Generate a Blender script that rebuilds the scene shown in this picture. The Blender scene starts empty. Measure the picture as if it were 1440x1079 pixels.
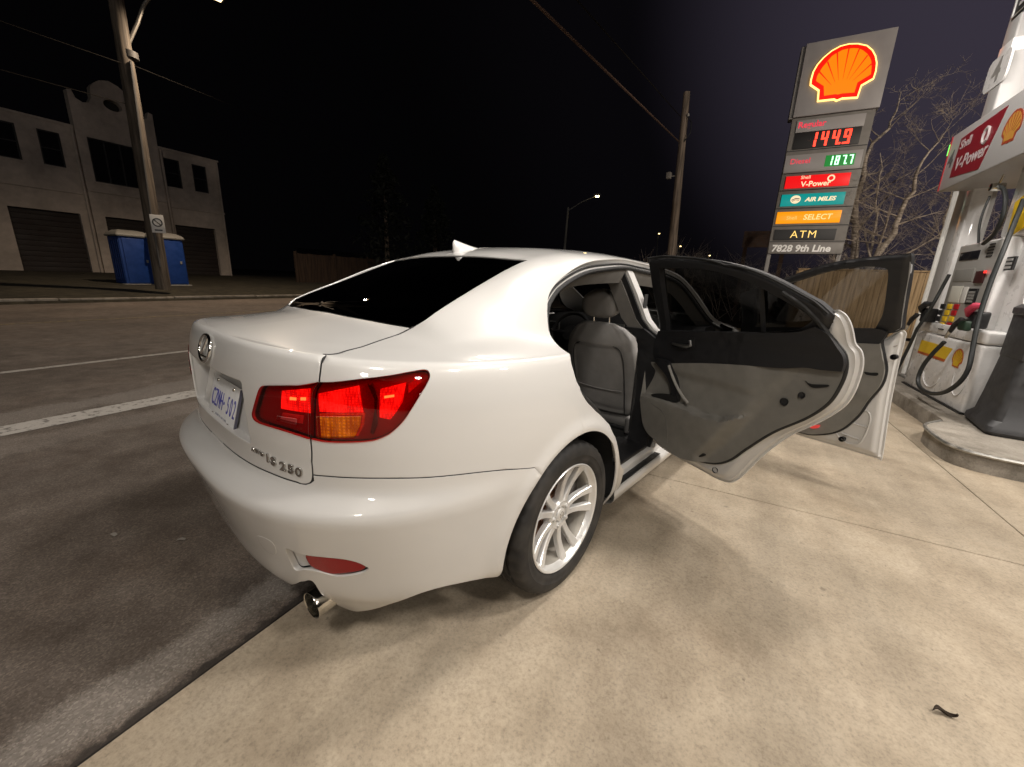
import bpy, bmesh, math, random
import numpy as np
from mathutils import Vector, Matrix, geometry
R = math.radians
scene = bpy.context.scene
COL = scene.collection
rnd = random.Random(7)

# ------------------------------------------------------------------ camera (about 1.25 m up, ultra-wide lens)
CAM_C = np.array([1.6305, -1.2524, 1.2558])
YAW, PITCH, ROLL, FPX = R(-40.667), R(14.655), R(-2.2266), 561.26      # FPX: focal length for a 1440 px wide frame
def cam_axes():
    f = np.array([math.sin(YAW)*math.cos(PITCH), math.cos(YAW)*math.cos(PITCH), -math.sin(PITCH)])
    rt = np.array([math.cos(YAW), -math.sin(YAW), 0.0]); dn = np.cross(f, rt)
    return math.cos(ROLL)*rt + math.sin(ROLL)*dn, -math.sin(ROLL)*rt + math.cos(ROLL)*dn, f
C_R, C_D, C_F = cam_axes()
cam = bpy.data.cameras.new('camera'); cam_o = bpy.data.objects.new('camera', cam); COL.objects.link(cam_o)
cam.sensor_width = 36.0; cam.lens = FPX/1440*36; cam.clip_start = 0.05; cam.clip_end = 2000
m = Matrix.Identity(4)
for i in range(3):
    m[i][0] = C_R[i]; m[i][1] = -C_D[i]; m[i][2] = -C_F[i]; m[i][3] = CAM_C[i]
cam_o.matrix_world = m
scene.camera = cam_o

# ------------------------------------------------------------------ night sky with the glow of the town low on the right
world = bpy.data.worlds.new('World'); scene.world = world; world.use_nodes = True
wn = world.node_tree; bg = wn.nodes['Background']
tc = wn.nodes.new('ShaderNodeTexCoord'); dp = wn.nodes.new('ShaderNodeVectorMath'); dp.operation = 'DOT_PRODUCT'
dp.inputs[1].default_value = (0.22, 0.86, 0.45)
wn.links.new(tc.outputs['Generated'], dp.inputs[0])
cr = wn.nodes.new('ShaderNodeValToRGB'); wn.links.new(dp.outputs['Value'], cr.inputs[0])
cr.color_ramp.elements[0].position = 0.45; cr.color_ramp.elements[0].color = (0.0009, 0.0008, 0.0010, 1)
cr.color_ramp.interpolation = 'EASE'; cr.color_ramp.elements[1].position = 1.0; cr.color_ramp.elements[1].color = (0.0380, 0.0320, 0.0470, 1)
e = cr.color_ramp.elements.new(0.78); e.color = (0.0022, 0.0019, 0.0026, 1)
wn.links.new(cr.outputs[0], bg.inputs[0]); bg.inputs[1].default_value = 1.0
scene.view_settings.view_transform = 'Standard'; scene.view_settings.look = 'None'
scene.view_settings.exposure = 0.0; scene.view_settings.gamma = 1.0
scene.cycles.use_denoising = True
scene.cycles.max_bounces = 10; scene.cycles.transparent_max_bounces = 16
scene.cycles.sample_clamp_indirect = 6.0

# ------------------------------------------------------------------ helpers: properties and objects
def tag(o, label=None, cat=None, group=None, kind=None):
    if label: o['label'] = label
    if cat: o['category'] = cat
    if group: o['group'] = group
    if kind: o['kind'] = kind
    return o
def thing(name, label, cat, loc=(0, 0, 0), rz=0.0, group=None, parent=None):
    o = bpy.data.objects.new(name, None); COL.objects.link(o); o.empty_display_size = 0.1
    o.location = loc; o.rotation_euler = (0, 0, rz)
    if parent: o.parent = parent
    return tag(o, label, cat, group)
def sub(name, parent, loc=(0, 0, 0), rz=0.0):
    o = bpy.data.objects.new(name, None); COL.objects.link(o); o.parent = parent; o.empty_display_size = 0.05
    o.location = loc; o.rotation_euler = (0, 0, rz); return o
def link_mesh(name, verts, faces, mat, parent=None, smooth=True, autosmooth=None, mats=None, fmat=None):
    me = bpy.data.meshes.new(name)
    me.from_pydata([tuple(float(c) for c in v) for v in verts], [], [tuple(int(i) for i in f) for f in faces])
    me.validate(); me.update()
    for mm in (mats or [mat]): me.materials.append(mm)
    if fmat is not None:
        for p, k in zip(me.polygons, fmat): p.material_index = k
    if smooth:
        for p in me.polygons: p.use_smooth = True
        if autosmooth is not None: me.set_sharp_from_angle(angle=R(autosmooth))
    o = bpy.data.objects.new(name, me); COL.objects.link(o)
    if parent: o.parent = parent
    return o
def copy_tree(o, parent=None):
    c = o.copy(); COL.objects.link(c)
    if parent: c.parent = parent
    for ch in list(o.children): copy_tree(ch, c)
    return c

class MB:
    """collects simple solids into one mesh"""
    def __init__(s): s.v = []; s.f = []; s.m = []
    def add(s, vs, fs, mi=0):
        b = len(s.v); s.v += [tuple(p) for p in vs]; s.f += [tuple(b+i for i in f) for f in fs]; s.m += [mi]*len(fs); return s
    def box(s, lo, hi, mi=0, bev=0.0, M=None):
        x0, y0, z0 = lo; x1, y1, z1 = hi
        if bev <= 0:
            vs = [(x, y, z) for x in (x0, x1) for y in (y0, y1) for z in (z0, z1)]
            fs = [(0, 1, 3, 2), (4, 6, 7, 5), (0, 4, 5, 1), (2, 3, 7, 6), (0, 2, 6, 4), (1, 5, 7, 3)]
        else:
            bm = bmesh.new(); bmesh.ops.create_cube(bm, size=1)
            for v in bm.verts: v.co = Vector(((x0+x1)/2+v.co.x*(x1-x0), (y0+y1)/2+v.co.y*(y1-y0), (z0+z1)/2+v.co.z*(z1-z0)))
            bmesh.ops.bevel(bm, geom=bm.edges[:], offset=min(bev, .45*min(abs(x1-x0), abs(y1-y0), abs(z1-z0))), segments=3, profile=0.5, affect='EDGES')
            bm.verts.index_update(); vs = [tuple(v.co) for v in bm.verts]; fs = [[v.index for v in f.verts] for f in bm.faces]; bm.free()
        if M is not None: vs = [tuple(M @ Vector(v)) for v in vs]
        return s.add(vs, fs, mi)
    def tube(s, pts, r, n=8, mi=0, caps=True, closed=False, squash=None):
        pts = [Vector(p) for p in pts]; N = len(pts); rs = r if hasattr(r, '__len__') else [r]*N
        t0 = (pts[1]-pts[0]).normalized(); ref = Vector((0, 0, 1)) if abs(t0.z) < .9 else Vector((1, 0, 0))
        a = t0.cross(ref).normalized(); vs = []; fs = []
        for i, p in enumerate(pts):
            if closed: t = (pts[(i+1) % N]-pts[i-1])
            else: t = pts[min(i+1, N-1)]-pts[max(i-1, 0)]
            t.normalize(); a = (a - t*a.dot(t))
            if a.length < 1e-6: a = t.orthogonal()
            a.normalize(); b = t.cross(a)
            for k in range(n):
                th = 2*math.pi*k/n; vs.append(p + (a*math.cos(th)+b*math.sin(th))*rs[i])
        for i in range(N if closed else N-1):
            j = (i+1) % N
            for k in range(n): fs.append((i*n+k, i*n+(k+1) % n, j*n+(k+1) % n, j*n+k))
        if caps and not closed: fs += [tuple(range(n))[::-1], tuple((N-1)*n+k for k in range(n))]
        return s.add(vs, fs, mi)
    def lathe(s, prof, n=48, M=None, mi=0, closed=False):
        """prof: (radius, height) pairs turned about z, M places it"""
        vs = []; fs = []; N = len(prof)
        for k in range(n):
            th = 2*math.pi*k/n
            for r_, h in prof:
                v = Vector((r_*math.cos(th), r_*math.sin(th), h)); vs.append(M @ v if M is not None else v)
        for k in range(n):
            k2 = (k+1) % n
            for i in range(N if closed else N-1):
                i2 = (i+1) % N; fs.append((k*N+i, k2*N+i, k2*N+i2, k*N+i2))
        return s.add(vs, fs, mi)
    def prism(s, poly, M, h, mi=0, inset=0.0, back=True):
        """poly in local xy, extruded along local z from 0 to h, placed by matrix M"""
        n = len(poly); a = [M @ Vector((x, y, 0)) for x, y in poly]; b = [M @ Vector((x, y, h)) for x, y in poly]
        fs = [(i, (i+1) % n, n+(i+1) % n, n+i) for i in range(n)] + [tuple(n+i for i in range(n))]
        if back: fs.append(tuple(range(n))[::-1])
        return s.add(a+b, fs, mi)
    def build(s, name, mat, parent=None, smooth=True, auto=35, mats=None):
        return link_mesh(name, s.v, s.f, mat, parent, smooth, auto, mats=mats, fmat=s.m if mats else None)

def cr_spline(pts, step=0.02, closed=False):
    """Catmull-Rom through the points, resampled"""
    P = np.array(pts, float); n = len(P)
    if n == 2:
        k = max(1, int(np.ceil(np.linalg.norm(P[1]-P[0])/step))); return np.array([P[0]+(P[1]-P[0])*i/k for i in range(k+1)])
    if closed: Q = np.vstack([P[-1], P, P[0], P[1]]); m_ = n
    else: Q = np.vstack([2*P[0]-P[1], P, 2*P[-1]-P[-2]]); m_ = n-1
    out = []
    for i in range(m_):
        a, b, c, d = Q[i:i+4]; L = np.linalg.norm(c-b); k = max(1, int(np.ceil(L/step)))
        for j in range(k):
            t = j/k; out.append(.5*((2*b)+(c-a)*t+(2*a-5*b+4*c-d)*t*t+(3*b-a-3*c+d)*t**3))
    if not closed: out.append(P[-1])
    return np.array(out)
def join(*segs):
    out = []
    for s in segs:
        for p in np.asarray(s):
            if not out or np.linalg.norm(np.array(out[-1])-p) > 1e-5: out.append(p)
    if np.linalg.norm(np.array(out[0])-out[-1]) < 1e-5: out.pop()
    return np.array(out)
def area2(p): p = np.asarray(p); q = np.roll(p, -1, 0); return .5*np.sum(p[:, 0]*q[:, 1]-p[:, 1]*q[:, 0])
def inside(poly, pts):
    poly = np.asarray(poly); x, y = pts[:, 0], pts[:, 1]; r = np.zeros(len(pts), bool)
    a = poly; b = np.roll(poly, -1, 0)
    for (x0, y0), (x1, y1) in zip(a, b):
        if y0 == y1: continue
        c = ((y0 > y) != (y1 > y)) & (x < (x1-x0)*(y-y0)/(y1-y0)+x0); r ^= c
    return r
def dist_poly(poly, pts):
    poly = np.asarray(poly); d = np.full(len(pts), 1e9)
    for a, b in zip(poly, np.roll(poly, -1, 0)):
        ab = b-a; L = max(ab@ab, 1e-14); t = np.clip(((pts-a)@ab)/L, 0, 1); d = np.minimum(d, np.linalg.norm(pts-(a+t[:, None]*ab), axis=1))
    return d
def inset_poly(poly, d):
    """moves a polygon inwards (d>0) along its vertex normals"""
    p = np.asarray(poly); s = 1 if area2(p) > 0 else -1
    e0 = p-np.roll(p, 1, 0); e1 = np.roll(p, -1, 0)-p
    e0 /= np.linalg.norm(e0, axis=1)[:, None]+1e-12; e1 /= np.linalg.norm(e1, axis=1)[:, None]+1e-12
    n0 = np.stack([-e0[:, 1], e0[:, 0]], 1)*s; n1 = np.stack([-e1[:, 1], e1[:, 0]], 1)*s
    n = n0+n1; n /= np.linalg.norm(n, axis=1)[:, None]+1e-12; c = np.clip((n*n0).sum(1), .5, 1)
    return p + n*(d/c)[:, None]
def fill2d(loops, us, vs, edge=0.003, rings=()):
    """triangulates the region inside loops[0] minus the other loops; returns 2-D points, triangles, loop indices"""
    P = []; E = []; L = []
    for lp in loops:
        b = len(P); n = len(lp); P += [tuple(q) for q in lp]; E += [(b+i, b+(i+1) % n) for i in range(n)]; L.append(list(range(b, b+n)))
    gu, gv = np.meshgrid(us, vs); g = np.stack([gu.ravel(), gv.ravel()], 1)
    lo = loops[0].min(0); hi = loops[0].max(0); g = g[((g > lo) & (g < hi)).all(1)]
    ok = inside(loops[0], g)
    for h in loops[1:]: ok &= ~inside(h, g)
    g = g[ok]
    if len(g):
        d = np.min([dist_poly(lp, g) for lp in loops], 0); g = g[d > max([edge+0.002]+[r_+.004 for r_ in rings])]
    if edge > 0:
        for k, lp in enumerate(loops):
            q = inset_poly(lp, edge if k == 0 else -edge)
            ok = inside(loops[0], q)
            for h in loops[1:]: ok &= ~inside(h, q)
            dd = np.min([dist_poly(l2, q) for l2 in loops], 0); q = q[ok & (dd > edge*.6)]
            P += [tuple(x) for x in q]
    for r_ in rings:
        q = inset_poly(loops[0], r_); ok = inside(loops[0], q); dd = dist_poly(loops[0], q); q = q[ok & (dd > r_*.85)]
        if len(loops) > 1 and len(q): q = q[np.min([dist_poly(l2, q) for l2 in loops[1:]], 0) > .004]
        kq = [i for i in range(len(q)) if i == 0 or np.linalg.norm(q[i]-q[i-1]) > .003]; P += [tuple(q[i]) for i in kq]
    P += [tuple(x) for x in g]
    V, _, F, oi, _, _ = geometry.delaunay_2d_cdt([Vector(p) for p in P], E, [], 1, 1e-7)
    VV = np.array([[v.x, v.y] for v in V]); F = [f for f in F if len(f) == 3]; cen = np.array([VV[list(f)].mean(0) for f in F]); keep = inside(loops[0], cen)
    for h in loops[1:]: keep &= ~inside(h, cen)
    F = [f for f, k in zip(F, keep) if k]
    idx = {}
    for new, olds in enumerate(oi):
        for o_ in olds: idx[o_] = new
    return np.array([[v.x, v.y] for v in V]), [tuple(f) for f in F], [[idx[i] for i in l] for l in L]

def patch(func, loops, us, vs, edge=0.003, flange=0.012, off=0.0, flip=False, roll=0.0008, mirror=False, flange_loops=None, noflange=None):
    """a trimmed panel of the surface func(uv)->xyz with its edges turned in; returns verts, faces"""
    loops = [np.asarray(l) for l in loops]
    V2, F, L = fill2d(loops, us, vs, edge)
    P = func(V2); h = 1e-3
    du = func(V2+[h, 0])-func(V2-[h, 0]); dv = func(V2+[0, h])-func(V2-[0, h])
    N = np.cross(du, dv); N /= np.linalg.norm(N, axis=1)[:, None]+1e-12
    if flip: N = -N
    P = P+N*off
    verts = list(P)
    tri = []
    for f in F:
        a, b, c = f[:3]; n = np.cross(P[b]-P[a], P[c]-P[a])
        g = list(f)
        if n@N[a] < 0: g = g[::-1]
        tri.append(tuple(g))
    faces = tri
    if flange > 0:
        for k, l in enumerate(L):
            if flange_loops is not None and k not in flange_loops: continue
            n = len(l); r1 = []; r2 = []
            c2 = inset_poly(V2[l], -roll if k == 0 else roll); p1 = func(c2)
            for j, i in enumerate(l):
                r1.append(len(verts)); verts.append(p1[j]+N[i]*(off-roll*1.2))
            for j, i in enumerate(l):
                r2.append(len(verts)); verts.append(p1[j]+N[i]*(off-flange))
            sgn = area2(V2[l]) > 0
            for j in range(n):
                j2 = (j+1) % n
                if noflange is not None and noflange(V2[l[j]]) and noflange(V2[l[j2]]): continue
                for A, B in ((l, r1), (r1, r2)):
                    q = (A[j], A[j2], B[j2], B[j]); a, b, c = verts[q[0]], verts[q[1]], verts[q[2]]
                    faces.append(q)
    return verts, faces
def mirror_x(verts, faces):
    return [np.array([-v[0], v[1], v[2]]) for v in verts], [tuple(reversed(f)) for f in faces]
def merge(*vf):
    V = []; F = []
    for v, f in vf:
        b = len(V); V += list(v); F += [tuple(b+i for i in q) for q in f]
    return V, F
def weld(o, d=1e-4, normals=True):
    bm = bmesh.new(); bm.from_mesh(o.data); bmesh.ops.remove_doubles(bm, verts=bm.verts[:], dist=d)
    if normals: bmesh.ops.recalc_face_normals(bm, faces=bm.faces[:])
    bm.to_mesh(o.data); bm.free(); o.data.update()

# ------------------------------------------------------------------ materials
def new_mat(name):
    mt = bpy.data.materials.new(name); mt.use_nodes = True; return mt, mt.node_tree, mt.node_tree.nodes['Principled BSDF']
def pm(name, col, rough=0.5, metal=0.0, coat=0.0, coat_rough=0.03, spec=0.5, noise=None, bump=None, emit=None, emit_s=0.0, trans=0.0, sheen=0.0):
    """plain principled material; noise=(scale, amount) varies colour and roughness, bump=(scale, strength)"""
    mt, nt, b = new_mat(name); L = nt.links
    b.inputs['Base Color'].default_value = (*col, 1); b.inputs['Roughness'].default_value = rough; b.inputs['Metallic'].default_value = metal
    b.inputs['Coat Weight'].default_value = coat; b.inputs['Coat Roughness'].default_value = coat_rough; b.inputs['Specular IOR Level'].default_value = spec
    b.inputs['Transmission Weight'].default_value = trans; b.inputs['Sheen Weight'].default_value = sheen
    if emit: b.inputs['Emission Color'].default_value = (*emit, 1); b.inputs['Emission Strength'].default_value = emit_s
    if noise or bump:
        t = nt.nodes.new('ShaderNodeTexCoord')
    if noise:
        n = nt.nodes.new('ShaderNodeTexNoise'); n.inputs['Scale'].default_value = noise[0]; n.inputs['Detail'].default_value = 6; L.new(t.outputs['Object'], n.inputs['Vector'])
        mr = nt.nodes.new('ShaderNodeMapRange'); mr.inputs[1].default_value = .3; mr.inputs[2].default_value = .7; mr.inputs[3].default_value = 1-noise[1]; mr.inputs[4].default_value = 1+noise[1]
        L.new(n.outputs[0], mr.inputs[0])
        hs = nt.nodes.new('ShaderNodeHueSaturation'); hs.inputs['Color'].default_value = (*col, 1); L.new(mr.outputs[0], hs.inputs['Value']); L.new(hs.outputs[0], b.inputs['Base Color'])
        m2 = nt.nodes.new('ShaderNodeMath'); m2.operation = 'MULTIPLY'; m2.inputs[1].default_value = rough; L.new(mr.outputs[0], m2.inputs[0]); L.new(m2.outputs[0], b.inputs['Roughness'])
    if bump:
        n = nt.nodes.new('ShaderNodeTexNoise'); n.inputs['Scale'].default_value = bump[0]; n.inputs['Detail'].default_value = 4; L.new(t.outputs['Object'], n.inputs['Vector'])
        bp = nt.nodes.new('ShaderNodeBump'); bp.inputs['Strength'].default_value = bump[1]; bp.inputs['Distance'].default_value = .002; L.new(n.outputs[0], bp.inputs['Height']); L.new(bp.outputs[0], b.inputs['Normal'])
    return mt
def glass_mat(name, tint, refl=1.0, rough=0.0):
    """thin tinted pane: see-through with a clear surface reflection"""
    mt = bpy.data.materials.new(name); mt.use_nodes = True; nt = mt.node_tree; nt.nodes.clear(); L = nt.links
    out = nt.nodes.new('ShaderNodeOutputMaterial'); mx = nt.nodes.new('ShaderNodeMixShader'); tr = nt.nodes.new('ShaderNodeBsdfTransparent'); gl = nt.nodes.new('ShaderNodeBsdfGlossy')
    ge = nt.nodes.new('ShaderNodeNewGeometry'); dt = nt.nodes.new('ShaderNodeVectorMath'); dt.operation = 'DOT_PRODUCT'
    L.new(ge.outputs['Incoming'], dt.inputs[0]); L.new(ge.outputs['Normal'], dt.inputs[1])
    def mth(op, x, y):
        n = nt.nodes.new('ShaderNodeMath'); n.operation = op
        for i, q in enumerate((x, y)):
            if q is None: continue
            if isinstance(q, (int, float)): n.inputs[i].default_value = q
            else: L.new(q, n.inputs[i])
        return n.outputs[0]
    fr = mth('ADD', mth('MULTIPLY', mth('POWER', mth('SUBTRACT', 1.0, mth('ABSOLUTE', dt.outputs['Value'], None)), 5.0), .96), .045)
    ml = nt.nodes.new('ShaderNodeMath'); ml.operation = 'MULTIPLY'; ml.inputs[1].default_value = refl; ml.use_clamp = True
    L.new(fr, ml.inputs[0]); L.new(ml.outputs[0], mx.inputs[0]); L.new(tr.outputs[0], mx.inputs[1]); L.new(gl.outputs[0], mx.inputs[2]); L.new(mx.outputs[0], out.inputs[0])
    tr.inputs[0].default_value = (*tint, 1); gl.inputs['Roughness'].default_value = rough
    return mt
def emit_mat(name, col, s):
    mt, nt, b = new_mat(name); b.inputs['Base Color'].default_value = (*[c*.3 for c in col], 1); b.inputs['Roughness'].default_value = .3
    b.inputs['Emission Color'].default_value = (*col, 1); b.inputs['Emission Strength'].default_value = s; return mt

# ================================================================== car body surfaces (car axes: x right, y forward, z up, rear axle at y=0)
def pchip(x, y, q):
    x = np.asarray(x, float); y = np.asarray(y, float); q = np.clip(q, x[0], x[-1]); h = np.diff(x); d = np.diff(y)/h; m_ = np.zeros_like(y)
    for i in range(1, len(x)-1):
        if d[i-1]*d[i] > 0:
            w1 = 2*h[i]+h[i-1]; w2 = h[i]+2*h[i-1]; m_[i] = (w1+w2)/(w1/d[i-1]+w2/d[i])
    m_[0] = d[0]; m_[-1] = d[-1]
    i = np.clip(np.searchsorted(x, q)-1, 0, len(x)-2); t = (q-x[i])/h[i]
    return (2*t**3-3*t**2+1)*y[i]+(t**3-2*t**2+t)*h[i]*m_[i]+(-2*t**3+3*t**2)*y[i+1]+(t**3-t**2)*h[i]*m_[i+1]
#        z      W      Yrear  n     Yfront(beyond 2.35)
LV = np.array([
 (0.140, 0.800, 0.850, 2.7, 0.95), (0.200, 0.840, 0.885, 2.7, 1.00), (0.240, 0.862, 0.908, 2.7, 1.08), (0.290, 0.882, 0.935, 2.72, 1.13), (0.400, 0.893, 0.962, 2.78, 1.17),
 (0.500, 0.899, 0.988, 2.84, 1.19), (0.560, 0.903, 1.004, 2.88, 1.19), (0.592, 0.905, 1.011, 2.9, 1.18), (0.607, 0.905, 1.012, 2.9, 1.18), (0.619, 0.905, 1.004, 2.9, 1.17),
 (0.632, 0.905, 0.986, 2.9, 1.16), (0.648, 0.905, 0.962, 2.9, 1.155), (0.665, 0.905, 0.944, 2.9, 1.15), (0.684, 0.905, 0.937, 2.9, 1.145), (0.730, 0.904, 0.935, 2.9, 1.14), (0.800, 0.900, 0.938, 2.9, 1.12),
 (0.900, 0.890, 0.938, 2.9, 1.08), (0.970, 0.877, 0.931, 2.9, 1.04), (1.008, 0.866, 0.921, 2.9, 1.00), (1.026, 0.857, 0.914, 2.9, .97),
 (1.036, 0.847, 0.906, 2.9, .94), (1.040, 0.835, 0.895, 2.9, .91)])
LVv = np.concatenate([[0], np.cumsum(np.hypot(np.diff(LV[:, 0]), np.maximum(np.abs(np.diff(LV[:, 1])), np.abs(np.diff(LV[:, 2])))))]); VMAX = LVv[-1]
def v_of_z(z): return float(np.interp(z, LV[:, 0], LVv))
_th = np.linspace(0, math.pi/2, 2001)
_rx = .9*np.sin(_th)**.8; _ry = -.92*np.cos(_th)**.8
_arc = np.concatenate([[0], np.cumsum(np.hypot(np.diff(_rx), np.diff(_ry)))]); U_C = _arc[-1]
_fx = .88*np.cos(_th)**.78; _fy = 1.1*np.sin(_th)**.78
_farc = np.concatenate([[0], np.cumsum(np.hypot(np.diff(_fx), np.diff(_fy)))]); U_F = U_C+2.35; U_END = U_F+_farc[-1]
ZC_Y = [-.895, -.83, -.72, -.45, -.05, .5, 1.3, 1.9, 2.3, 2.7, 3.0, 3.3]; ZC_Z = [1.052, 1.045, 1.033, 1.020, 1.003, .992, .985, .968, .945, .905, .86, .78]
def zc(y): return pchip(ZC_Y, ZC_Z, y)
def T(q):
    """lower body: q[:,0] arc length round the plan from the rear centre (negative: left half), q[:,1] up the section"""
    q = np.atleast_2d(q); u = q[:, 0]; v = q[:, 1]; s = np.where(u < 0, -1.0, 1.0); au = np.abs(u)
    z, W, Y, n, YF = (pchip(LVv, LV[:, k], v) for k in range(5))
    th = np.interp(au, _arc, _th); e = 2/n
    x = W*np.sin(th)**e; y = -Y*np.clip(np.cos(th), 0, 1)**e
    side = au > U_C; x = np.where(side, W, x); y = np.where(side, au-U_C, y)
    fr = au > U_F; ph = np.interp(au-U_F, _farc, _th); ef = .78
    x = np.where(fr, W*np.clip(np.cos(ph), 0, 1)**ef, x); y = np.where(fr, 2.35+YF*np.sin(ph)**ef, y)
    ztop = zc(np.where(fr, 2.35+.91*np.sin(ph)**ef, y)); lo = np.where(au > U_C, .35, .7)
    k = np.clip((z-lo)/(1.04-lo), 0, 1); z = z+(ztop-1.04)*k*k*(3-2*k)
    r = np.hypot(y, z-.325); x = x+.010*np.exp(-((r-.385)/.030)**2)*(np.abs(y) < .6)*(x > .6)
    return np.stack([s*x, y, z], 1)
#  upper body sections: station y -> 10 (x, z) from the crest to the centre line
def deck(y, zb): return [(None, None, f, zb) for f in (1, .945, .89, .80, .72, .66, .61, .54, .27, 0)]
ST = [(-.8945, 1.0525), (-.82, 1.060), (-.70, 1.070), (-.60, 1.082), (-.52, 1.096)]
SG = {
 -.42: [(1, 0), (.785, 1.034), (.74, 1.047), (.675, 1.069), (.615, 1.092), (.568, 1.112), (.545, 1.122), (.520, 1.127), (.26, 1.146), (0, 1.152)],
 -.22: [(1, 0), (.79, 1.030), (.755, 1.047), (.692, 1.090), (.632, 1.138), (.577, 1.178), (.543, 1.199), (.506, 1.208), (.25, 1.232), (0, 1.240)],
 .0:  [(1, 0), (.79, 1.024), (.757, 1.050), (.690, 1.148), (.630, 1.222), (.578, 1.270), (.535, 1.289), (.487, 1.294), (.25, 1.315), (0, 1.322)],
 .2:  [(1, 0), (.79, 1.020), (.757, 1.052), (.690, 1.167), (.634, 1.252), (.585, 1.312), (.535, 1.343), (.468, 1.358), (.25, 1.381), (0, 1.388)],
 .5:  [(1, 0), (.79, 1.014), (.757, 1.045), (.692, 1.163), (.640, 1.258), (.598, 1.328), (.550, 1.372), (.470, 1.396), (.25, 1.419), (0, 1.427)],
 .9:  [(1, 0), (.79, 1.008), (.757, 1.040), (.696, 1.160), (.646, 1.258), (.606, 1.330), (.560, 1.378), (.480, 1.406), (.25, 1.432), (0, 1.440)],
 1.35: [(1, 0), (.79, 1.000), (.757, 1.032), (.698, 1.150), (.648, 1.247), (.606, 1.320), (.560, 1.367), (.480, 1.396), (.25, 1.424), (0, 1.432)],
 1.8: [(1, 0), (.788, .985), (.757, 1.012), (.698, 1.118), (.640, 1.225), (.595, 1.298), (.545, 1.342), (.46, 1.366), (.25, 1.392), (0, 1.398)],
 2.2: [(1, 0), (.785, .962), (.755, .985), (.725, 1.025), (.69, 1.075), (.65, 1.125), (.61, 1.160), (.56, 1.182), (.25, 1.215), (0, 1.225)],
 2.55: [(1, 0), (.78, .938), (.75, .950), (.72, .962), (.68, .972), (.63, .983), (.58, .993), (.52, 1.002), (.25, 1.018), (0, 1.024)],
 2.9: [(1, 0), (.77, .895), (.73, .912), (.69, .922), (.65, .932), (.60, .943), (.55, .950), (.48, .958), (.25, .972), (0, .977)],
 3.15: [(1, 0), (.64, .850), (.61, .862), (.58, .872), (.53, .885), (.48, .895), (.43, .90), (.37, .905), (.2, .915), (0, .918)],
 3.24: [(1, 0), (.40, .815), (.38, .818), (.36, .822), (.33, .828), (.30, .832), (.27, .836), (.23, .84), (.12, .845), (0, .846)]}
def x_crest(y):
    y = np.asarray(y, float); xr = .835*np.clip(1-np.clip(-y/.895, 0, 1)**2.9, 0, 1)**(1/2.9)
    p = np.clip((y-2.35)/.91, 0, 1)**(2/.78/2); xf = .835*np.clip(1-np.clip((y-2.35)/.91, 0, 1)**(2/.78), 0, 1)**(.78/2)
    return np.where(y < 0, xr, np.where(y > 2.35, xf, .835))
SY = []; SX = []; SZ = []
for y_, zb in ST:
    xc = float(x_crest(y_)); z0 = float(zc(y_)); f = np.array([1, .945, .89, .80, .72, .66, .61, .54, .27, 0])
    SY.append(y_); SX.append(f*xc); SZ.append(z0+(zb-z0)*(1-f**2))
for y_, row in SG.items():
    xc = float(x_crest(y_)); z0 = float(zc(y_)); SY.append(y_); SX.append(np.array([xc]+[p[0] for p in row[1:]])); SZ.append(np.array([z0]+[p[1] for p in row[1:]]))
SY = np.array(SY); SX = np.array(SX); SZ = np.array(SZ)
SA = np.array([0, .052, .095, .215, .315, .395, .450, .520, .760, 1.020]); AMAX = SA[-1]
def _nat(x):
    n = len(x); h = np.diff(x); A = np.zeros((n, n)); B = np.zeros((n, n)); A[0, 0] = A[-1, -1] = 1
    for i in range(1, n-1):
        A[i, i-1] = h[i-1]; A[i, i] = 2*(h[i-1]+h[i]); A[i, i+1] = h[i]
        B[i, i-1] = 6/h[i-1]; B[i, i] = -6/h[i-1]-6/h[i]; B[i, i+1] = 6/h[i]
    A[-1, -2] = -1 if False else 0
    return np.linalg.solve(A, B)
_NM = _nat(SA)
def S(q):
    """upper body: q[:,0] across from the crest (0) to the centre line (AMAX; beyond it the left half), q[:,1] = y"""
    q = np.atleast_2d(q); a = q[:, 0]; y = q[:, 1]; s = np.where(a > AMAX, -1.0, 1.0); a = np.where(a > AMAX, 2*AMAX-a, a); a = np.clip(a, 0, AMAX)
    X = np.stack([pchip(SY, SX[:, k], y) for k in range(10)], 1); Z = np.stack([pchip(SY, SZ[:, k], y) for k in range(10)], 1)
    X[:, 0] = x_crest(y); Z[:, 0] = zc(y)
    i = np.clip(np.searchsorted(SA, a)-1, 0, 8); h = np.diff(SA)[i]; t = (a-SA[i])/h; r = np.arange(len(a)); out = []
    for G in (X, Z):
        M2 = G @ _NM.T; out.append((1-t)*G[r, i]+t*G[r, i+1]+((1-t)**3-(1-t))*h*h/6*M2[r, i]+(t**3-t)*h*h/6*M2[r, i+1])
    return np.stack([s*out[0], y, out[1]], 1)
def to_px(P):
    d = np.atleast_2d(P)-CAM_C; z = d@C_F; return np.stack([720+FPX*(d@C_R)/z, 539.5+FPX*(d@C_D)/z], 1)
def ray(px):
    return C_F+C_R*(px[0]-720)/FPX+C_D*(px[1]-539.5)/FPX
def at(px, axis, val):
    d = ray(px); return CAM_C+d*(val-CAM_C[axis])/d[axis]
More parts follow.
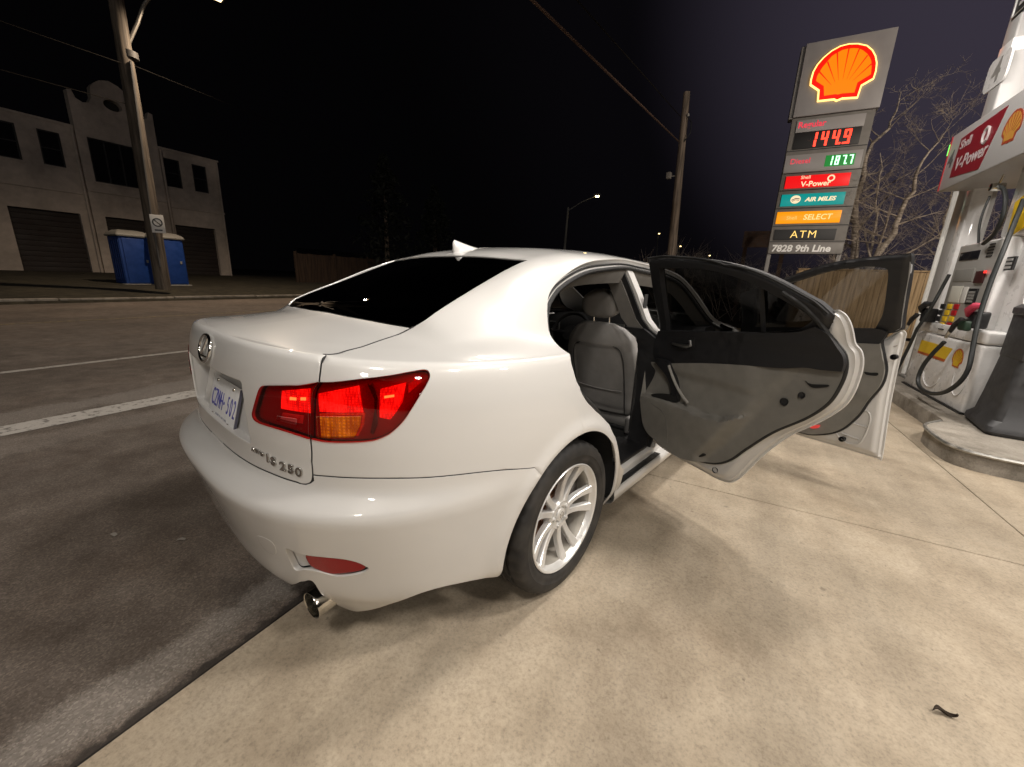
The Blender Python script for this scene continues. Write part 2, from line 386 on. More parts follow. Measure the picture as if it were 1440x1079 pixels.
class Inv:
    """finds the parameter of a surface point seen at a place in the photograph (used to measure outlines on the body)"""
    def __init__(s, func, ur, vr, nu=260, nv=160):
        s.f = func; g = np.stack(np.meshgrid(np.linspace(*ur, nu), np.linspace(*vr, nv)), -1).reshape(-1, 2); s.g = g; P = func(g); s.lo = np.array([ur[0], vr[0]]); s.hi = np.array([ur[1], vr[1]])
        h = 1e-3; N = np.cross(func(g+[h, 0])-func(g-[h, 0]), func(g+[0, h])-func(g-[0, h])); s.face = (N*(P-CAM_C)).sum(1); s.sg = 1
        s.p = to_px(P)
    def __call__(s, pts, vmin=-9, vmax=9, umin=-99, umax=99):
        out = []
        for px in pts:
            d = np.hypot(*(s.p-np.array(px)).T); d = d+1e4*(s.face*s.sg > 0)+1e4*((s.g[:, 1] < vmin) | (s.g[:, 1] > vmax) | (s.g[:, 0] < umin) | (s.g[:, 0] > umax))
            q = s.g[np.argmin(d)].copy()
            for _ in range(8):
                h = 1e-4; p0 = to_px(s.f(q[None]))[0]; J = np.stack([(to_px(s.f((q+[h, 0])[None]))[0]-p0)/h, (to_px(s.f((q+[0, h])[None]))[0]-p0)/h], 1)
                try: dq = np.linalg.solve(J, np.array(px)-p0)
                except np.linalg.LinAlgError: break
                q = q+np.clip(dq, -.03, .03); q = np.clip(q, s.lo, s.hi)
            out.append(q)
        return np.array(out)
iT = Inv(T, (-1.2, U_C+.9), (0, VMAX)); iS = Inv(S, (0, 2*AMAX), (-.8945, 2.0)); iS.sg = -1

# ================================================================== materials of the car
def paint_mat():
    mt, nt, b = new_mat('pearl_white_paint'); L = nt.links
    b.inputs['Roughness'].default_value = .34; b.inputs['Coat Weight'].default_value = 1.0; b.inputs['Coat Roughness'].default_value = .025; b.inputs['Specular IOR Level'].default_value = .45
    t = nt.nodes.new('ShaderNodeTexCoord')
    # faint road film low on the body, mottled
    n = nt.nodes.new('ShaderNodeTexNoise'); n.inputs['Scale'].default_value = 5; n.inputs['Detail'].default_value = 8; L.new(t.outputs['Object'], n.inputs['Vector'])
    sx = nt.nodes.new('ShaderNodeSeparateXYZ'); L.new(t.outputs['Object'], sx.inputs[0])
    mr = nt.nodes.new('ShaderNodeMapRange'); mr.inputs[1].default_value = .15; mr.inputs[2].default_value = .55; mr.inputs[3].default_value = .55; mr.inputs[4].default_value = 0; L.new(sx.outputs[2], mr.inputs[0])
    mu = nt.nodes.new('ShaderNodeMath'); mu.operation = 'MULTIPLY'; L.new(mr.outputs[0], mu.inputs[0]); L.new(n.outputs[0], mu.inputs[1])
    mx = nt.nodes.new('ShaderNodeMix'); mx.data_type = 'RGBA'; L.new(mu.outputs[0], mx.inputs[0]); mx.inputs[6].default_value = (.60, .59, .57, 1); mx.inputs[7].default_value = (.42, .39, .35, 1)
    L.new(mx.outputs[2], b.inputs['Base Color'])
    n2 = nt.nodes.new('ShaderNodeTexNoise'); n2.inputs['Scale'].default_value = 260; L.new(t.outputs['Object'], n2.inputs['Vector'])
    bp = nt.nodes.new('ShaderNodeBump'); bp.inputs['Strength'].default_value = .03; bp.inputs['Distance'].default_value = .001; L.new(n2.outputs[0], bp.inputs['Height']); L.new(bp.outputs[0], b.inputs['Normal'])
    return mt
PAINT = paint_mat()
BLACK = pm('black_plastic', (.012, .012, .013), .45, noise=(30, .25))
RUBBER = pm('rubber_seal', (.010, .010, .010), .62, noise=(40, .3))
LINER = pm('dark_underbody', (.006, .006, .006), .9)
CHROME = pm('chrome', (.78, .78, .77), .10, 1.0, noise=(60, .15))
STEEL = pm('polished_steel', (.62, .60, .55), .16, 1.0, noise=(25, .3))
TINT = glass_mat('tinted_glass', (.16, .16, .16), 1.0)
PRIV = glass_mat('dark_tinted_glass', (.018, .018, .02), 1.0)

# ================================================================== white sedan
CAR = thing('sedan', 'white pearl four door sedan with both right doors open and red tail lights lit', 'car')
VS = np.concatenate([np.linspace(LVv[i], LVv[i+1], max(1, int(np.ceil((LVv[i+1]-LVv[i])/.016)))+1)[:-1] for i in range(len(LVv)-1)]+[[VMAX]])
US = np.arange(-1.6, U_END, .0145); AS = np.arange(0, 2*AMAX+.01, .016); YS = np.arange(-.88, 3.3, .018)
def uv_at(y, z):
    q = np.array([U_C+y, v_of_z(z)])
    for _ in range(20):
        p = T(q)[0]; h = 1e-4; J = np.stack([(T(q+[h, 0])[0]-p)[1:]/h, (T(q+[0, h])[0]-p)[1:]/h], 1)
        q = q+np.clip(np.linalg.solve(J, np.array([y, z])-p[1:]), -.05, .05); q[1] = np.clip(q[1], 0, VMAX)
    return q
def u_crest(y):
    lo, hi = 0.0, U_END
    for _ in range(50):
        mid = (lo+hi)/2
        if T([[mid, VMAX]])[0, 1] < y: lo = mid
        else: hi = mid
    return (lo+hi)/2
g_ = .0036
seam_px = [(451.4, 511.7), (450, 524), (448.6, 537)]
seamT = iT(seam_px); seam_low = iT([(436.5, 617.5), (438, 634), (438, 650)], vmax=.72)
seam_in = iT([(448.5, 537), (441.5, 547), (438, 560), (436.5, 590), (436.5, 617.5)])
U_SEAM = float(iT([(455, 503)])[0][0]); Y_SEAM = float(T([[U_SEAM, VMAX]])[0, 1])
tail_out = iT([(470.6, 536.7), (508, 532.5), (545.5, 528), (580, 522), (596, 519.8), (602.5, 522), (604.8, 530), (600, 541), (592.8, 553), (580, 574), (567.8, 592), (555, 605), (545.6, 611.7), (529, 618.6), (512, 621.3), (495.6, 622.2), (475, 622.4), (456.7, 621.4)])
tail_inn = iT([(434.4, 617.2), (415, 611), (395.6, 604.7), (375, 598.5), (365, 595), (358, 590), (355.6, 583), (356.7, 575.6), (362.2, 556), (366, 546), (371, 542.3), (385, 541.9), (400, 541.7), (420, 541.5), (434, 540.6)])
# ---- right quarter panel, lower part
crest_y0 = .0
uc = np.concatenate([np.linspace(U_SEAM+g_, u_crest(crest_y0), 70)])
bump_seam = iT([(441, 668.5), (470, 671), (520, 673), (560, 673), (600, 672), (640, 668.5), (680, 664), (720, 660.5), (752, 658)], vmin=.45)
AR = .372
a0 = math.atan2(.645-.325, -.20)
def arch(a_from, a_to, n=40, r=AR, yc=0.0):
    return np.array([uv_at(yc+r*math.cos(a), .325+r*math.sin(a)) for a in np.linspace(a_from, a_to, n)])
ya = bump_seam[-1]; pa = T(ya)[0]; A_S = math.atan2(pa[2]-.325, pa[1])
open_low = iT([(790, 485), (797, 492), (800, 497), (803, 509), (806, 520), (811, 537), (817, 551), (825, 565), (835, 576), (845, 585), (852, 592.5), (858, 600), (864, 613), (868, 625)], umin=1.35)
ol = cr_spline(np.vstack([open_low[2:], [uv_at(.375, .48)], [uv_at(.42, .42)], [uv_at(.475, .37)]]), .008)
u_o = ol[0][0]; ol = np.vstack([[[u_o+.0005, VMAX]], ol])
uc = np.linspace(U_SEAM+g_, ol[0][0], 90)
q_loop = join([[U_SEAM+g_, VMAX]], cr_spline(seamT+[g_, 0], .008), cr_spline(np.vstack([seamT[-1:]+[g_, 0], tail_out, seam_low[:1]+[g_, 0]]), .008),
              cr_spline(seam_low+[g_, 0], .008), cr_spline(bump_seam+[0, g_*.7], .012), arch(A_S, math.radians(-8), 44), [uv_at(.385, .20)], [uv_at(.46, .19)], cr_spline(np.array([uv_at(.475, .19), uv_at(.475, .37)]), .02), ol[::-1],
              np.stack([uc[::-1], 0*uc+VMAX], 1))
on_crest = lambda p: p[1] > VMAX-1e-4
quarter = patch(T, [q_loop], US, VS, noflange=on_crest, flange=.006)
# ---- greenhouse, roof, bonnet (right half), opening cut round the doors, holes for rear glass and windscreen
seamS = iS([(455.5, 502), (457.5, 500.5), (468, 498.5), (483, 495), (504, 489.5), (525, 482.5), (541, 477), (555.6, 472.2), (568, 467), (582, 459.5)])
seamS[0] = [0, T([[U_SEAM, VMAX]])[0, 1]]; seamS[1][0] = max(seamS[1][0], .012)
YC = T(np.stack([uc, 0*uc+VMAX], 1))[:, 1]
glass_side = iS([(582.5, 459.7), (611, 441), (638.9, 422.8), (667, 405.5), (694.4, 389.4), (722, 374.5), (743, 365.8)])
open_up = iS([(790, 485), (773.4, 470), (770.5, 455), (769.5, 438), (770.5, 421), (774.7, 408.6), (788.6, 392), (809.5, 376.7), (830, 368), (851, 365), (879, 364.8)])
open_up[0] = [.03, YC[-1]-.003]
top_line = np.vstack([open_up[3:], [[.463, 1.15], [.455, 1.45], [.43, 1.75], [.36, 2.0], [.25, 2.25], [.12, 2.47], [.06, 2.53]]])
ou = join(cr_spline(np.vstack([[[0, YC[-1]]], open_up[:3]]), .008), cr_spline(np.vstack([open_up[2:4], top_line[1:]]), .012))
yf = np.linspace(2.53, 3.22, 30)
gb_c, gt_c = -.507, .095
ws = [[.60, 2.53], [.52, 2.46], [.515, 2.15], [.53, 1.80], [.60, 1.76], [.80, 1.74], [AMAX, 1.735]]
S_loop = join(np.stack([0*YC, YC], 1), ou[1:], np.stack([0*yf, yf], 1), [[AMAX, 3.22], [AMAX, 2.56]], cr_spline(np.array([[AMAX, 2.56], [.80, 2.55], [.60, 2.53]]), .02), np.array(ws[1:]),
              [[AMAX, gt_c]], cr_spline(np.array([[AMAX, gt_c], [.80, gt_c+.004], [.62, gt_c+.022], glass_side[-1]]), .012), cr_spline(glass_side[::-1], .012), cr_spline(seamS[::-1]-[g_*1.3, 0], .008)[:-1])
roof_half = patch(S, [S_loop], AS, YS, flange=.007, noflange=lambda p: p[0] < 1e-4 or p[0] > AMAX-1e-4, flip=True)
# ---- front wing and nose (right half): lower body from behind the front door forwards
fu = np.arange(U_C+2.53, U_END, .03); AF = 2.73
f_loop = join([[U_C+2.49, v_of_z(.20)]], [[U_C+2.49, VMAX]], np.stack([np.linspace(U_C+2.53, U_END-.002, 50), np.full(50, VMAX)], 1), [[U_END-.002, v_of_z(.2)]], [uv_at(AF+AR, .20)], arch(math.radians(-6), math.radians(186), 50, AR, AF), [uv_at(AF-AR-.01, .20)])
wing = patch(T, [f_loop], US, VS, flange=.02, noflange=on_crest)
body_r = merge(quarter, roof_half, wing)
body_l = mirror_x(*body_r)
BODY = link_mesh('body', *merge(body_r, body_l), PAINT, CAR); weld(BODY, 3e-4); BODY.data.set_sharp_from_angle(angle=R(50))
# ---- boot lid: lid face (T) and lid top (S)
lid_u = np.array([u for u in np.linspace(.1, U_SEAM-g_, 26)]); lid_u = lid_u[T(np.stack([lid_u, 0*lid_u+VMAX], 1))[:, 1] > -.8944]
lid_half = [cr_spline(iT([(382, 665), (398, 671.3), (413, 676), (425, 679)], vmin=.5, vmax=.6)+[0, 0], .012)]
lb = lid_half[0]; vlb = lb[0][1]
UL = float(seam_low[2][0]); lb = lb[lb[:, 0] < UL-.055]; corner = cr_spline(np.vstack([lb[-1:], [[UL-.040, lb[-1][1]-.002]], [[UL-.016, lb[-1][1]+.004]], [[UL-.006, lb[-1][1]+.022]], seam_low[2:]-[g_, 0]]), .005)
lid_r = join(np.stack([np.linspace(0, lb[0][0], 16), np.full(16, vlb)], 1), lb, corner[1:], cr_spline(seam_low[::-1]-[g_, 0], .008)[1:], cr_spline(np.vstack([seam_low[:1]-[g_, 0], tail_inn[1:], seamT[-1:]-[g_, 0]]), .008)[1:], cr_spline(seamT[::-1]-[g_, 0], .008), np.stack([lid_u[::-1], 0*lid_u+VMAX], 1))
lid_loop = join(lid_r, (lid_r[::-1]*[-1, 1])[:-1])
rr = iT([(346.5, 543), (346.2, 585), (345.6, 621)], vmin=.5); RU = float(rr[1][0]); RV0, RV1 = float(rr[2][1]), float(iT([(323, 530)], vmin=.6)[0][1])
def rrect(u0, u1, v0, v1, r, step=.01):
    c = [(u1-r, v0+r, -90), (u1-r, v1-r, 0), (u0+r, v1-r, 90), (u0+r, v0+r, 180)]; out = []
    for cx, cy, a in c: out += [(cx+r*math.cos(R(a+t)), cy+r*math.sin(R(a+t))) for t in range(0, 91, 15)]
    P = []
    for a, b in zip(out, out[1:]+out[:1]):
        k = max(1, int(np.hypot(b[0]-a[0], b[1]-a[1])/step)); P += [(a[0]+(b[0]-a[0])*i/k, a[1]+(b[1]-a[1])*i/k) for i in range(k)]
    return np.array(P)
recess = rrect(-RU, RU, RV0, RV1, .012)
LU = np.arange(-.9, .9, .0145)
lid_face = patch(T, [lid_loop, recess], LU, VS, flange=.006, noflange=on_crest)
LY = T(np.stack([lid_u, 0*lid_u+VMAX], 1))[:, 1]
gb_half = cr_spline(np.vstack([glass_side[:1]+[-.006, -.008], [[.62, -.497]], [[.82, gb_c-.007]], [[AMAX, gb_c-.008]]]), .014)
ls_r = join(np.stack([0*LY, LY], 1), cr_spline(seamS+[g_*1.0, 0], .008)[1:-2], gb_half)
ls_loop = join(ls_r, (ls_r[::-1]*[-1, 1]+[2*AMAX, 0])[1:])
lid_top = patch(S, [ls_loop], AS, YS, flange=.006, noflange=lambda p: p[0] < 1e-4 or p[0] > 2*AMAX-1e-4, flip=True)
LID = link_mesh('trunk_lid', *merge(lid_face, lid_top), PAINT, CAR); weld(LID, 3e-4); LID.data.set_sharp_from_angle(angle=R(50))
# plate recess floor: a plane leaning with the plate
def frame_at(o, x, y):
    x = Vector(x).normalized(); y = Vector(y); z = x.cross(y).normalized(); y = z.cross(x); M = Matrix.Identity(4)
    for i in range(3): M[i][0] = x[i]; M[i][1] = y[i]; M[i][2] = z[i]; M[i][3] = o[i]
    return M
rl_ = inset_poly(recess, -.0008); rp0 = T(rl_); n_ = len(rp0); V = list(rp0-np.array([0, -.003, 0]))+list(rp0+np.array([0, .075, 0])); link_mesh('recess_wall', V, [(i, (i+1) % n_, n_+(i+1) % n_, n_+i) for i in range(n_)], PAINT, LID)
tilt = .2754; pz0, py0 = .7249, -.9218
pc = (0, py0+.076*tilt, pz0+.076)
PM = frame_at(pc, (1, 0, 0), (0, tilt, 1))
mb = MB(); x0 = RU+.008; mb.add([PM @ Vector(p) for p in ((-x0, -.12, -.012), (x0, -.12, -.012), (x0, .15, -.012), (-x0, .15, -.012))], [(0, 1, 2, 3)])
mb.build('plate_recess', PAINT, LID, smooth=False)
# ---- dark tubes laid along the panel gaps in place of their shade
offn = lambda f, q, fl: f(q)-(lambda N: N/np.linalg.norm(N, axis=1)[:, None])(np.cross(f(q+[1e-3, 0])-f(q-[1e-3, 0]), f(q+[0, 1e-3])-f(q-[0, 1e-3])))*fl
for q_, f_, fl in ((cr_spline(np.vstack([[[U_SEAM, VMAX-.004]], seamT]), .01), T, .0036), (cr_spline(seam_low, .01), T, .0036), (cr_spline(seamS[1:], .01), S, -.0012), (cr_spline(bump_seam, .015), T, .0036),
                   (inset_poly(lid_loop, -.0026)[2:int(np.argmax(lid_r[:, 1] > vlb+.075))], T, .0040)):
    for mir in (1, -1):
        pts = offn(f_, np.clip(q_, [-9, -9], [99, VMAX if f_ is T else 99]), fl); sg = MB(); sg.tube(pts*[mir, 1, 1], .0034, 6); sg.build('panel_gap_shade', RUBBER, CAR)
# ---- rear glass
gl_half = join(cr_spline(np.vstack([glass_side[:1]+[-.003, -.004], glass_side[1:-1]+[-.004, 0], glass_side[-1:]+[-.004, .004]]), .014), cr_spline(np.array([glass_side[-1]+[-.004, .004], [.62, gt_c+.026], [.80, gt_c+.008], [AMAX, gt_c+.004]]), .014))
gl_half = np.vstack([gb_half[::-1]+[0, .012], gl_half])
gl_half = join(gl_half)
gl_loop = join(gl_half, (gl_half[::-1]*[-1, 1]+[2*AMAX, 0])[1:-1])
RW = link_mesh('rear_window', *patch(S, [gl_loop], AS, YS, flange=.0, off=-.004, flip=True), PRIV, CAR)
band = patch(S, [gl_loop, inset_poly(gl_loop, .035)], [0.0], [0.0], edge=0, flange=0, off=-.0055, flip=True)
link_mesh('glass_border', *band, BLACK, RW)
# ---- windscreen
wh = np.array([[AMAX, 2.56], [.80, 2.55], [.60, 2.53], [.52, 2.46], [.515, 2.15], [.53, 1.80], [.60, 1.76], [.80, 1.74], [AMAX, 1.735]])
w_loop = join(wh, (wh[::-1]*[-1, 1]+[2*AMAX, 0])[1:-1])
link_mesh('windscreen', *patch(S, [w_loop], AS[::3], YS[::3], flange=0, off=-.004, flip=True), TINT, CAR)
# ---- rear bumper
bot_px = iT([(455, 838), (465.7, 846), (476, 852), (497, 859.6), (515, 858.8), (540, 852.5), (560, 846), (587, 836), (620, 826), (656.7, 818), (680, 813.5), (700, 811)])
nt = iT([(419, 819), (428, 821), (440, 818)])
v_b = v_of_z(.205)
b_r = join([[0, v_b]], [[.15, v_b]], cr_spline(np.array([[.15, v_b], [.28, v_b+.004], [nt[0][0]-.012, nt[0][1]-.012], nt[0], [nt[1][0], nt[1][1]+.012], nt[2], bot_px[0]]), .01), cr_spline(bot_px, .012))
pb = T(b_r[-1])[0]; A_E = math.atan2(pb[2]-.325, pb[1])
if A_E < 0: A_E += 2*math.pi
b_r = join(b_r, arch(A_E, A_S, 30), cr_spline(bump_seam[::-1]-[0, g_*.7], .012))
top_u = np.concatenate([[UL+.004, UL-.008, UL-.025], np.linspace(UL-.045, 0, 22)])
lid_low = np.stack([top_u, np.interp(top_u, np.concatenate([[0], lb[:, 0], [UL-.030, UL-.012, UL+.004]]), np.concatenate([[vlb], lb[:, 1], [lb[-1][1]-.001, lb[-1][1]+.004, lb[-1][1]+.018]]))-.0055], 1)
b_r = join(b_r, lid_low)
b_loop = join(b_r, (b_r[::-1]*[-1, 1])[1:-1])
refl_px = iT([(401.5, 772.8), (415, 776.5), (431, 781), (457, 784), (483, 786.7), (502, 791), (514, 796.5), (518.5, 800), (514, 804), (504, 807.5), (476, 811), (448, 804.5), (430, 801.8), (413.6, 800.6)])
refl = cr_spline(refl_px, .008, closed=True)
tow = iT([(361.5, 753.5), (374, 757), (384, 764), (388.5, 774), (386, 781), (375, 775.5), (366, 765)]); tow = cr_spline(tow, .006, closed=True)
reflL = refl[::-1]*[-1, 1]
BMP = link_mesh('rear_bumper', *patch(T, [b_loop, refl, reflL, tow], US[US < 1.6], VS, flange=.007), PAINT, CAR); BMP.data.set_sharp_from_angle(angle=R(50))
link_mesh('tow_cover', *patch(T, [inset_poly(tow, .0014)], US, VS, flange=.01, off=.0003), PAINT, BMP)
REFL = pm('red_reflector', (.26, .003, .005), .18, coat=.25, spec=.25); REFL.node_tree.nodes['Principled BSDF'].inputs['Emission Color'].default_value = (1, .02, .02, 1); REFL.node_tree.nodes['Principled BSDF'].inputs['Emission Strength'].default_value = .0
rl = cr_spline(iT([(430, 781.3), (455, 784), (479.6, 787), (500, 792), (513, 799.3), (505, 804), (490, 806.6), (465.7, 808.5), (447, 803), (434.4, 795.5)]), .008, closed=True)
pk = merge(patch(T, [inset_poly(refl, -.004)], US, VS, flange=0, off=-.021), (list(T(refl))+list(T(inset_poly(refl, -.002))+np.array([-.004, .019, 0])), [(i, (i+1) % len(refl), len(refl)+(i+1) % len(refl), len(refl)+i) for i in range(len(refl))])); lens = patch(T, [rl], US, VS, flange=.019, off=-.003)
for mir in (0, 1):
    f = mirror_x if mir else (lambda a, b: (a, b))
    link_mesh('reflector_pocket', *f(*pk), PAINT, BMP); link_mesh('reflector', *f(*lens), REFL, BMP)
# ---- dark liner behind the panel gaps, underbody, wheel housings
lin = [patch(T, [np.array([[-1.25, .12], [1.25, .12], [1.25, VMAX], [-1.25, VMAX]]), rrect(-RU-.03, RU+.03, RV0-.03, RV1+.03, .01)], np.arange(-1.25, 1.26, .03), np.arange(.06, VMAX, .03), edge=0, flange=0, off=-.046)]
lin.append(patch(S, [np.array([[.0, -.75], [.0, -.10], [.37, -.44], [.37, -.49], [1.67, -.49], [1.67, -.44], [2.04, -.10], [2.04, -.75]])], np.arange(0, 2.04, .03), np.arange(-.75, .1, .03), edge=0, flange=0, off=-.03, flip=True))
mb = MB()
for v_, f_ in lin: mb.add(v_, f_)
mb.box((-.68, -.50, .215), (.68, 3.3, .24)); mb.box((-.55, -.72, .235), (.55, -.50, .26)); mb.box((-.40, -.70, .19), (.40, -.35, .26))
for sx in (-1, 1):
    for yc in (0, 2.73):
        prof = [(.40, .50), (.40, .885)]
        M = Matrix.Translation((0, yc, .325)) @ Matrix.Rotation(R(90)*sx, 4, 'Y')
        for k in range(24):
            t0, t1 = math.pi*k/24-.15, math.pi*(k+1)/24-.15
            if k == 23: t1 += .3
            vs = [(sx*x, yc+.392*math.cos(t), .325+.392*math.sin(t)) for t in (t0, t1) for x in (.45, .875 if t < 1.5 else .845)]
            mb.add(vs, [(0, 1, 3, 2)])
        mb.add([(sx*.45, yc+.392*math.cos(t), .325+.392*math.sin(t)) for t in np.linspace(-.15, math.pi+.15, 20)], [tuple(range(20))])
for sx in (-1, 1): mb.box((min(sx*.45, sx*.882), .396, .235), (max(sx*.45, sx*.878), .425, .42))
mb.build('underbody', LINER, CAR, smooth=False)

# ---- wheels
def tyre_mat():
    mt, nt, b = new_mat('tyre_rubber'); L = nt.links; b.inputs['Roughness'].default_value = .72
    t = nt.nodes.new('ShaderNodeTexCoord'); n = nt.nodes.new('ShaderNodeTexNoise'); n.inputs['Scale'].default_value = 14; n.inputs['Detail'].default_value = 8; L.new(t.outputs['Object'], n.inputs['Vector'])
    r = nt.nodes.new('ShaderNodeValToRGB'); r.color_ramp.elements[0].position = .35; r.color_ramp.elements[0].color = (.013, .012, .011, 1); r.color_ramp.elements[1].position = .75; r.color_ramp.elements[1].color = (.042, .037, .032, 1)
    L.new(n.outputs[0], r.inputs[0]); L.new(r.outputs[0], b.inputs['Base Color']); return mt
TYRE = tyre_mat(); ALLOY = pm('silver_alloy', (.76, .755, .74), .30, .45, coat=.6, coat_rough=.12, noise=(9, .10)); DUST = pm('brake_dust_film', (.50, .42, .25), .5, .3, noise=(30, .3))
DISC = pm('brake_disc', (.20, .10, .06), .45, .8, noise=(60, .4)); IRON = pm('cast_iron', (.05, .04, .035), .7, .3, noise=(30, .4))
def make_wheel():
    w = sub('wheel', CAR)
    # local: axle along z (outwards), built at the origin
    mb = MB()
    ro = .322
    prof = [(.222, -.105), (.252, -.112), (.285, -.113), (.303, -.108), (.314, -.098)]
    for c in (-.070, -.036, .0, .036, .070): prof += [(ro-.002, c-.014), (ro, c-.0075)] + [(ro, c+.0075), (ro-.002, c+.0085)] + [(ro-.011, c+.010), (ro-.011, c+.0125)] if c < .069 else [(ro-.002, c-.014), (ro-.001, c), (ro-.005, c+.016)]
    prof += [(.314, .098), (.303, .108), (.285, .1135), (.268, .1138), (.2665, .1125), (.252, .112), (.240, .109), (.229, .100), (.222, .093)]
    N = 120; vs = []; fs = []; P_ = len(prof)
    for k in range(N):
        th = 2*math.pi*k/N; cut = (k % 3 == 0)
        for i, (r_, h) in enumerate(prof):
            d = .006 if cut and ((.055 < abs(h) < .100 and r_ > .300) or (r_ > .318 and .012 < abs(h) < .055 and (k//3) % 2 == (h > 0))) else 0
            vs.append(((r_-d)*math.cos(th), (r_-d)*math.sin(th), h))
    for k in range(N):
        k2 = (k+1) % N
        for i in range(P_-1): fs.append((k*P_+i, k*P_+i+1, k2*P_+i+1, k2*P_+i))
    mb.add(vs, fs); mb.build('tyre', TYRE, w, auto=40)
    rim = MB()
    bar = MB(); bar.lathe([(.222, -.095), (.216, -.06), (.205, -.03), (.202, .04), (.206, .072), (.211, .082)], 72); BARL = bar
    rim.lathe([(.211, .082), (.214, .086), (.219, .092), (.2285, .0985), (.2300, .104), (.2265, .107), (.2195, .104), (.2120, .094), (.2060, .080)], 72)
    # ten spokes in five pairs; each pair grows out of one root and opens into a narrow V
    def spoke(a_root, a_tip):
        vs = []; K = 9
        for i in range(K):
            t = i/(K-1); r_ = .040+t*.173; a = a_root+(a_tip-a_root)*(t**.85); hz = .070+.024*t**1.5-.010*math.sin(math.pi*t); wd = .0165-.0042*math.sin(math.pi*min(1, t*1.05))+.004*t**3; dp = .030-.010*t
            c = Vector((r_*math.cos(a), r_*math.sin(a), 0)); tn = Vector((-math.sin(a), math.cos(a), 0))
            for s_, h in ((-1, -dp), (-1, -.004), (-.80, 0), (.80, 0), (1, -.004), (1, -dp)):
                p = c+tn*wd*s_; vs.append((p.x, p.y, hz+h))
        fs = [(i*6+j, i*6+(j+1) % 6, (i+1)*6+(j+1) % 6, (i+1)*6+j) for i in range(K-1) for j in range(6)]
        rim.add(vs, fs)
    for k in range(5):
        a = R(18+72*k)
        for s_ in (-1, 1): spoke(a+s_*R(15), a+s_*R(11.5)*1.05)
    rim.lathe([(.0, .052), (.030, .058), (.034, .066), (.060, .070), (.066, .060), (.068, .03)], 40)
    for k in range(5):
        a = R(54+72*k); M = Matrix.Translation((.047*math.cos(a), .047*math.sin(a), .058)); rim.lathe([(.0085, .014), (.0085, .004), (.011, .003)], 12, M); rim.lathe([(0, .020), (.0065, .019), (.0075, .004)], 6, M)
    ro_ = rim.build('rim', ALLOY, w, auto=24)
    BARL.build('rim_barrel', pm('dark_alloy', (.36, .34, .30), .45, .4, noise=(8, .3)), ro_, auto=40)  # barrel toned darker than the rest of the rim
    cp = MB(); cp.lathe([(0, .0745), (.020, .0740), (.027, .0715), (.030, .066)], 36); cap = cp.build('centre_cap', ALLOY, ro_, auto=40)
    el = MB(); el.tube([(.016*math.cos(t), .0125*math.sin(t), .0748) for t in np.linspace(0, 2*math.pi, 25)[:-1]], .0013, 6, closed=True); el.tube([(.004, .009, .0752), (-.003, -.002, .0752), (-.004, -.006, .0752), (.010, -.007, .0752)], .0013, 6); el.tube([(.004, .009, .0752), (.006, .0095, .0752)], .0013, 6)
    el.build('emblem', CHROME, ro_)
    d = MB(); d.lathe([(.02, .01), (.155, .01), (.155, -.012), (.02, -.012)], 48); d.lathe([(.02, .03), (.085, .03), (.09, .01)], 36); d.build('brake_disc', DISC, w, auto=30)
    cl = MB()
    for k in range(8):
        a0_, a1_ = R(100+k*8), R(108+k*8); vs = [(r_*math.cos(a), r_*math.sin(a), h) for a in (a0_, a1_) for r_ in (.105, .165) for h in (-.04, .042)]
        cl.add(vs, [(0, 1, 3, 2), (4, 6, 7, 5), (0, 4, 5, 1), (2, 3, 7, 6), (1, 5, 7, 3)])
    cl.build('brake_caliper', IRON, w, auto=30)
    return w
w0 = make_wheel()
for i, (sx, yc) in enumerate(((1, 0), (-1, 0), (1, 2.73), (-1, 2.73))):
    w = w0 if i == 0 else copy_tree(w0, CAR)
    w.rotation_euler = (0, R(90)*sx, 0) if sx > 0 else (0, R(-90), 0)
    w.rotation_euler = (R(0), R(90)*sx, 0); w.location = (sx*.778, yc, .322)
# ---- exhaust tips
ex = MB(); d = at((441, 840), 2, .232); exd = Vector((.10, -1, -.03)).normalized()
def exhaust(sx):
    ex = MB(); c = Vector((sx*.492, -.850, .232)); q = Vector((sx*.12, -1, -.04)).normalized(); M = c.to_track_quat('Z', 'Y')
    M = Matrix.Translation(c) @ q.to_track_quat('Z', 'Y').to_matrix().to_4x4()
    ex.lathe([(.030, -.25), (.042, -.20), (.0435, .0), (.0445, .008), (.0430, .011), (.0405, .009), (.0395, .0), (.038, -.10), (.036, -.23)], 40, M)
    o = ex.build('exhaust_tip', STEEL, CAR, auto=40)
    b_ = MB(); b_.lathe([(0, -.22), (.036, -.22)], 24, M); b_.build('exhaust_bore', LINER, o); return o
exhaust(1); exhaust(-1)
# ---- roof aerial (shark fin)
fin = MB()
ys = np.linspace(-.085, .085, 14); vs = []; fs = []
z0 = float(S([[AMAX, .22]])[0, 2]); 
for i, y_ in enumerate(ys):
    t = (y_+.085)/.17; h = .062*(1-t)**1.15*(min(1, t/.10) if t < .10 else 1)*1.02+.004; h = max(h, .003); wd = .026*math.sin(math.pi*(.12+.80*t))**.6
    zb = float(S([[AMAX, .235+y_]])[0, 2])-.003; yo = -.022*(h/.06) 
    for k in range(9):
        a = math.pi*k/8; x_ = wd*math.cos(a); hh = h*math.sin(a)**.8; x_ *= (1-.55*math.sin(a)**1.0) if 0 < k < 8 else 1
        vs.append((x_, .235+y_+yo*math.sin(a), zb+hh))
for i in range(13):
    for k in range(8): fs.append((i*9+k, i*9+k+1, (i+1)*9+k+1, (i+1)*9+k))
fs += [tuple(range(9)), tuple(13*9+k for k in range(9))[::-1]]
fin.add(vs, fs); fin.build('roof_aerial', PAINT, CAR, auto=50)
